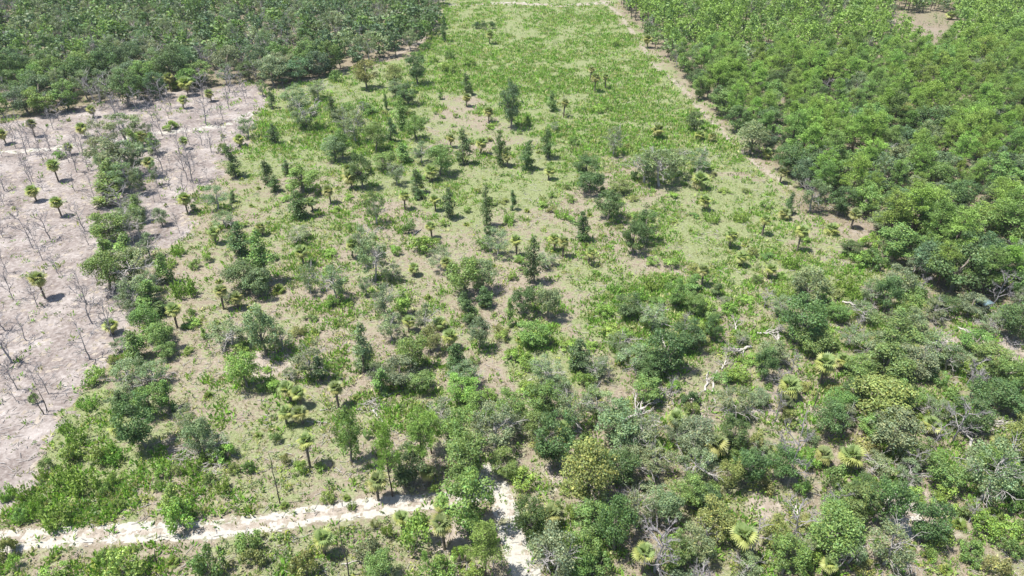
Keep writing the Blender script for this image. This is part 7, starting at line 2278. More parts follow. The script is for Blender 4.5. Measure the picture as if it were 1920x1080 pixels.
d|-106.4|394.4|10.6|5.3|e|10|tall ~50 ~40, third ~74 eighth ~69
d|-282.0|397.0|10.1|5.7|e|10|tall ~50 ~40, third ~74 first ~69
d|276.2|397.4|6.5|4.3|e|11|~50 ~23, eighth ~69
d|-111.3|398.8|10.3|5.6|e|10|tall ~50 ~40, third ~74 seventh ~69
d|-217.5|400.4|11.6|4.1|e|10|tall ~50 ~40, third ~74 fourth ~69
d|-115.3|403.4|9.7|4.1|e|10|tall ~50 ~40, third ~74 sixth ~69
d|-282.3|404.4|9.5|4.8|e|10|tall ~50 ~40, third ~74 second ~69
d|-248.6|405.8|11.6|5.0|e|10|tall ~50 ~40, third ~74 third ~69
d|-207.8|406.6|11.2|4.6|e|10|tall ~50 ~40, third ~74 fifth ~69
d|-229.2|408.0|11.3|5.1|e|10|tall ~50 ~40, fourth ~74 third ~69
d|279.4|408.6|6.9|4.1|e|11|~50 ~23, seventh ~69
d|187.8|412.8|7.6|4.5|e|11|~50 ~64, second ~69
d|-75.6|415.0|11.0|4.4|e|10|tall ~50 ~38, fourth ~69
d|163.1|418.8|7.7|3.0|e|11|~50 ~17, fifth ~69
d|-157.3|421.4|11.3|5.2|e|10|tall ~50 ~40, fourth ~74 seventh ~69
d|-197.4|422.1|11.1|5.1|e|10|tall ~50 ~40, fourth ~74 fourth ~69
d|154.7|426.7|9.0|3.8|e|11|~50 ~17, third ~69
d|-255.2|428.1|10.1|5.4|e|10|tall ~50 ~40, fourth ~74 second ~69
d|-81.3|428.2|8.2|4.6|e|10|~50 ~38, first ~69
d|-265.4|428.6|9.6|5.3|e|10|tall ~50 ~40, fourth ~74 first ~69
d|-91.9|436.2|9.4|4.2|e|10|tall ~50 ~38, second ~69
d|-131.9|437.6|9.3|5.3|e|10|tall ~50 ~40, fourth ~74 eighth ~69
d|-189.0|440.9|11.9|4.5|e|10|tall ~50 ~40, fourth ~74 fifth ~69
d|-121.0|441.1|8.8|5.2|e|10|~50 ~40, second ~74 fifth ~69
d|-240.7|441.3|8.9|4.0|e|10|~50 ~40, second ~74 third ~69
d|200.6|441.8|7.0|4.3|e|11|~50 ~64, third ~69
d|-174.0|445.8|11.0|5.5|e|10|tall ~50 ~40, fourth ~74 sixth ~69
d|-110.8|449.3|9.7|4.4|e|10|tall ~50 ~40, fourth ~74 ninth ~69"""
TINT = dict(g=(.155, .245, .07), k=(.094, .156, .056), y=(.21, .325, .07), e=(.18, .235, .12), v=(.21, .24, .08), b=(.108, .168, .086))
PTINT = dict(y=(.208, .318, .073), g=(.165, .265, .075), v=(.21, .225, .075), e=(.15, .19, .09))
NAMES = dict(o='oak_tree', c='slender_tree', s='sparse_tree', b='shrub', p='cabbage_palm', q='low_palm', n='pine_tree', d='dead_tree', k='snag', f='fallen_tree', y='palmetto', w='weed_clump')
CATS = dict(o='tree', c='tree', s='tree', b='shrub', p='palm', q='palm', n='pine', d='dead tree', k='dead trunk', f='fallen tree', y='palmetto', w='weeds')
PARTS = dict(o='crown', c='crown', s='crown', b='crown', n='crown', w='foliage')
def child(name, me, mat, root, color=None):
    o = mesh_obj(name, me, mat, root)
    if color is not None: o.color = (*color, 1)
    return o
def empty(name, x, y, z=0, rz=0):
    o = bpy.data.objects.new(name, None); o.empty_display_size = .5
    o.location = (x, y, z); o.rotation_euler = (0, 0, rz); col.objects.link(o)
    return o
def palm(root, h, w, t, r, low_):
    R = w * .5 * (1.2 if w < 3 else 1.0)
    s = r.randrange(4); (tm, bend) = PTR[r.randrange(3)]
    th = max(.25, h - R * (.85 if not low_ else .95))
    tr = child('trunk', tm, M_palmbark, root); tr.scale = (1, 1, th) if th > 1 else (1.1, 1.1, th)
    base = PALM_BASE.get(t, PALM_BASE['g'])
    top = Vector((bend[0], bend[1], th))
    if R * 2 * 1321 / math.hypot(root.location.x, root.location.y, 80) > 25:
        for k, az, el, sc, age, roll in frond_set(800 + s, 30 if not low_ else 26):
            if low_ and age > .97: continue
            f = child('frond', FRM[k], M_frond, root, frond_color(age, base))
            f.matrix_local = Matrix.Translation(top) @ frond_matrix(az, el, sc * R, roll)
    else:
        c = child('crown', CROWNS[s, t if t in PALM_BASE else 'g'], M_frond, root)
        c.location = top; c.scale = (R, R, R)
def build(line, rr):
    k, x, y, h, w, t, gi, lab = line.split('|')
    parts = lab.split('~'); lab = parts[0] + ''.join(PHRASES[int(p[:2])] + p[2:] for p in parts[1:])
    x, y, h, w = float(x), float(y), float(h), float(w)
    root = empty(NAMES[k], x, y, 0, rr.uniform(0, 6.283))
    tag(root, lab, CATS[k], GROUPS[int(gi)])
    j = 1 + rr.uniform(-.12, .12)
    if k in 'ocsbnw':
        crown, trunk, (H0, W0), _ = rr.choice(PROTO[k])
        w *= 1.18 if k in 'ocs' else 1.12
        root.scale = (w / W0, w / W0, h / H0)
        base = (PTINT if k == 'n' else TINT).get(t, TINT['g'])
        if k == 'w': base = (.19, .30, .065)
        cc = tuple(b * j * (1 + rr.uniform(-.08, .08)) for b in base)
        child(PARTS[k], crown, {'n': M_pine, 'w': M_weed}.get(k, M_leaf), root, cc)
        child('trunk' if k in 'ocsn' else 'stem', trunk, {'n': M_pbark, 's': M_dead}.get(k, M_bark), root)
    elif k in 'pq':
        palm(root, h, w, t, rr, k == 'q')
    elif k == 'y':
        R = w * .5; s = rr.randrange(4)
        for kk, az, el, sc, age, roll in frond_set(820 + s, 13):
            f = child('frond', FRM[kk], M_frond, root, frond_color(age * .75, (.17, .22, .05)))
            f.matrix_local = Matrix.Translation((0, 0, .06)) @ frond_matrix(az, abs(el) * .8 + .15, sc * R, roll)
    elif k == 'd':
        tm, brs, (H0, W0) = DEAD[rr.randrange(6)]
        root.scale = (w / W0, w / W0, h / H0)
        m = M_grey if x < -30 else M_bleach if x > 15 and y < 135 else M_dead
        child('trunk', tm, m, root)
        for b in brs: child('branch', b, m, root)
    elif k == 'k':
        mb = MB(); g = np.random.default_rng(int(abs(x * 31 + y * 17)))
        r0 = max(.1, min(.22, w * .14))
        mb.tube(wander((0, 0, -.3), (g.normal() * .3, g.normal() * .3, h), 7, .06, g), np.linspace(r0, r0 * .35, 7), 7)
        child('trunk', mb.mesh('snag_trunk', True), M_burnt, root)
        for _ in range(3):
            b = MB(); z0 = h * g.uniform(.45, .85); a = g.uniform(0, 6.28)
            branchy(b, np.array([0, 0, z0]), np.array([math.cos(a) * .8, math.sin(a) * .8, .6]), h * .07, .03, 1, g, 2)
            child('branch', b.mesh('snag_branch'), M_burnt, root)
    elif k == 'f':
        tm, brs, L0 = LYING[rr.randrange(3)]
        s = w / L0 * 1.15; root.scale = (s, s, s * .9)
        child('trunk', tm, M_bleach, root)
        for b in brs: child('branch', b, M_bleach, root)
rr = random.Random(5)
PHRASES = ['the leaning grey-green oak with deep shadow', 'the leafless pole beside the sand road', 'at the dark wood edge behind the track', 'at the dark wood end past bare ground', 'the dark round oak amid the clearing', 'the yellow palm beside the tree belt', 'the tree belt through the bare patch', 'at dark wood edge behind bare ground', 'the dark oak group by the weed bank', 'the large dark oak with pale trunk', 'the bush standing by the sand road', 'at the pine wood edge by the field', 'the single palm high in the field', 'the big oak at the sand road fork', 'the big palm below the sand road', 'the bare pole at the bottom edge', 'the dead tree with white crown', 'at the pine wood edge by track', 'the dark oak beside pale sand', 'where pine wood meets thicket', 'the tall lone blue-green oak', 'the big grey spreading trees', 'the dark twin trees by palms', 'around the pine wood opening', 'the white leaning dead tree', 'the corner of the dark wood', 'thin-leaved grey-green tree', 'the pair of clearing palms', 'the bright green round oak', 'the tall yellow-green pine', 'the big bleached dead tree', 'the big olive-leaved tree', 'the lone bare-ground palm', 'the cluster of four palms', 'the one-branched slim oak', 'the white fallen branches', 'the dark grey-leaved tree', 'the paired clearing palms', 'near the dark wood corner', 'just inside the dark wood', 'deep inside the dark wood', 'yellow-green low fan palm', 'the bright green thicket', 'the track-side oak group', 'the long mixed oak clump', 'far inside the pine wood', 'fan palm with bare trunk', 'the trio of field palms', 'the tall wood-edge palm', 'the yellow palm cluster', 'leafless grey dead tree', 'the teal hunting blind', 'the pink earth opening', 'the tall thin dark oak', 'yellow-green pine tree', 'the heap of cut brush', 'the tan earth opening', 'the white sand track', 'the forked dead tree', 'the bright weed bank', 'the dense oak clump', 'the pine wood track', 'the twin dark oaks', 'green leafy shrub', 'in mid pine wood', 'the sand streak', 'green oak tree', 'the sandy gap', 'in front of', 'from left', 'right of', 'nearest', 'left of', 'behind', 'row']
for line in ROWS.strip().split('\n'): build(line, rr)

# ------------------------------------------------------------------ far trees of both woods, past the individual ones
FAR = """o,140,274,8,6,g,2 o,-203,274,13,10,e,1 o,-108,276,10,8,e,1 o,89,276,11,9,e,2 o,-177,276,10,10,e,1 o,199,276,6,6,g,2 o,-74,276,12,8,b,1 o,-159,276,11,8,b,1
o,-131,277,10,10,b,1 o,-67,277,13,7,k,1 o,-80,277,12,9,b,1 o,-197,278,9,8,k,1 o,125,278,9,8,g,2 o,-123,279,11,10,b,1 o,-170,279,12,10,g,1 o,-104,280,9,10,b,1
o,-182,281,14,9,k,1 o,-191,281,13,8,g,1 o,-61,281,9,8,b,1 o,-86,281,9,6,g,1 o,-203,282,13,7,b,1 o,-110,282,10,10,k,1 o,121,282,11,7,g,2 o,77,282,6,4,k,2
o,-176,283,12,7,b,1 o,140,283,10,8,g,2 o,-130,283,10,8,e,1 o,94,285,10,7,g,2 o,-80,285,9,7,g,1 o,-148,285,10,10,b,1 o,-74,286,14,8,b,1 o,-118,286,11,10,g,1
o,196,286,9,6,k,2 o,-92,286,10,8,b,1 o,-212,286,11,9,k,1 o,-198,287,13,9,b,1 o,119,287,9,6,k,2 o,104,287,8,6,b,2 n,204,287,11,7,y,2 n,75,287,11,7,y,2
o,-136,287,10,10,k,1 o,-64,287,14,8,e,1 n,97,288,8,4,y,2 n,111,288,12,6,y,2 o,-204,288,12,10,b,1 n,64,288,12,7,g,2 n,200,289,12,6,y,2 n,173,289,9,4,g,2
o,-174,289,11,8,g,1 n,181,289,7,4,y,2 n,138,289,13,6,y,2 o,-110,289,11,8,b,1 o,-161,289,11,9,e,1 n,151,290,8,4,y,2 n,85,290,11,6,y,2 n,68,290,8,4,y,2
n,80,290,13,6,y,2 n,116,290,10,5,y,2 n,125,291,10,6,y,2 n,162,291,12,8,y,2 n,156,291,11,6,y,2 n,210,291,11,7,y,2 o,-74,292,11,7,b,1 n,121,292,13,8,y,2
o,108,292,7,6,k,2 n,197,292,14,9,g,2 n,168,292,9,4,y,2 o,-105,292,10,9,b,1 o,-210,292,11,8,k,1 n,183,293,14,8,y,2 n,99,293,12,6,y,2 n,94,293,12,7,y,2
n,73,293,6,3,y,2 o,-54,293,11,10,e,1 n,192,293,9,6,y,2 n,202,294,14,8,g,2 n,179,294,13,8,y,2 o,-202,294,11,10,g,1 o,64,294,9,7,e,2 n,85,294,13,8,y,2
o,-183,294,10,7,b,1 o,-131,294,13,9,g,1 o,-48,295,12,7,b,1 o,152,295,9,5,g,2 n,217,295,14,7,y,2 o,-171,295,9,8,g,1 n,135,295,10,5,y,2 o,104,295,6,6,b,2
o,-195,295,10,6,g,1 n,140,295,11,7,y,2 o,-120,296,10,8,g,1 n,78,296,11,8,y,2 o,-69,296,10,10,e,1 n,69,296,14,9,y,2 n,90,296,7,4,g,2 n,206,296,8,5,g,2
n,212,296,11,7,y,2 n,199,297,11,7,g,2 n,120,297,7,4,y,2 o,187,297,6,5,k,2 o,157,297,8,5,g,2 o,-165,297,10,9,k,1 o,-76,297,11,9,b,1 o,-189,297,9,7,b,1
o,130,298,7,4,e,2 n,115,298,11,6,y,2 n,82,298,7,4,g,2 n,110,299,10,5,y,2 n,150,299,12,6,y,2 o,-101,299,10,9,b,1 n,192,299,7,3,g,2 o,-56,299,9,6,g,1
n,222,299,12,7,y,2 n,209,300,10,6,y,2 n,93,300,7,3,y,2 n,163,300,9,5,y,2 n,203,300,13,8,y,2 n,139,300,11,7,y,2 o,103,300,8,6,k,2 n,217,300,12,6,g,2
n,123,300,12,8,y,2 n,144,301,10,6,y,2 n,65,301,11,5,y,2 n,196,301,14,6,y,2 n,99,301,15,7,g,2 o,87,301,6,6,g,2 n,187,302,9,5,y,2 o,72,302,10,7,k,2
o,-169,302,14,9,g,1 o,-143,302,9,6,g,1 o,-129,302,11,9,b,1 o,-149,303,11,9,k,1 o,-122,303,9,8,k,1 o,159,303,6,5,k,2 o,-216,303,14,10,k,1 o,-162,303,13,10,k,1
o,-86,303,10,10,k,1 o,-194,303,12,9,g,1 n,155,304,10,5,y,2 n,120,304,11,7,y,2 n,77,304,14,7,y,2 n,222,304,11,7,g,2 o,-78,304,9,6,g,1 n,92,304,11,7,y,2
n,164,304,12,7,y,2 n,112,304,13,6,g,2 o,-155,305,12,9,b,1 n,138,305,10,4,y,2 o,-208,305,10,7,b,1 n,131,305,10,5,g,2 o,217,305,8,6,g,2 n,108,305,10,6,y,2
o,-52,305,13,10,b,1 n,126,306,13,7,g,2 o,85,306,10,7,e,2 o,-116,306,12,8,k,1 o,-108,306,10,8,e,1 o,-58,307,11,8,b,1 o,194,307,10,7,e,2 n,144,307,15,8,y,2
n,61,307,7,5,g,2 n,201,307,11,7,y,2 n,208,307,10,6,y,2 n,149,307,11,6,y,2 o,-186,307,13,8,k,1 n,101,308,12,7,y,2 o,-131,308,13,10,k,1 n,73,308,8,4,y,2
o,119,308,6,5,g,2 n,66,308,11,7,y,2 o,-169,309,13,10,g,1 o,78,309,11,10,k,2 n,88,309,7,4,y,2 o,-125,310,11,10,g,1 n,129,310,10,6,y,2 n,158,310,8,5,g,2
n,214,310,14,8,g,2 o,153,310,10,8,g,2 o,-178,310,12,10,k,1 o,-224,310,8,5,g,1 n,163,310,8,4,y,2 o,-64,310,12,9,b,1 n,222,310,13,7,y,2 n,95,310,12,6,y,2
n,115,310,12,6,y,2 n,123,310,10,6,g,2 o,-158,310,10,8,e,1 n,139,310,14,9,y,2 o,-71,310,8,6,g,1 n,204,310,13,8,y,2 o,-216,311,10,7,g,1 o,133,311,10,8,g,2
n,83,311,14,6,g,2 n,198,311,13,8,y,2 n,106,311,12,7,g,2 n,226,312,12,6,y,2 o,-210,312,13,9,e,1 n,192,312,15,8,g,2 o,-41,312,12,10,k,1 o,-119,312,10,9,k,1
n,218,313,14,9,y,2 n,91,313,9,5,y,2 o,-82,313,11,9,e,1 n,146,313,11,5,g,2 n,110,313,11,6,g,2 o,66,313,9,8,k,2 o,-188,313,13,7,b,1 n,119,313,9,6,y,2
o,-50,314,12,10,k,1 o,-203,314,11,9,k,1 n,159,314,10,5,y,2 o,61,314,7,4,e,2 o,-97,314,13,8,b,1 o,207,314,7,6,k,2 o,98,314,8,7,e,2 n,151,314,15,9,y,2
o,-168,315,11,7,g,1 o,165,315,7,6,b,2 o,-131,315,14,10,b,1 n,125,315,14,8,y,2 o,-88,315,13,10,k,1 n,138,315,7,4,y,2 o,222,316,11,6,b,2 o,86,316,7,5,k,2
o,-151,316,13,10,e,1 o,106,316,7,6,k,2 n,80,316,7,4,y,2 o,-182,316,10,8,g,1 n,212,317,9,5,y,2 n,94,317,12,7,y,2 n,228,317,13,7,y,2 o,-64,317,13,10,g,1
o,-174,317,13,7,k,1 n,112,317,10,5,g,2 n,216,318,11,7,y,2 n,203,318,11,7,y,2 n,169,318,12,6,y,2 o,-71,318,11,8,b,1 n,162,318,13,8,y,2 n,145,318,7,4,g,2
o,-215,319,9,6,g,1 o,-145,319,9,7,g,1 o,-120,319,10,9,g,1 n,68,319,12,6,g,2 n,157,319,12,6,y,2 n,131,319,9,5,g,2 n,76,319,10,6,y,2 o,-92,320,13,7,g,1
o,61,320,7,6,g,2 n,98,320,15,7,y,2 o,-48,320,12,9,k,1 n,83,320,12,6,y,2 o,-112,320,14,8,b,1 o,197,320,9,7,g,2 o,-188,320,13,8,k,1 n,140,320,9,5,y,2
o,117,321,9,8,g,2 n,224,321,8,5,y,2 o,-210,321,13,9,b,1 o,72,321,7,5,k,2 o,-59,321,11,7,b,1 o,103,321,9,7,k,2 o,-137,322,9,7,g,1 o,-38,322,9,6,g,1
n,109,322,7,4,g,2 n,207,322,6,4,g,2 n,234,322,10,5,y,2 n,125,322,10,6,y,2 o,-203,322,12,8,k,1 n,229,322,9,5,g,2 o,-128,322,11,7,g,1 n,87,322,14,8,y,2
n,174,323,9,4,y,2 n,151,323,10,5,y,2 n,92,323,15,10,y,2 o,-105,323,11,9,b,1 n,64,323,9,5,y,2 n,135,323,9,4,g,2 n,156,324,12,7,g,2 n,201,324,12,7,y,2
o,-225,324,9,10,b,1 o,-194,324,10,8,g,1 o,-178,324,14,9,e,1 o,-53,324,11,9,g,1 n,99,324,13,8,y,2 o,-121,325,10,9,b,1 o,-161,325,12,9,k,1 o,-218,325,11,10,e,1
o,60,325,8,5,k,2 o,-77,326,11,10,e,1 n,225,326,12,8,g,2 n,70,326,10,6,y,2 o,-146,326,14,10,e,1 n,121,326,11,5,y,2 n,77,327,8,4,y,2 o,-188,327,11,9,k,1
o,-231,327,12,8,k,1 o,-208,327,10,7,g,1 n,90,327,12,7,g,2 n,109,327,7,3,g,2 n,232,327,12,7,y,2 o,216,327,10,6,k,2 o,-156,327,10,10,b,1 n,144,328,9,4,y,2
n,241,328,7,4,y,2 o,-83,328,11,7,e,1 n,221,328,8,5,y,2 o,-93,328,13,7,b,1 n,114,328,12,7,y,2 o,-182,328,9,9,k,1 n,150,329,12,7,y,2 n,101,329,10,5,g,2
n,204,329,10,5,g,2 n,140,329,8,4,y,2 n,95,329,13,7,y,2 n,212,329,9,5,y,2 n,159,329,12,7,y,2 o,-59,329,10,10,e,1 n,83,330,10,6,g,2 o,-46,330,9,10,k,1
o,-37,330,10,8,k,1 n,70,330,8,5,y,2 n,119,330,12,6,y,2 n,168,330,9,5,y,2 n,236,331,12,6,g,2 o,-53,331,10,9,b,1 n,133,331,11,6,g,2 n,75,331,7,4,y,2
o,-238,332,13,9,g,1 n,127,332,9,6,y,2 n,88,332,14,8,y,2 o,-107,332,12,10,g,1 o,-72,332,13,9,k,1 n,155,332,12,7,g,2 o,-64,333,10,10,b,1 o,-153,333,11,7,g,1
o,-139,333,10,10,b,1 o,-116,333,11,8,k,1 n,241,333,9,6,y,2 n,222,333,13,8,y,2 n,92,334,15,9,y,2 n,106,334,13,7,y,2 o,147,334,8,7,k,2 o,-193,334,12,10,e,1
o,-94,334,12,9,k,1 n,163,334,8,4,y,2 o,-146,334,9,5,g,1 n,207,334,7,4,g,2 n,226,334,11,6,y,2 n,231,334,9,6,y,2 n,118,335,9,6,g,2 n,217,335,8,4,y,2
n,69,335,15,9,g,2 n,99,335,15,9,y,2 n,80,335,7,4,y,2 o,-79,335,10,10,e,1 n,132,336,12,7,y,2 o,-171,336,12,7,e,1 n,61,336,6,3,y,2 n,76,336,11,7,y,2
o,-38,336,10,7,k,1 o,-158,336,12,8,k,1 n,88,337,12,8,y,2 o,-233,337,10,10,k,1 o,-89,337,9,10,b,1 n,125,337,15,9,g,2 n,169,337,10,6,y,2 n,244,338,10,6,y,2
n,157,338,14,9,g,2 n,151,338,8,5,y,2 o,-182,338,10,9,e,1 o,107,338,6,5,g,2 n,139,338,11,7,y,2 o,-71,339,10,10,e,1 n,221,339,11,6,y,2 o,-202,339,10,9,k,1
o,-56,339,10,10,e,1 o,-45,339,14,10,b,1 o,-125,339,12,7,b,1 n,240,339,9,4,y,2 n,215,339,11,7,y,2 o,97,339,9,7,k,2 o,-107,339,10,6,g,1 o,234,339,7,5,e,2
o,-190,339,11,9,g,1 n,120,340,13,7,y,2 o,-238,340,13,10,g,1 n,115,340,8,4,y,2 n,66,340,13,8,y,2 o,-223,340,14,9,g,1 n,129,340,14,8,y,2 n,248,340,12,7,y,2
n,103,341,14,9,g,2 o,-132,341,11,7,e,1 o,92,341,10,8,g,2 n,82,341,10,6,g,2 n,148,341,13,9,y,2 n,135,342,9,4,y,2 n,73,342,13,8,y,2 o,-148,342,13,8,k,1
n,226,342,14,8,g,2 n,61,342,10,5,y,2 o,-175,342,10,10,b,1 n,111,342,6,4,y,2 n,166,343,13,6,y,2 o,-245,343,10,7,g,1 o,-215,343,12,9,e,1 o,-51,343,13,10,g,1
n,160,343,14,7,y,2 o,-39,343,10,9,b,1 n,209,343,14,6,g,2 o,-93,344,11,8,b,1 o,152,344,8,7,k,2 n,98,344,11,6,g,2 o,124,344,11,7,b,2 n,89,344,11,7,y,2
n,173,345,14,8,y,2 n,220,345,7,4,y,2 o,-202,345,9,9,e,1 o,139,345,6,5,b,2 n,106,345,7,3,g,2 n,241,345,11,6,y,2 o,-121,345,8,7,g,1 o,-113,345,10,9,g,1
o,67,346,8,6,k,2 o,-69,346,14,10,b,1 n,116,346,13,7,g,2 n,133,346,8,5,y,2 n,247,346,6,3,y,2 n,83,346,12,6,g,2 o,73,346,9,8,g,2 o,-186,346,10,8,g,1
o,-208,347,11,10,b,1 o,-231,347,11,7,e,1 n,237,347,14,7,y,2 o,147,347,9,7,b,2 n,100,347,12,6,y,2 n,159,348,13,6,y,2 o,-85,348,12,8,b,1 o,-44,348,10,5,g,1
o,231,348,9,7,g,2 o,-140,348,10,5,g,1 n,165,348,14,8,y,2 o,-194,348,14,8,g,1 o,-161,349,13,10,b,1 o,-37,349,10,10,b,1 n,91,349,11,6,y,2 n,170,349,9,4,y,2
n,220,349,12,8,y,2 n,96,350,11,6,g,2 n,64,350,12,8,y,2 n,77,350,12,7,y,2 n,155,350,8,4,g,2 o,-109,350,11,9,b,1 n,248,350,14,6,g,2 o,115,350,6,5,k,2
o,-150,351,12,8,k,1 n,226,351,9,6,g,2 o,-180,351,11,10,e,1 n,142,351,13,6,y,2 n,108,351,12,8,y,2 n,72,351,11,6,y,2 o,-252,351,13,10,k,1 n,123,351,7,4,y,2
n,215,352,15,9,y,2 n,239,352,6,4,g,2 o,175,352,7,6,g,2 n,81,352,8,5,g,2 o,100,352,6,5,e,2 o,-90,353,13,8,b,1 n,147,353,7,4,y,2 o,-209,353,13,9,k,1
o,-115,353,12,9,b,1 o,-187,354,11,8,k,1 o,-47,354,9,7,k,1 n,137,354,13,8,y,2 o,-81,354,13,10,b,1 o,163,354,7,5,e,2 n,132,354,8,5,y,2 n,221,354,8,5,y,2
n,245,354,8,4,y,2 n,233,354,12,7,y,2 o,-137,355,9,6,g,1 n,94,355,12,7,y,2 o,-70,355,9,5,g,1 n,170,355,11,7,y,2 n,154,355,12,6,y,2 n,120,355,10,4,y,2
n,255,355,14,9,g,2 n,125,356,7,5,y,2 n,67,356,14,8,g,2 n,143,356,13,9,y,2 n,107,356,6,3,y,2 o,225,356,9,6,e,2 n,75,356,9,6,y,2 n,89,357,7,4,g,2
o,-250,357,10,7,g,1 o,-57,357,12,8,k,1 o,-180,357,11,9,k,1 n,147,358,14,8,y,2 n,60,358,12,7,y,2 n,84,358,13,7,g,2 o,-220,358,11,8,k,1 o,-194,358,13,8,b,1
n,129,359,8,5,g,2 n,248,359,12,6,y,2 o,-172,359,11,6,g,1 o,-89,359,9,10,e,1 o,100,359,11,7,g,2 n,165,359,9,6,y,2 o,-39,359,10,9,k,1 o,-234,359,12,7,k,1
o,217,359,6,5,g,2 o,71,359,7,5,b,2 o,-98,359,10,10,e,1 n,117,359,13,7,y,2 o,-148,359,11,9,b,1 o,-155,359,12,10,g,1 n,239,359,8,5,y,2 n,229,359,14,8,y,2
o,94,360,8,6,e,2 o,-83,360,11,5,g,1 n,172,360,12,7,y,2 o,-49,360,9,6,g,1 o,179,360,6,5,g,2 n,260,360,10,6,y,2 n,105,360,8,5,y,2 o,-116,361,11,5,g,1
o,-165,361,9,10,k,1 o,-110,361,10,6,g,1 n,234,361,12,8,y,2 n,222,361,13,7,y,2 n,76,361,11,6,g,2 o,-229,362,13,8,k,1 n,157,362,15,7,g,2 o,-130,362,10,7,g,1
n,63,362,11,6,y,2 o,81,362,8,7,k,2 n,251,362,13,7,y,2 n,89,363,12,6,y,2 n,167,363,10,5,g,2 n,128,363,12,7,y,2 n,70,363,10,5,g,2 n,133,363,10,5,g,2
n,142,364,8,5,y,2 o,242,364,9,7,k,2 o,-180,364,12,8,k,1 n,113,364,10,5,y,2 o,-223,364,13,10,k,1 o,-159,364,13,9,k,1 n,247,364,12,8,y,2 n,257,364,15,9,y,2
o,-173,365,11,9,b,1 o,174,365,10,9,k,2 o,265,365,8,5,k,2 n,161,365,7,3,y,2 o,-93,365,10,10,b,1 n,228,365,10,5,y,2 n,106,365,10,6,y,2 o,118,365,9,8,b,2
o,-152,365,13,9,k,1 n,219,365,12,8,y,2 n,95,365,12,8,y,2 o,-54,365,14,8,b,1 n,59,365,15,9,y,2 n,184,366,11,7,g,2 o,-46,366,13,10,k,1 o,146,366,8,6,b,2
o,-192,366,9,10,k,1 o,-242,366,10,9,k,1 o,-167,366,14,9,e,1 n,77,366,11,6,y,2 o,101,366,9,6,b,2 o,66,366,9,8,g,2 o,-112,367,14,8,k,1 n,234,367,11,6,y,2
n,91,367,8,4,y,2 n,239,367,8,5,y,2 n,139,367,13,8,y,2 o,-119,368,12,8,g,1 n,122,368,12,6,g,2 n,171,368,13,7,g,2 n,155,368,9,6,g,2 n,134,368,13,8,y,2
o,-86,368,11,9,k,1 o,-60,368,11,8,k,1 n,70,368,15,8,y,2 o,-232,368,12,10,g,1 o,-78,369,14,9,g,1 o,-130,369,10,10,k,1 o,82,369,8,6,b,2 n,246,369,13,7,y,2
o,226,369,10,9,k,2 s,-100,369,9,6,e,1 s,-145,369,12,7,e,1 n,259,369,13,6,y,2 o,-107,369,10,9,b,1 n,250,370,10,5,g,2 o,113,370,8,6,g,2 n,151,370,12,7,g,2
n,183,370,12,7,y,2 n,104,370,12,6,y,2 n,231,370,13,7,y,2 o,-157,371,11,8,g,1 o,-163,371,11,8,k,1 o,-184,371,11,9,g,1 n,126,371,11,5,y,2 n,269,371,12,6,y,2
n,66,371,13,8,y,2 n,88,371,10,6,g,2 o,78,371,10,9,g,2 n,188,371,7,5,y,2 s,-245,371,13,6,e,1 n,161,372,9,6,y,2 o,-212,372,10,6,g,1 n,236,372,10,5,y,2
o,-66,372,13,10,g,1 n,93,372,7,5,y,2 o,-137,372,12,9,g,1 n,140,372,12,7,y,2 o,-200,373,12,8,e,1 s,-53,373,13,5,e,1 n,118,373,11,7,y,2 n,131,373,13,8,y,2
o,241,373,9,8,g,2 n,144,373,9,4,g,2 n,177,373,9,5,y,2 o,255,373,6,4,e,2 o,-171,373,14,7,b,1 n,84,373,10,6,y,2 o,-260,373,11,10,k,1 o,109,373,6,5,g,2
o,-73,373,10,8,k,1 n,73,374,10,4,y,2 s,98,374,8,6,e,2 n,136,374,9,5,y,2 s,-222,374,12,6,e,1 n,200,374,11,7,y,2 s,249,374,10,5,e,2 n,60,374,9,5,g,2
o,-88,374,13,9,k,1 o,205,375,10,7,e,2 n,260,375,6,3,y,2 n,103,375,12,7,g,2 o,225,375,8,6,g,2 o,-150,375,13,9,g,1 n,181,375,8,4,y,2 o,-47,375,14,10,k,1
o,-124,375,13,10,e,1 n,186,375,7,4,y,2 o,124,375,10,8,g,2 o,-130,375,12,9,e,1 s,-114,376,9,6,e,1 n,153,376,15,8,y,2 n,66,376,11,6,y,2 s,-237,376,9,7,e,1
s,-206,376,10,7,e,1 n,238,376,10,6,y,2 o,219,376,7,6,e,2 o,166,376,7,6,k,2 o,148,376,10,9,k,2 o,-216,376,14,7,b,1 o,-249,376,13,9,g,1 s,-103,376,10,5,e,1
n,160,377,12,7,y,2 n,115,377,7,5,y,2 o,209,377,7,6,g,2 o,-159,377,12,8,b,1 o,-181,377,12,8,g,1 n,171,377,12,6,y,2 o,268,377,9,7,k,2 s,254,377,9,6,e,2
n,71,377,6,3,y,2 n,80,377,9,5,y,2 s,-143,378,12,7,e,1 n,142,378,6,4,y,2 n,177,378,13,6,y,2 n,86,378,13,8,y,2 n,130,378,14,8,y,2 n,108,378,12,6,y,2
n,231,378,6,3,y,2 o,-80,378,14,7,k,1 o,-192,378,13,10,g,1 o,-174,379,8,6,g,1 n,244,379,12,6,y,2 o,-229,379,13,10,e,1 s,-136,379,12,7,e,1 o,-56,379,14,8,k,1
n,214,379,10,6,g,2 n,137,379,10,5,y,2 n,92,379,10,5,y,2 n,272,380,12,7,y,2 n,155,380,9,5,y,2 n,205,380,9,6,g,2 n,97,380,6,4,y,2 n,181,380,10,6,y,2
n,201,380,13,7,y,2 n,236,380,13,7,g,2 o,60,380,8,7,b,2 o,-108,380,9,5,g,1 o,-243,380,13,10,k,1 n,250,380,6,3,g,2 n,121,380,12,6,y,2 n,265,381,8,4,g,2
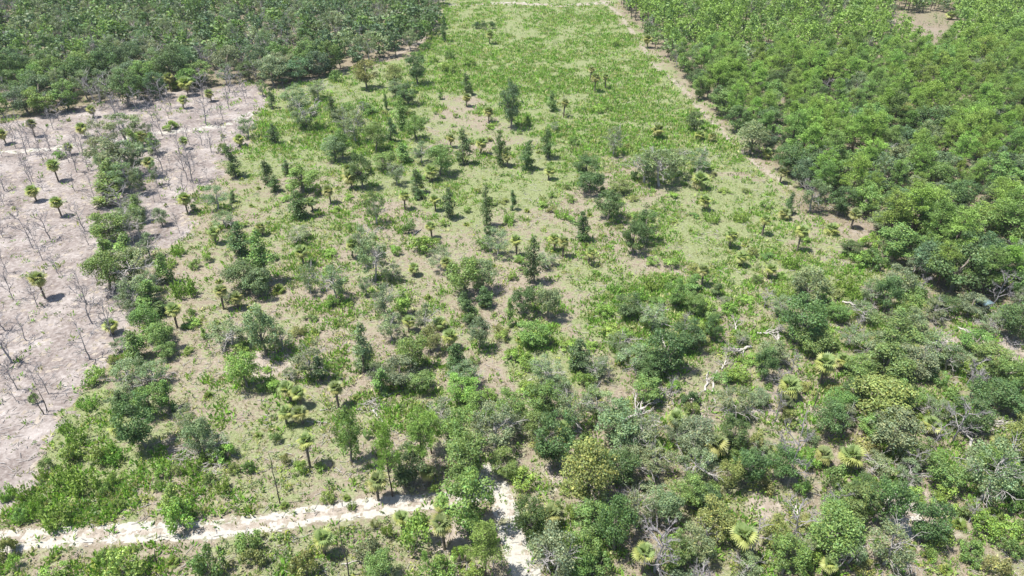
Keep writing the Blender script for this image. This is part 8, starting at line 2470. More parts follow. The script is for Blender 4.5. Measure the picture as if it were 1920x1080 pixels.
n,257,381,8,5,g,2 s,-253,381,12,7,e,1 n,147,381,14,7,g,2 o,-168,381,10,7,g,1 o,-68,381,11,9,g,1 n,115,381,12,6,y,2 o,-86,381,11,8,e,1 o,-99,381,9,8,e,1
n,75,382,9,5,y,2 o,-116,382,9,7,g,1 o,-128,382,10,6,g,1 n,67,382,10,5,y,2 o,-202,382,12,7,k,1 o,-153,382,13,7,b,1 o,177,382,9,8,e,2 n,143,382,10,6,y,2
n,87,382,8,4,y,2 n,223,382,12,8,y,2 n,170,382,9,4,g,2 n,240,382,14,7,y,2 n,218,383,9,5,y,2 n,132,383,9,5,g,2 s,-186,383,11,7,e,1 n,210,383,11,6,y,2
n,228,383,14,8,y,2 n,246,383,13,6,y,2 n,187,383,13,6,g,2 o,161,383,11,8,g,2 n,197,383,14,9,y,2 n,81,383,14,8,g,2 n,101,383,15,8,y,2 s,-146,383,10,7,e,1
n,261,383,14,9,y,2 o,125,383,9,6,k,2 n,108,384,6,3,y,2 o,-259,384,11,8,b,1 o,-44,384,13,8,g,1 o,-63,384,10,9,g,1 n,205,384,14,7,y,2 s,-178,385,8,5,e,1
n,154,385,11,6,y,2 o,-75,385,13,9,e,1 o,-53,385,12,10,k,1 n,91,385,14,8,y,2 o,-247,385,13,9,b,1 n,138,385,8,4,y,2 o,-93,385,11,8,b,1 n,148,385,14,9,y,2
n,96,386,7,3,y,2 o,167,386,7,6,g,2 o,-223,386,13,8,g,1 n,58,386,13,8,g,2 n,254,386,11,6,y,2 o,-139,386,13,9,e,1 n,65,386,10,7,y,2 n,191,386,14,9,y,2
n,118,386,12,6,y,2 n,270,386,13,7,y,2 n,236,386,13,6,y,2 s,-163,386,13,7,e,1 o,-237,387,11,7,g,1 s,265,387,10,6,e,2 o,249,387,10,8,k,2 s,-38,387,10,7,e,1
s,-208,387,11,6,e,1 o,-192,387,10,5,g,1 n,230,387,8,5,y,2 n,222,387,13,7,g,2 o,-230,387,9,10,g,1 n,104,387,14,9,y,2 n,158,387,12,6,y,2 n,243,387,11,7,y,2
o,-199,387,8,6,g,1 o,-269,387,11,7,k,1 n,86,388,9,4,y,2 o,70,388,8,7,e,2 o,196,388,11,9,k,2 s,-69,388,9,5,e,1 o,82,388,7,7,k,2 n,275,388,13,7,g,2
o,175,388,6,5,k,2 o,-103,388,13,9,b,1 n,202,388,10,5,g,2 o,-123,389,12,10,k,1 n,183,389,10,6,y,2 s,-183,389,11,7,e,1 o,-110,389,10,10,g,1 o,112,389,8,6,g,2
n,214,389,11,5,y,2 o,-263,389,10,6,g,1 o,-81,389,14,9,e,1 n,131,389,13,9,y,2 n,259,390,13,7,y,2 n,170,390,7,4,y,2 n,140,390,12,8,g,2 n,121,390,10,5,g,2
n,90,390,14,8,y,2 o,-256,390,14,7,g,1 n,253,390,6,4,g,2 o,147,390,6,5,g,2 n,126,390,10,5,y,2 o,-134,391,13,8,g,1 o,-153,391,9,8,b,1 n,246,391,10,7,y,2
n,208,391,12,6,y,2 o,268,391,6,5,g,2 n,61,391,9,5,g,2 o,76,391,9,8,g,2 o,-44,391,11,7,b,1 o,-60,391,11,9,b,1 n,241,391,11,7,y,2 n,162,391,9,5,y,2
s,-275,391,10,6,e,1 s,-250,391,10,6,e,1 s,-172,392,10,6,e,1 n,279,392,11,6,y,2 o,-98,392,12,7,g,1 n,199,392,10,5,y,2 n,155,392,12,6,g,2 n,66,392,14,8,y,2
o,105,392,11,9,e,2 n,180,392,9,5,y,2 o,220,392,6,5,b,2 n,99,392,9,4,y,2 s,-51,392,10,7,e,1 n,190,392,6,3,y,2 s,-206,393,12,7,e,1 o,-222,393,14,7,b,1
o,228,393,7,7,k,2 o,-189,393,10,7,g,1 n,184,393,12,8,g,2 n,166,393,12,6,y,2 n,234,393,12,7,g,2 o,-127,393,11,9,b,1 o,-244,394,10,10,b,1 o,213,394,7,5,e,2
s,-215,394,10,6,e,1 s,-158,394,12,6,e,1 o,-144,394,10,8,k,1 o,-39,394,12,10,b,1 n,116,395,14,9,y,2 o,-197,395,10,10,k,1 n,79,395,13,7,y,2 n,271,395,9,6,y,2
o,261,395,10,9,g,2 o,70,395,11,9,g,2 n,252,395,14,7,y,2 n,95,395,11,6,y,2 n,138,395,11,6,y,2 n,243,395,10,6,y,2 n,175,395,14,8,y,2 n,131,395,7,4,y,2
s,-264,395,11,6,e,1 n,58,395,12,6,y,2 n,265,396,12,7,g,2 s,143,396,8,6,e,2 n,256,396,10,5,y,2 s,84,396,9,5,e,2 o,-166,396,10,8,b,1 s,-182,396,11,6,e,1
n,111,396,11,6,g,2 o,-150,396,13,9,e,1 o,-257,396,14,10,k,1 s,-66,396,10,7,e,1 o,197,396,8,6,e,2 n,207,396,9,6,y,2 n,222,396,8,5,y,2 o,-73,397,11,8,k,1
o,-93,397,9,10,e,1 n,169,397,13,7,g,2 n,180,397,13,8,y,2 n,125,397,12,8,y,2 o,-237,397,13,9,e,1 o,-118,397,13,10,k,1 n,237,397,15,8,g,2 n,62,397,15,9,y,2
n,284,397,14,9,y,2 o,100,397,9,6,g,2 o,155,398,7,7,g,2 n,105,398,9,5,g,2 n,120,398,12,6,y,2 n,76,398,8,4,y,2 n,163,398,7,4,y,2 s,-270,398,12,6,e,1
n,90,398,14,9,y,2 n,151,398,10,6,y,2 n,215,398,10,5,y,2 o,-83,399,11,7,b,1 o,67,399,9,6,g,2 n,247,399,9,5,y,2 n,230,399,9,5,y,2 o,-173,399,8,7,g,1
o,-52,399,12,10,b,1 n,115,399,11,6,y,2 o,-208,399,10,8,k,1 n,201,399,9,5,y,2 s,-134,399,10,6,e,1 n,262,400,12,6,y,2 n,140,400,7,4,y,2 n,267,400,9,5,y,2
n,188,400,13,8,y,2 o,-250,400,11,7,k,1 n,193,400,12,6,g,2 o,-155,400,13,8,b,1 n,225,400,8,5,y,2 n,131,400,9,5,y,2 o,272,400,8,5,k,2 n,145,400,9,6,y,2
o,-277,401,13,8,k,1 o,-102,401,10,10,k,1 n,110,401,12,8,y,2 s,-196,401,11,5,e,1 s,-146,401,9,5,e,1 o,79,402,6,5,k,2 o,-187,402,11,8,b,1 n,183,402,10,4,y,2
n,234,402,7,4,g,2 n,123,402,14,7,y,2 n,219,402,11,7,g,2 o,241,402,10,7,e,2 o,-46,402,13,7,k,1 o,-226,402,10,10,g,1 o,72,402,9,6,k,2 n,159,403,13,8,y,2
o,-62,403,11,8,k,1 n,84,403,12,6,y,2 n,65,403,7,3,g,2 n,212,403,15,9,y,2 n,174,403,10,6,y,2 n,101,403,12,7,y,2 s,-242,403,10,6,e,1 o,-127,403,11,8,b,1
s,-71,403,12,6,e,1 s,-92,403,9,7,e,1 o,136,403,6,4,b,2 n,255,403,10,5,g,2 n,153,403,13,6,y,2 n,91,403,11,6,y,2 o,117,403,6,6,k,2 s,-257,404,12,7,e,1
o,285,404,6,4,g,2 n,96,404,11,7,y,2 n,248,404,15,7,y,2 n,281,404,8,5,g,2 n,169,404,8,5,y,2 o,-170,404,11,9,b,1 n,290,404,9,5,y,2 o,-108,404,13,8,b,1
o,-270,404,11,7,g,1 s,179,404,9,6,e,2 n,60,404,7,4,y,2 o,-140,404,11,9,g,1 o,-180,404,9,8,b,1 s,-164,404,11,6,e,1 n,207,405,13,7,y,2 o,-77,405,11,10,g,1
n,199,405,15,9,g,2 s,-55,405,11,7,e,1 n,107,405,9,6,y,2 o,126,405,6,6,g,2 n,273,405,8,5,g,2 n,190,405,9,6,g,2 o,163,405,7,5,g,2 n,224,406,12,8,y,2
o,-235,406,12,10,k,1 n,262,406,11,7,y,2 n,215,406,12,7,g,2 o,-214,406,13,10,b,1 n,113,406,12,7,y,2 o,-263,406,13,9,g,1 o,-41,406,10,9,g,1 n,236,406,12,6,y,2
o,-157,406,14,8,k,1 n,268,406,9,5,y,2 s,231,407,7,6,e,2 o,-132,407,10,8,k,1 o,122,407,8,5,b,2 n,141,407,9,6,g,2 o,-85,407,10,9,k,1 o,-223,407,11,9,e,1
s,80,408,7,5,e,2 o,-201,408,11,7,k,1 n,146,408,9,5,y,2 n,185,408,12,6,g,2 o,131,408,7,6,e,2 s,-49,408,10,7,e,1 n,175,408,13,6,y,2 o,-147,408,12,8,b,1
o,136,408,10,7,b,2 n,242,408,6,4,y,2 n,74,408,12,6,y,2 n,84,408,10,5,g,2 o,-98,408,12,10,b,1 n,247,408,13,7,g,2 o,-277,409,9,7,k,1 o,-118,409,10,10,k,1
n,257,409,11,6,y,2 o,65,409,9,6,g,2 o,-189,409,10,8,e,1 o,117,409,7,6,g,2 n,212,409,15,8,y,2 n,60,409,12,7,y,2 o,286,409,7,4,e,2 n,155,410,12,6,g,2
s,-71,410,12,7,e,1 o,166,410,10,9,g,2 n,101,410,11,6,y,2 n,217,410,7,4,y,2 s,-64,410,10,7,e,1 n,90,410,8,4,g,2 n,107,410,7,4,g,2 n,127,410,7,5,y,2
s,-138,410,8,5,e,1 o,-105,410,10,8,g,1 n,226,410,11,7,g,2 s,-253,410,12,5,e,1 o,181,410,6,5,g,2 n,150,411,7,4,y,2 n,265,411,7,5,y,2 n,252,411,7,4,g,2
o,-181,411,10,7,g,1 s,-169,411,9,6,e,1 o,236,411,6,4,e,2 o,-58,411,8,7,g,1 o,-90,411,13,10,g,1 o,114,411,11,8,k,2 n,195,412,14,9,y,2 o,-286,412,13,8,k,1
n,261,412,13,7,g,2 o,-112,412,12,9,b,1 s,-260,412,12,6,e,1 n,274,412,13,6,g,2 o,-196,412,9,9,k,1 o,-43,412,10,8,g,1 s,-81,412,8,7,e,1 o,95,413,10,7,k,2
o,-123,413,10,8,b,1 o,-242,413,13,9,b,1 n,146,413,11,7,y,2 o,134,413,11,9,k,2 n,202,413,14,7,y,2 s,231,413,9,5,e,2 o,-273,413,9,8,k,1 s,174,413,9,5,e,2
o,141,413,7,4,g,2 o,162,413,8,6,b,2 n,122,413,9,5,y,2 s,-156,413,10,7,e,1 n,282,413,13,7,g,2 n,247,413,10,6,y,2 n,209,413,12,6,y,2 n,62,414,9,5,y,2
o,86,414,6,5,k,2 o,-209,414,13,10,g,1 n,291,414,14,8,g,2 o,169,414,11,10,b,2 o,80,414,9,6,k,2 n,218,414,13,7,y,2 n,242,415,9,5,y,2 n,110,415,14,9,y,2
s,-231,415,9,6,e,1 o,-134,415,14,8,g,1 n,270,415,10,5,y,2 o,-202,415,11,7,k,1 o,-266,415,10,8,b,1 n,116,415,6,3,y,2 o,254,415,9,6,g,2 o,152,415,8,7,k,2
n,69,415,9,5,y,2 s,-102,415,11,5,e,1 o,-50,416,11,9,e,1 n,184,416,9,6,y,2 o,-221,416,12,7,k,1 o,-128,416,13,8,e,1 o,-290,416,12,7,e,1 n,101,416,14,7,y,2
n,226,416,14,7,g,2 o,-163,416,10,7,g,1 n,129,416,11,5,y,2 n,286,416,12,6,g,2 n,197,416,13,7,y,2 s,-175,416,8,6,e,1 n,277,417,14,7,y,2 n,90,417,11,6,y,2
o,265,417,10,7,k,2 o,106,417,7,5,k,2 n,260,417,6,3,g,2 s,-280,417,10,5,e,1 s,-67,417,13,6,e,1 o,-237,417,12,8,g,1 s,-150,417,10,7,e,1 s,-142,417,9,7,e,1
o,-94,417,13,10,b,1 s,-253,417,12,7,e,1 n,73,417,11,7,y,2 n,191,417,11,5,y,2 n,156,417,13,7,y,2 n,212,418,12,6,y,2 n,236,418,15,10,y,2 o,-115,418,9,8,e,1
s,-215,418,8,7,e,1 o,-187,418,13,9,b,1 o,142,418,8,6,g,2 o,-168,418,12,10,k,1 n,179,418,8,4,g,2 n,147,418,13,6,g,2 n,207,418,10,5,y,2 o,-56,418,10,7,g,1
o,-260,418,13,7,b,1 n,174,418,9,5,g,2 s,-245,418,11,7,e,1 o,-81,419,10,9,e,1 n,230,419,13,6,y,2 n,297,419,11,5,g,2 n,59,419,15,9,y,2 s,134,419,10,6,e,2
o,290,419,8,7,e,2 o,93,419,9,8,k,2 s,-87,419,10,5,e,1 o,-270,420,11,7,b,1 n,221,420,12,8,y,2 o,-41,420,13,9,k,1 n,248,420,10,7,y,2 n,243,420,6,4,y,2
o,124,420,9,7,b,2 n,200,420,7,4,y,2 s,-72,420,11,5,e,1 n,84,420,9,4,g,2 n,67,421,11,5,y,2 n,258,421,13,8,y,2 o,-203,421,14,9,b,1 o,253,421,7,5,g,2
s,-137,421,10,7,e,1 o,-107,421,10,7,k,1 n,195,421,11,6,y,2 s,-63,421,8,5,e,1 n,286,422,9,6,y,2 n,106,422,9,6,g,2 o,119,422,8,6,e,2 o,170,422,7,5,b,2
o,-120,422,14,7,g,1 n,73,422,7,4,y,2 n,113,422,13,7,g,2 n,188,422,9,6,g,2 n,213,422,15,10,y,2 s,-277,422,12,7,e,1 o,267,422,7,5,g,2 n,176,422,8,5,y,2
n,79,422,11,6,y,2 o,154,422,6,6,e,2 n,271,422,12,7,y,2 o,99,422,11,10,k,2 o,-291,422,9,10,b,1 o,-173,422,11,7,g,1 s,-183,422,13,6,e,1 o,-131,422,10,10,e,1
n,90,422,13,7,y,2 s,-147,423,8,5,e,1 o,-229,423,9,9,k,1 n,182,423,15,9,y,2 n,240,423,11,6,g,2 o,-190,423,9,9,b,1 s,-218,423,10,7,e,1 o,142,423,11,10,g,2
o,234,423,8,7,k,2 s,-285,423,13,6,e,1 n,262,423,15,9,y,2 n,148,423,10,5,y,2 o,-52,423,10,7,k,1 o,298,423,6,5,k,2 n,280,423,9,4,g,2 n,63,423,14,7,y,2
s,207,424,9,6,e,2 n,294,424,10,5,g,2 o,-99,424,11,7,b,1 o,159,424,8,7,k,2 n,228,424,6,3,y,2 n,137,424,8,4,y,2 o,-212,424,12,8,k,1 s,-251,424,11,7,e,1
o,-260,425,10,10,b,1 n,220,425,10,4,y,2 o,124,425,8,7,g,2 o,-237,425,13,9,k,1 n,200,425,12,6,g,2 n,57,425,6,3,y,2 n,129,425,14,7,y,2 o,-93,425,10,9,e,1
o,-126,425,10,8,k,1 o,257,426,6,4,g,2 o,70,426,11,7,g,2 n,117,426,8,4,y,2 n,168,426,11,6,y,2 s,-244,426,8,7,e,1 n,110,426,13,6,y,2 n,86,426,10,5,y,2
n,75,426,10,5,y,2 n,252,427,14,9,y,2 o,-300,427,14,10,e,1 s,-75,427,11,6,e,1 o,-151,427,11,10,g,1 o,-111,427,10,6,g,1 n,194,427,13,7,y,2 n,301,427,14,8,y,2
n,189,427,10,5,y,2 n,210,427,8,5,y,2 o,-203,427,13,8,g,1 o,-66,427,11,10,b,1 n,246,427,8,4,y,2 n,204,427,12,6,y,2 n,266,428,14,8,y,2 n,175,428,14,8,y,2
o,-167,428,12,9,k,1 n,98,428,11,6,y,2 o,-180,428,13,10,b,1 n,262,428,10,6,y,2 n,216,428,9,5,g,2 o,237,428,10,9,k,2 o,91,428,9,8,e,2 n,150,428,6,4,y,2
s,-222,428,10,6,e,1 o,-141,428,10,10,e,1 o,-159,428,10,10,k,1 n,105,428,12,6,y,2 o,-120,428,12,9,k,1 o,164,428,10,9,k,2 n,282,428,9,5,y,2 n,140,428,11,6,g,2
n,274,429,12,6,g,2 s,-173,429,9,7,e,1 s,-230,429,12,7,e,1 s,-56,429,10,5,e,1 o,-43,429,13,10,k,1 n,62,429,13,8,y,2 n,231,429,13,7,g,2 n,293,429,6,3,y,2
s,122,429,9,6,e,2 n,133,429,12,8,y,2 s,-49,430,13,6,e,1 n,179,430,11,6,g,2 n,288,430,9,6,y,2 o,-295,430,13,8,e,1 n,128,430,6,4,y,2 o,-131,430,9,9,g,1
n,145,430,12,6,g,2 o,227,430,9,8,k,2 s,-209,430,12,6,e,1 s,-97,430,10,7,e,1 n,159,430,13,7,y,2 s,-275,430,9,7,e,1 n,256,430,14,7,y,2 n,82,430,9,5,g,2
n,250,431,10,6,g,2 n,184,431,13,7,g,2 o,221,431,6,5,g,2 n,200,431,15,9,y,2 o,94,431,8,5,g,2 s,-287,431,11,6,e,1 o,-87,431,11,8,k,1 n,73,431,11,6,y,2
n,57,431,7,5,g,2 o,153,431,9,7,g,2 n,108,431,9,5,y,2 n,69,431,7,4,y,2 o,-105,431,13,9,b,1 n,242,431,9,6,y,2 s,-281,432,12,7,e,1 n,301,432,13,7,y,2
n,173,432,11,7,y,2 o,-198,432,12,8,b,1 o,-61,432,11,6,g,1 s,-187,432,9,7,e,1 s,266,432,9,6,e,2 n,191,433,11,7,y,2 n,237,433,8,4,g,2 n,281,433,13,6,g,2
o,-136,433,14,10,e,1 n,141,433,12,6,g,2 n,307,433,12,8,y,2 n,101,433,9,5,y,2 s,-224,433,12,6,e,1 n,271,433,8,4,y,2 s,-115,434,13,7,e,1 s,-218,434,10,5,e,1
n,225,434,9,5,y,2 n,162,434,11,6,y,2 n,217,434,7,5,y,2 o,115,434,8,5,k,2 n,207,434,7,4,y,2 o,260,434,9,8,e,2 o,195,434,10,9,k,2 n,62,434,9,4,y,2
o,-251,434,14,10,k,1 o,-238,435,11,8,b,1 n,296,435,6,4,y,2 s,-299,435,8,7,e,1 n,212,435,7,4,y,2 n,169,435,12,6,y,2 n,79,435,13,8,g,2 o,-125,435,12,9,b,1
n,253,435,10,5,g,2 n,123,435,7,4,g,2 n,132,435,8,4,y,2 n,277,435,12,7,g,2 o,-160,435,10,8,b,1 o,-77,435,14,7,b,1 n,97,435,14,8,y,2 n,136,435,11,5,y,2
s,106,435,10,6,e,2 o,-53,435,11,9,b,1 s,-42,436,11,6,e,1 s,-182,436,11,6,e,1 n,87,436,13,7,y,2 n,154,436,13,7,y,2 n,201,436,9,5,y,2 o,-244,436,11,8,k,1
n,287,436,7,4,g,2 n,240,436,11,7,y,2 o,-208,436,9,9,b,1 o,-69,436,10,7,g,1 o,-148,437,9,7,g,1 n,176,437,14,8,y,2 o,182,437,9,8,k,2 o,-109,437,12,7,b,1
o,300,437,9,9,k,2 o,-263,437,12,9,e,1 n,188,437,11,5,y,2 s,-154,437,8,6,e,1 o,-84,437,10,8,k,1 o,-293,437,10,9,b,1 o,-202,437,9,6,g,1 n,111,437,8,5,g,2
o,-169,437,10,10,k,1 s,230,437,8,6,e,2 n,267,438,13,6,g,2 n,143,438,12,6,y,2 s,220,438,7,6,e,2 n,248,438,9,5,g,2 o,-62,438,11,9,k,1 n,235,438,7,5,g,2
n,149,438,13,6,y,2 n,225,438,11,6,g,2 n,292,438,11,6,y,2 n,307,438,12,8,g,2 s,-280,438,12,6,e,1 o,102,438,8,8,e,2 n,63,439,9,4,y,2 o,-228,439,13,10,k,1
o,-257,439,10,8,g,1 s,-270,439,10,7,e,1 n,83,439,14,8,g,2 n,126,439,8,4,y,2 s,-138,439,10,6,e,1 o,58,439,8,6,g,2 n,70,439,15,9,g,2 n,92,439,10,5,g,2
o,-306,440,13,10,b,1 n,283,440,14,9,y,2 o,-98,440,13,10,g,1 o,77,440,9,6,g,2 n,215,440,10,6,y,2 o,-176,440,10,9,e,1 o,-213,440,11,9,b,1 s,-234,440,13,6,e,1
o,132,440,10,7,k,2 n,166,440,12,8,y,2 n,107,440,13,8,g,2 n,206,440,11,7,g,2 n,196,440,13,6,g,2 n,297,440,15,8,g,2 n,172,440,9,5,g,2 n,272,440,10,6,y,2
s,-196,440,9,6,e,1 n,312,440,9,5,y,2 s,120,441,8,6,e,2 n,156,441,7,5,y,2 o,303,441,8,7,e,2 n,288,441,12,8,g,2 o,-248,441,10,9,b,1 n,255,441,9,6,y,2
o,-39,442,13,10,k,1 o,-127,442,10,7,k,1 o,-114,442,11,10,e,1 o,-80,442,11,8,g,1 o,-49,442,12,7,k,1 o,-158,442,10,8,b,1 n,266,442,13,8,y,2 n,183,442,12,6,y,2
o,221,442,7,5,b,2 o,-289,442,12,8,g,1 n,279,442,10,4,y,2 n,228,442,12,7,y,2 o,162,443,6,5,k,2 o,136,443,8,6,k,2 n,115,443,8,4,y,2 n,100,443,13,7,y,2
s,-89,443,8,7,e,1 o,-205,443,14,8,b,1 n,232,443,6,4,g,2 s,-149,443,11,5,e,1 o,-223,443,8,6,g,1 n,241,443,7,4,y,2 n,261,443,13,7,y,2 n,188,443,10,6,g,2
n,210,443,9,5,y,2 o,246,443,9,8,g,2 o,73,443,7,5,k,2 o,123,443,7,5,b,2 o,-72,443,12,9,e,1 n,60,443,15,9,g,2 o,-65,444,13,10,g,1 o,84,444,7,6,k,2
o,-266,444,9,6,g,1 n,141,444,12,7,g,2 s,-58,444,12,5,e,1 n,176,444,9,6,g,2 n,68,444,14,8,y,2 o,91,444,9,8,b,2 n,148,444,15,9,g,2 o,-277,444,11,7,b,1
n,300,444,12,6,g,2 o,-182,444,11,7,k,1 n,293,444,8,5,y,2 o,-256,445,9,9,b,1 n,251,445,11,7,y,2 n,270,445,11,6,g,2 o,-283,445,10,10,g,1 o,-296,445,12,8,b,1
o,-141,445,14,8,e,1 n,196,445,15,7,y,2 s,313,445,7,6,e,2 n,96,445,9,5,y,2 o,-104,445,11,10,k,1 n,206,445,14,8,y,2 n,155,445,12,7,y,2 n,79,445,8,4,y,2
o,-309,446,11,8,b,1 o,-231,446,12,7,k,1 o,-303,446,10,7,k,1 n,218,446,15,7,g,2 n,287,446,13,6,y,2 o,-165,446,10,10,g,1 o,-213,446,10,10,k,1 o,-96,446,13,8,b,1
n,129,446,6,3,y,2 n,64,446,8,5,y,2 n,307,446,7,4,y,2 n,258,446,12,8,g,2 n,225,446,9,5,y,2 n,192,446,9,4,y,2 n,108,446,9,5,y,2 s,169,447,10,6,e,2
n,201,447,7,4,y,2 n,163,447,14,7,g,2 o,-84,447,11,9,k,1 o,-45,447,11,9,b,1 o,120,447,7,5,k,2 n,318,448,11,7,g,2 n,266,448,10,5,y,2 n,104,448,8,4,y,2
n,238,448,11,7,y,2 o,-219,448,12,9,g,1 o,-196,448,12,10,b,1 n,282,448,11,7,y,2 o,-132,448,10,5,g,1 o,-152,448,10,6,g,1 n,254,449,11,6,g,2 s,-126,449,10,7,e,1
s,-90,449,12,5,e,1 n,178,449,14,7,y,2 n,248,449,8,5,g,2 n,94,449,12,7,y,2 o,-158,449,10,9,b,1 o,-78,449,13,8,k,1 n,86,449,6,3,y,2 n,277,449,12,6,y,2
n,272,449,10,5,g,2 o,147,449,10,8,g,2 n,298,449,15,8,g,2 s,139,449,9,5,e,2 n,186,450,12,7,y,2 o,242,450,6,4,e,2 n,310,450,14,7,g,2 o,70,450,6,5,b,2
o,-119,450,10,7,g,1 n,112,450,12,6,g,2 n,290,450,8,4,y,2 o,-179,450,13,7,b,1 o,173,450,8,6,b,2 n,220,450,8,4,y,2 o,232,450,10,7,e,2 n,262,450,9,5,g,2
o,-244,450,9,10,b,1 n,134,451,10,5,y,2 o,-58,451,13,8,k,1 s,-190,451,9,7,e,1 o,58,451,10,8,g,2 n,117,451,10,5,g,2 n,63,451,13,8,y,2 n,315,451,7,4,y,2
o,-258,451,8,6,g,1 n,191,451,12,6,y,2 o,202,451,10,8,k,2 o,-281,451,13,9,k,1 n,305,451,9,5,g,2 n,153,451,8,4,y,2 n,212,451,13,7,g,2 o,-49,451,13,10,k,1
o,-290,451,13,10,k,1 s,-307,452,10,6,e,1 o,-238,452,14,10,b,1 o,-299,452,13,7,b,1 o,122,452,10,8,k,2 n,106,452,6,4,y,2 o,-40,452,14,8,b,1 s,-272,452,9,6,e,1
n,77,452,14,8,y,2 n,169,452,6,4,y,2 o,-214,452,10,10,b,1 n,267,452,15,7,y,2 o,-231,452,13,10,g,1 n,196,452,14,9,y,2 n,97,452,12,7,y,2 n,127,452,13,7,y,2
s,-102,452,9,7,e,1 o,-165,452,14,7,e,1 o,251,452,11,7,g,2 o,-143,452,11,8,k,1 n,257,453,9,5,g,2 n,163,453,7,3,y,2 n,280,453,12,6,y,2 s,-224,453,13,7,e,1
s,-174,453,10,6,e,1 o,286,453,8,6,k,2 n,294,453,8,4,g,2 s,319,453,10,6,e,2 o,-85,453,14,9,g,1 o,239,453,6,4,b,2 o,-252,453,12,7,g,1 o,183,453,7,6,k,2
n,226,453,13,7,y,2 o,-314,453,14,10,b,1 o,-73,453,11,7,b,1 n,142,453,12,8,g,2 o,-206,453,10,9,g,1 o,-265,453,13,7,g,1 o,-67,453,12,10,k,1 n,89,453,15,7,y,2
s,158,453,10,6,e,2 o,207,453,6,5,k,2"""
def far_wood(which, name, label):
    Vs, Ts = [], []; TV = MB()
    for it in FAR.split():
        k, x, y, h, w, t, g_ = it.split(',')
        if int(g_) != which: continue
        x, y, h, w = float(x), float(y), float(h), float(w)
        kk = k if k in LOW else 's'
        q, tt, (H0, W0) = LOW[kk][rr.randrange(len(LOW[kk]))]
        a = rr.uniform(0, 6.283); c, s = math.cos(a), math.sin(a)
        sx, sz = w / W0, h / H0
        p = q.reshape(-1, 3)
        Vs.append(np.stack([(p[:, 0] * c - p[:, 1] * s) * sx + x, (p[:, 0] * s + p[:, 1] * c) * sx + y, p[:, 2] * sz], 1))
        base = np.array((PTINT if kk == 'n' else TINT).get(t, TINT['g'])) * (1 + rr.uniform(-.15, .15))
        if k == 'd': base = np.array((.24, .22, .2))
        Ts.append(np.repeat((.45 + .55 * tt) * base, 4, 0))
        TV.tube([(x, y, -.2), (x, y, h * .55), (x + rr.uniform(-.4, .4), y, h * .85)], [.2, .14, .04], 5)
    V = np.concatenate(Vs); T = np.concatenate(Ts); tv = np.concatenate(TV.v); tf = np.concatenate(TV.f)
    F_ = np.concatenate([np.arange(len(V)).reshape(-1, 4), tf + len(V)])
    T = np.concatenate([T, np.tile((.13, .11, .09), (len(tv), 1))])
    return tag(mesh_obj(name, new_mesh(name, np.concatenate([V, tv]), F_, T), M_leaf), label, 'wood', kind='stuff')
far_wood(1, 'forest', 'far trees of the dark oak wood behind the bare patch')
far_wood(2, 'forest', 'far trees of the green pine wood beyond the field')

# ------------------------------------------------------------------ weeds, grass, twig litter
def scatter(n, dens, ymin=48, ymax=415):
    """random ground points inside the view, thicker near the camera, kept by dens(x, y)"""
    u = rng.random(n); y = ymin + (ymax - ymin) * u ** 1.35
    half = (y * .835 + 44) * .78 + 6
    x = rng.uniform(-1, 1, n) * half
    k = rng.random(n) < dens(x, y)
    return x[k], y[k]
def off_tracks(x, y, m=1.0):
    k = np.ones(x.shape, bool)
    for lab, cat, pl, w, s in TRACKS[:3] + TRACKS[6:]: k &= segdist(x, y, pl) > w * .5 * m * (.5 + fbm(x, y, .7))
    return k
def weed_d(x, y):
    jx, jy = jitter(x, y, 5)
    d = density(jx, jy)
    d = np.where(pip(jx, jy, BARE), .16, d)
    d = np.where(pip(x, y, LWOOD) | pip(x, y, RWOOD), .12, d)
    cl = fbm(x, y, .22) * .6 + fbm(x + 77, y, .8) * .4 + (fbm(x + 13, y + 5, .05) - .5) * .55
    d = np.clip((cl - (.70 - .36 * d)) * 6, 0.05, 1) * np.clip(d * 1.1, 0, .9)
    return np.where(off_tracks(x, y, 1.15), d, .02)
def tufts(name, label, x, y, nb, hgt, spread, aspect, colors, mat, upr):
    n = len(x)
    s = rng.uniform(.55, 1.35, n)
    c0 = np.stack([x, y, np.zeros(n)], 1)
    c = np.repeat(c0, nb, 0); ss = np.repeat(s, nb) * rng.uniform(.7, 1.2, n * nb)
    a = rng.uniform(0, 6.283, n * nb)
    tilt = rng.uniform(.1, 1, n * nb) * upr
    d = np.stack([np.cos(a) * np.sin(tilt), np.sin(a) * np.sin(tilt), np.cos(tilt)], 1)
    L = (hgt * ss)[:, None]
    foot = c + np.stack([np.cos(a), np.sin(a), np.zeros(n * nb)], 1) * (spread * rng.random(n * nb) * np.repeat(s, nb))[:, None]
    foot[:, 2] -= .02
    side = unit(np.cross(d, rng.normal(size=(n * nb, 3)))) * L * aspect * .5
    mid = foot + d * L * .55
    V = np.stack([foot, mid + side, foot + d * L, mid - side], 1).reshape(-1, 3)
    ci = np.array(colors)[rng.integers(0, len(colors), n)] * rng.uniform(.75, 1.25, (n, 1))
    T = np.repeat(np.repeat(ci, nb, 0) * rng.uniform(.8, 1.2, (n * nb, 1)), 4, 0)
    me = new_mesh(name, V, np.arange(len(V)).reshape(-1, 4), T)
    return tag(mesh_obj(name, me, mat), label, kind='stuff')
x, y = scatter(300000, weed_d, 48, 445)
print('weeds', len(x))
GC = [(.17, .32, .055), (.20, .35, .06), (.14, .28, .05), (.29, .37, .12), (.18, .29, .06), (.38, .38, .19)]
near = y < 190
tufts('weeds', 'knee-high green weeds over the clearing', x[near], y[near], 7, .72, .55, .32, GC, M_weed, 1.1)
tufts('field_weeds', 'dense bright weeds of the upper field', x[~near], y[~near], 6, .95, .8, .32, GC, M_weed, 1.0)
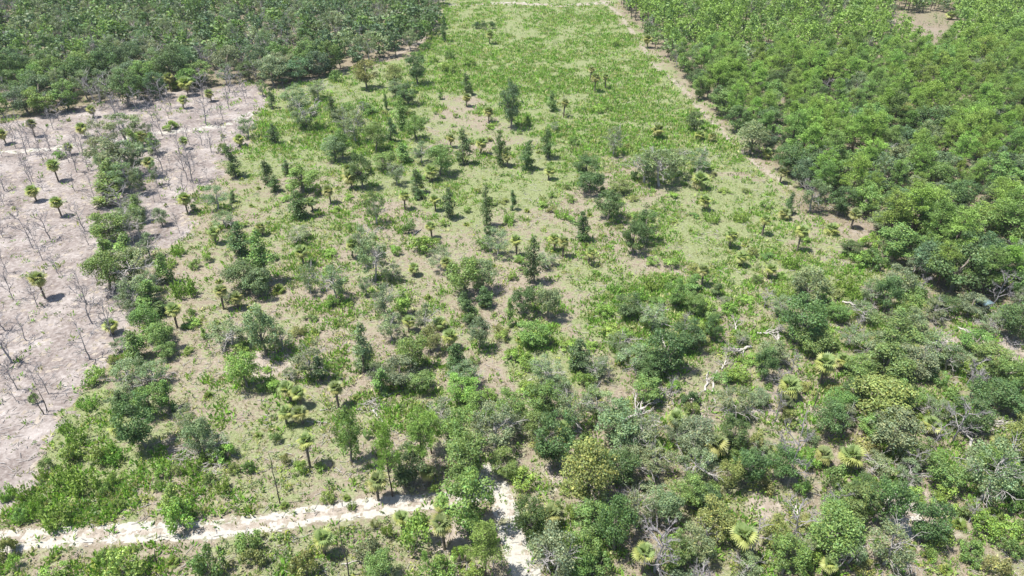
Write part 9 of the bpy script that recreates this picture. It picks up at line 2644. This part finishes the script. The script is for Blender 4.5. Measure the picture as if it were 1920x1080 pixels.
def grass_d(x, y):
    b = pip(x, y, BARE)
    d = .25 + .75 * fbm(x + 31, y, .3)
    return np.where(b, .10, np.where(off_tracks(x, y, 1.05), d, .1)) * np.where(y > 220, .4, 1)
x, y = scatter(34000, grass_d, 48, 200)
tufts('dry_grass', 'thin tan and olive dry grass', x, y, 4, .42, .3, .3, [(.30, .27, .15), (.24, .25, .10), (.36, .32, .22), (.20, .23, .08), (.40, .37, .28), (.27, .28, .13)], M_weed, 1.25)

def clump_d(x, y):
    w = np.where(pip(x, y, LWOOD) | pip(x, y, RWOOD), .0, np.where(pip(x, y, BARE), .05, .35 + .65 * density(x, y)))
    return np.where(off_tracks(x, y, 1.3), w, 0) * np.clip((fbm(x + 9, y + 4, .18) - .38) * 4, .08, 1)
x, y = scatter(40000, clump_d, 48, 370)
q0, t0, _ = None, None, None
LS = []
for cr, _t, (h0, w0), _e in PROTO['b']:
    co = np.empty(len(cr.vertices) * 3, np.float32); cr.vertices.foreach_get('co', co)
    LS.append(co.reshape(-1, 4, 3)[::58])
Vs, Ts = [], []
for x_, y_ in zip(x, y):
    q = LS[rr.randrange(5)]; c = q.mean(1, keepdims=True); p = (c + (q - c) * 3.0).reshape(-1, 3)
    s = rr.uniform(.16, .34) if rr.random() < .7 else rr.uniform(.34, .62); a = rr.uniform(0, 6.28); ca_, sa_ = math.cos(a), math.sin(a)
    Vs.append(np.stack([(p[:, 0] * ca_ - p[:, 1] * sa_) * s + x_, (p[:, 0] * sa_ + p[:, 1] * ca_) * s + y_, np.maximum(p[:, 2] * s * rr.uniform(.8, 1.3), .02)], 1))
    base = np.array(rr.choice([(.15, .26, .05), (.22, .30, .06), (.11, .19, .05), (.28, .32, .07), (.13, .18, .075)])) * rr.uniform(.8, 1.2)
    Ts.append(np.tile(base, (len(p), 1)) * np.repeat(rng.uniform(.75, 1.25, (len(p) // 4, 1)), 4, 0))
ux, uy = scatter(15000, lambda x, y: np.where(pip(x, y, LWOOD), .45, np.where(pip(x, y, RWOOD), .55, 0.0)), 110, 415)
for x_, y_ in zip(ux, uy):
    q = LS[rr.randrange(5)]; c = q.mean(1, keepdims=True); p = (c + (q - c) * 2.6).reshape(-1, 3)
    s = rr.uniform(.5, 1.15); a = rr.uniform(0, 6.28); ca_, sa_ = math.cos(a), math.sin(a)
    Vs.append(np.stack([(p[:, 0] * ca_ - p[:, 1] * sa_) * s + x_, (p[:, 0] * sa_ + p[:, 1] * ca_) * s + y_, np.maximum(p[:, 2] * s * rr.uniform(.8, 1.3), .02)], 1))
    base = np.array(rr.choice([(.13, .22, .06), (.17, .25, .065), (.10, .16, .055), (.15, .19, .085)])) * rr.uniform(.8, 1.2)
    Ts.append(np.tile(base, (len(p), 1)) * np.repeat(rng.uniform(.75, 1.25, (len(p) // 4, 1)), 4, 0))
V = np.concatenate(Vs)
tag(mesh_obj('undergrowth', new_mesh('undergrowth', V, np.arange(len(V)).reshape(-1, 4), np.concatenate(Ts)), M_leaf), 'ankle to knee-high seedlings dotted over the clearing', kind='stuff')
print('undergrowth', len(x))

def twig_d(x, y): return np.where(pip(x, y, LWOOD), 0, np.where(pip(x, y, BARE), .75, .2 + .8 * (fbm(x, y, .15) > .55)))
x, y = scatter(26000, twig_d, 48, 260)
n = len(x); a = rng.uniform(0, 6.283, n); L = rng.uniform(.3, 1.5, n); wd = rng.uniform(.02, .05, n); zz = rng.uniform(.02, .16, n)
dx, dy = np.cos(a) * L / 2, np.sin(a) * L / 2; ox, oy = -np.sin(a) * wd, np.cos(a) * wd
tz = rng.uniform(-.05, .25, n)
V = np.stack([np.stack([x - dx - ox, y - dy - oy, zz], 1), np.stack([x + dx - ox, y + dy - oy, zz + tz], 1), np.stack([x + dx + ox, y + dy + oy, zz + tz], 1), np.stack([x - dx + ox, y - dy + oy, zz], 1),
              np.stack([x - dx, y - dy, zz + wd * 1.6], 1), np.stack([x + dx, y + dy, zz + tz + wd * 1.6], 1)], 1).reshape(-1, 3)
b = np.arange(n)[:, None] * 6
F_ = np.concatenate([b + np.array([[0, 1, 5, 4]]), b + np.array([[4, 5, 2, 3]]), b + np.array([[0, 3, 2, 1]])])
tag(mesh_obj('twig_litter', new_mesh('twig_litter', V, F_), M_dead), 'scattered dead twigs and sticks on the ground', kind='stuff')

# ------------------------------------------------------------------ logs, brush heap, hunting blind
for (lx, ly), (vx, vy), r, lab in LOGS:
    g = np.random.default_rng(int(abs(lx * 13 + ly * 7)))
    o = empty('fallen_log', lx, ly)
    tag(o, lab, 'log', 'logs and poles on the ground')
    mb = MB(); pts = wander((0, 0, r), (vx, vy, r * .8), 6, math.hypot(vx, vy) * .025, g)
    mb.tube(pts, np.linspace(r, r * .6, 6), 8)
    child('trunk', mb.mesh('log_trunk', True), M_bleach, o)
    for s in range(2):
        b = MB(); p = pts[2 + s * 2]; a = g.uniform(0, 6.28)
        b.tube([p, p + np.array([math.cos(a) * .5, math.sin(a) * .5, .35])], [r * .4, r * .15], 5); child('stub', b.mesh('log_stub'), M_bleach, o)
def brush(cx, cy, R, n, lab):
    g = np.random.default_rng(int(abs(cx * 7 + cy))); mb = MB()
    for _ in range(n):
        a = g.uniform(0, 6.28); k = R * math.sqrt(g.random()); d = g.normal(.5, .7); L = g.uniform(.8, 2.6)
        p = np.array([math.cos(a) * k, math.sin(a) * k * .8, .08 + (1 - k / R) * g.uniform(0, .9)])
        v = np.array([math.cos(d), math.sin(d), g.normal() * .12]) * L / 2
        mb.tube(wander(p - v, p + v, 3, .06, g) * [1, 1, 1], [.05, .04, .02], 4)
    V = np.concatenate(mb.v); V[:, 2] = np.maximum(V[:, 2], .02)
    o = mesh_obj('brush_pile', new_mesh('brush_pile', V, np.concatenate(mb.f)), M_bleach)
    o.location = (cx, cy, 0)
    tag(o, lab, 'brush pile', kind='stuff')
brush(-48.9, 75.1, 3.2, 80, 'heap of pale cut brush beside an oak above the sand road')
brush(-22.8, 86.2, 2.2, 50, 'small grey brush heap left of the dense oak clump')
brush(-44.9, 73.0, 2.2, 45, 'low scatter of cut brush in front of a larger heap')
brush(25.1, 88.8, 2.8, 70, 'tangled grey brush heap among white fallen branches')
brush(91.1, 109.2, 2.2, 45, 'grey brush heap below the teal hunting blind')
bl = empty('hunting_blind', BLIND[0], BLIND[1], 0, .35)
tag(bl, 'small teal box blind on legs under a flat roof among oaks', 'hunting blind')
def flat_mat(name, c, rough=.6):
    m, nt, out = mat_new(name); b = N(nt, 'BsdfPrincipled'); tc = N(nt, 'TexCoord')
    nt.links.new(ramp(nt, noise(nt, tc.outputs['Object'], 3), [(.3, tuple(v * .75 for v in c)), (.7, c)]), b.inputs['Base Color']); b.inputs['Roughness'].default_value = rough
    nt.links.new(b.outputs[0], out.inputs[0]); return m
M_teal = flat_mat('faded_teal_paint', (.10, .17, .19)); M_roof = flat_mat('weathered_roof', (.17, .25, .27)); M_dark = flat_mat('dark_interior', (.02, .022, .025))
def part(name, boxes, mat, parent):
    mb = MB()
    for lo, hi in boxes: mb.box(lo, hi)
    return mesh_obj(name, mb.mesh(name), mat, parent)
for sx in (-1, 1):
    for sy in (-1, 1): part('leg', [((sx * .85 - .06, sy * .75 - .06, 0), (sx * .85 + .06, sy * .75 + .06, 1.0))], M_burnt, bl)
part('floor', [((-1, -.9, 1.0), (1, .9, 1.08))], M_burnt, bl)
for sx in (-1, 1): part('wall', [((sx * .96 - .03, -.83, 1.08), (sx * .96 + .03, .83, 1.75)), ((sx * .96 - .03, -.83, 2.25), (sx * .96 + .03, .83, 2.5)), ((sx * .96 - .03, -.83, 1.75), (sx * .96 + .03, -.6, 2.25)), ((sx * .96 - .03, .6, 1.75), (sx * .96 + .03, .83, 2.25))], M_teal, bl)
for sy in (-1, 1): part('wall', [((-.93, sy * .86 - .03, 1.08), (.93, sy * .86 + .03, 1.75)), ((-.93, sy * .86 - .03, 2.25), (.93, sy * .86 + .03, 2.5)), ((-.93, sy * .86 - .03, 1.75), (-.7, sy * .86 + .03, 2.25)), ((.7, sy * .86 - .03, 1.75), (.93, sy * .86 + .03, 2.25))], M_teal, bl)
part('roof', [((-1.25, -1.15, 2.503), (1.25, 1.15, 2.6))], M_roof, bl)

# ------------------------------------------------------------------ air
mb = MB(); mb.box((-3100, -3100, -1), (3100, 4100, 84))
m, nt, out = mat_new('haze_air')
pv = N(nt, 'VolumePrincipled'); pv.inputs['Color'].default_value = (.86, .93, 1, 1); pv.inputs['Density'].default_value = HAZE
nt.links.new(pv.outputs[0], out.inputs['Volume'])
if HAZE > 0: tag(mesh_obj('haze', mb.mesh('haze'), m), 'thin pale haze in the air over the land', kind='stuff')
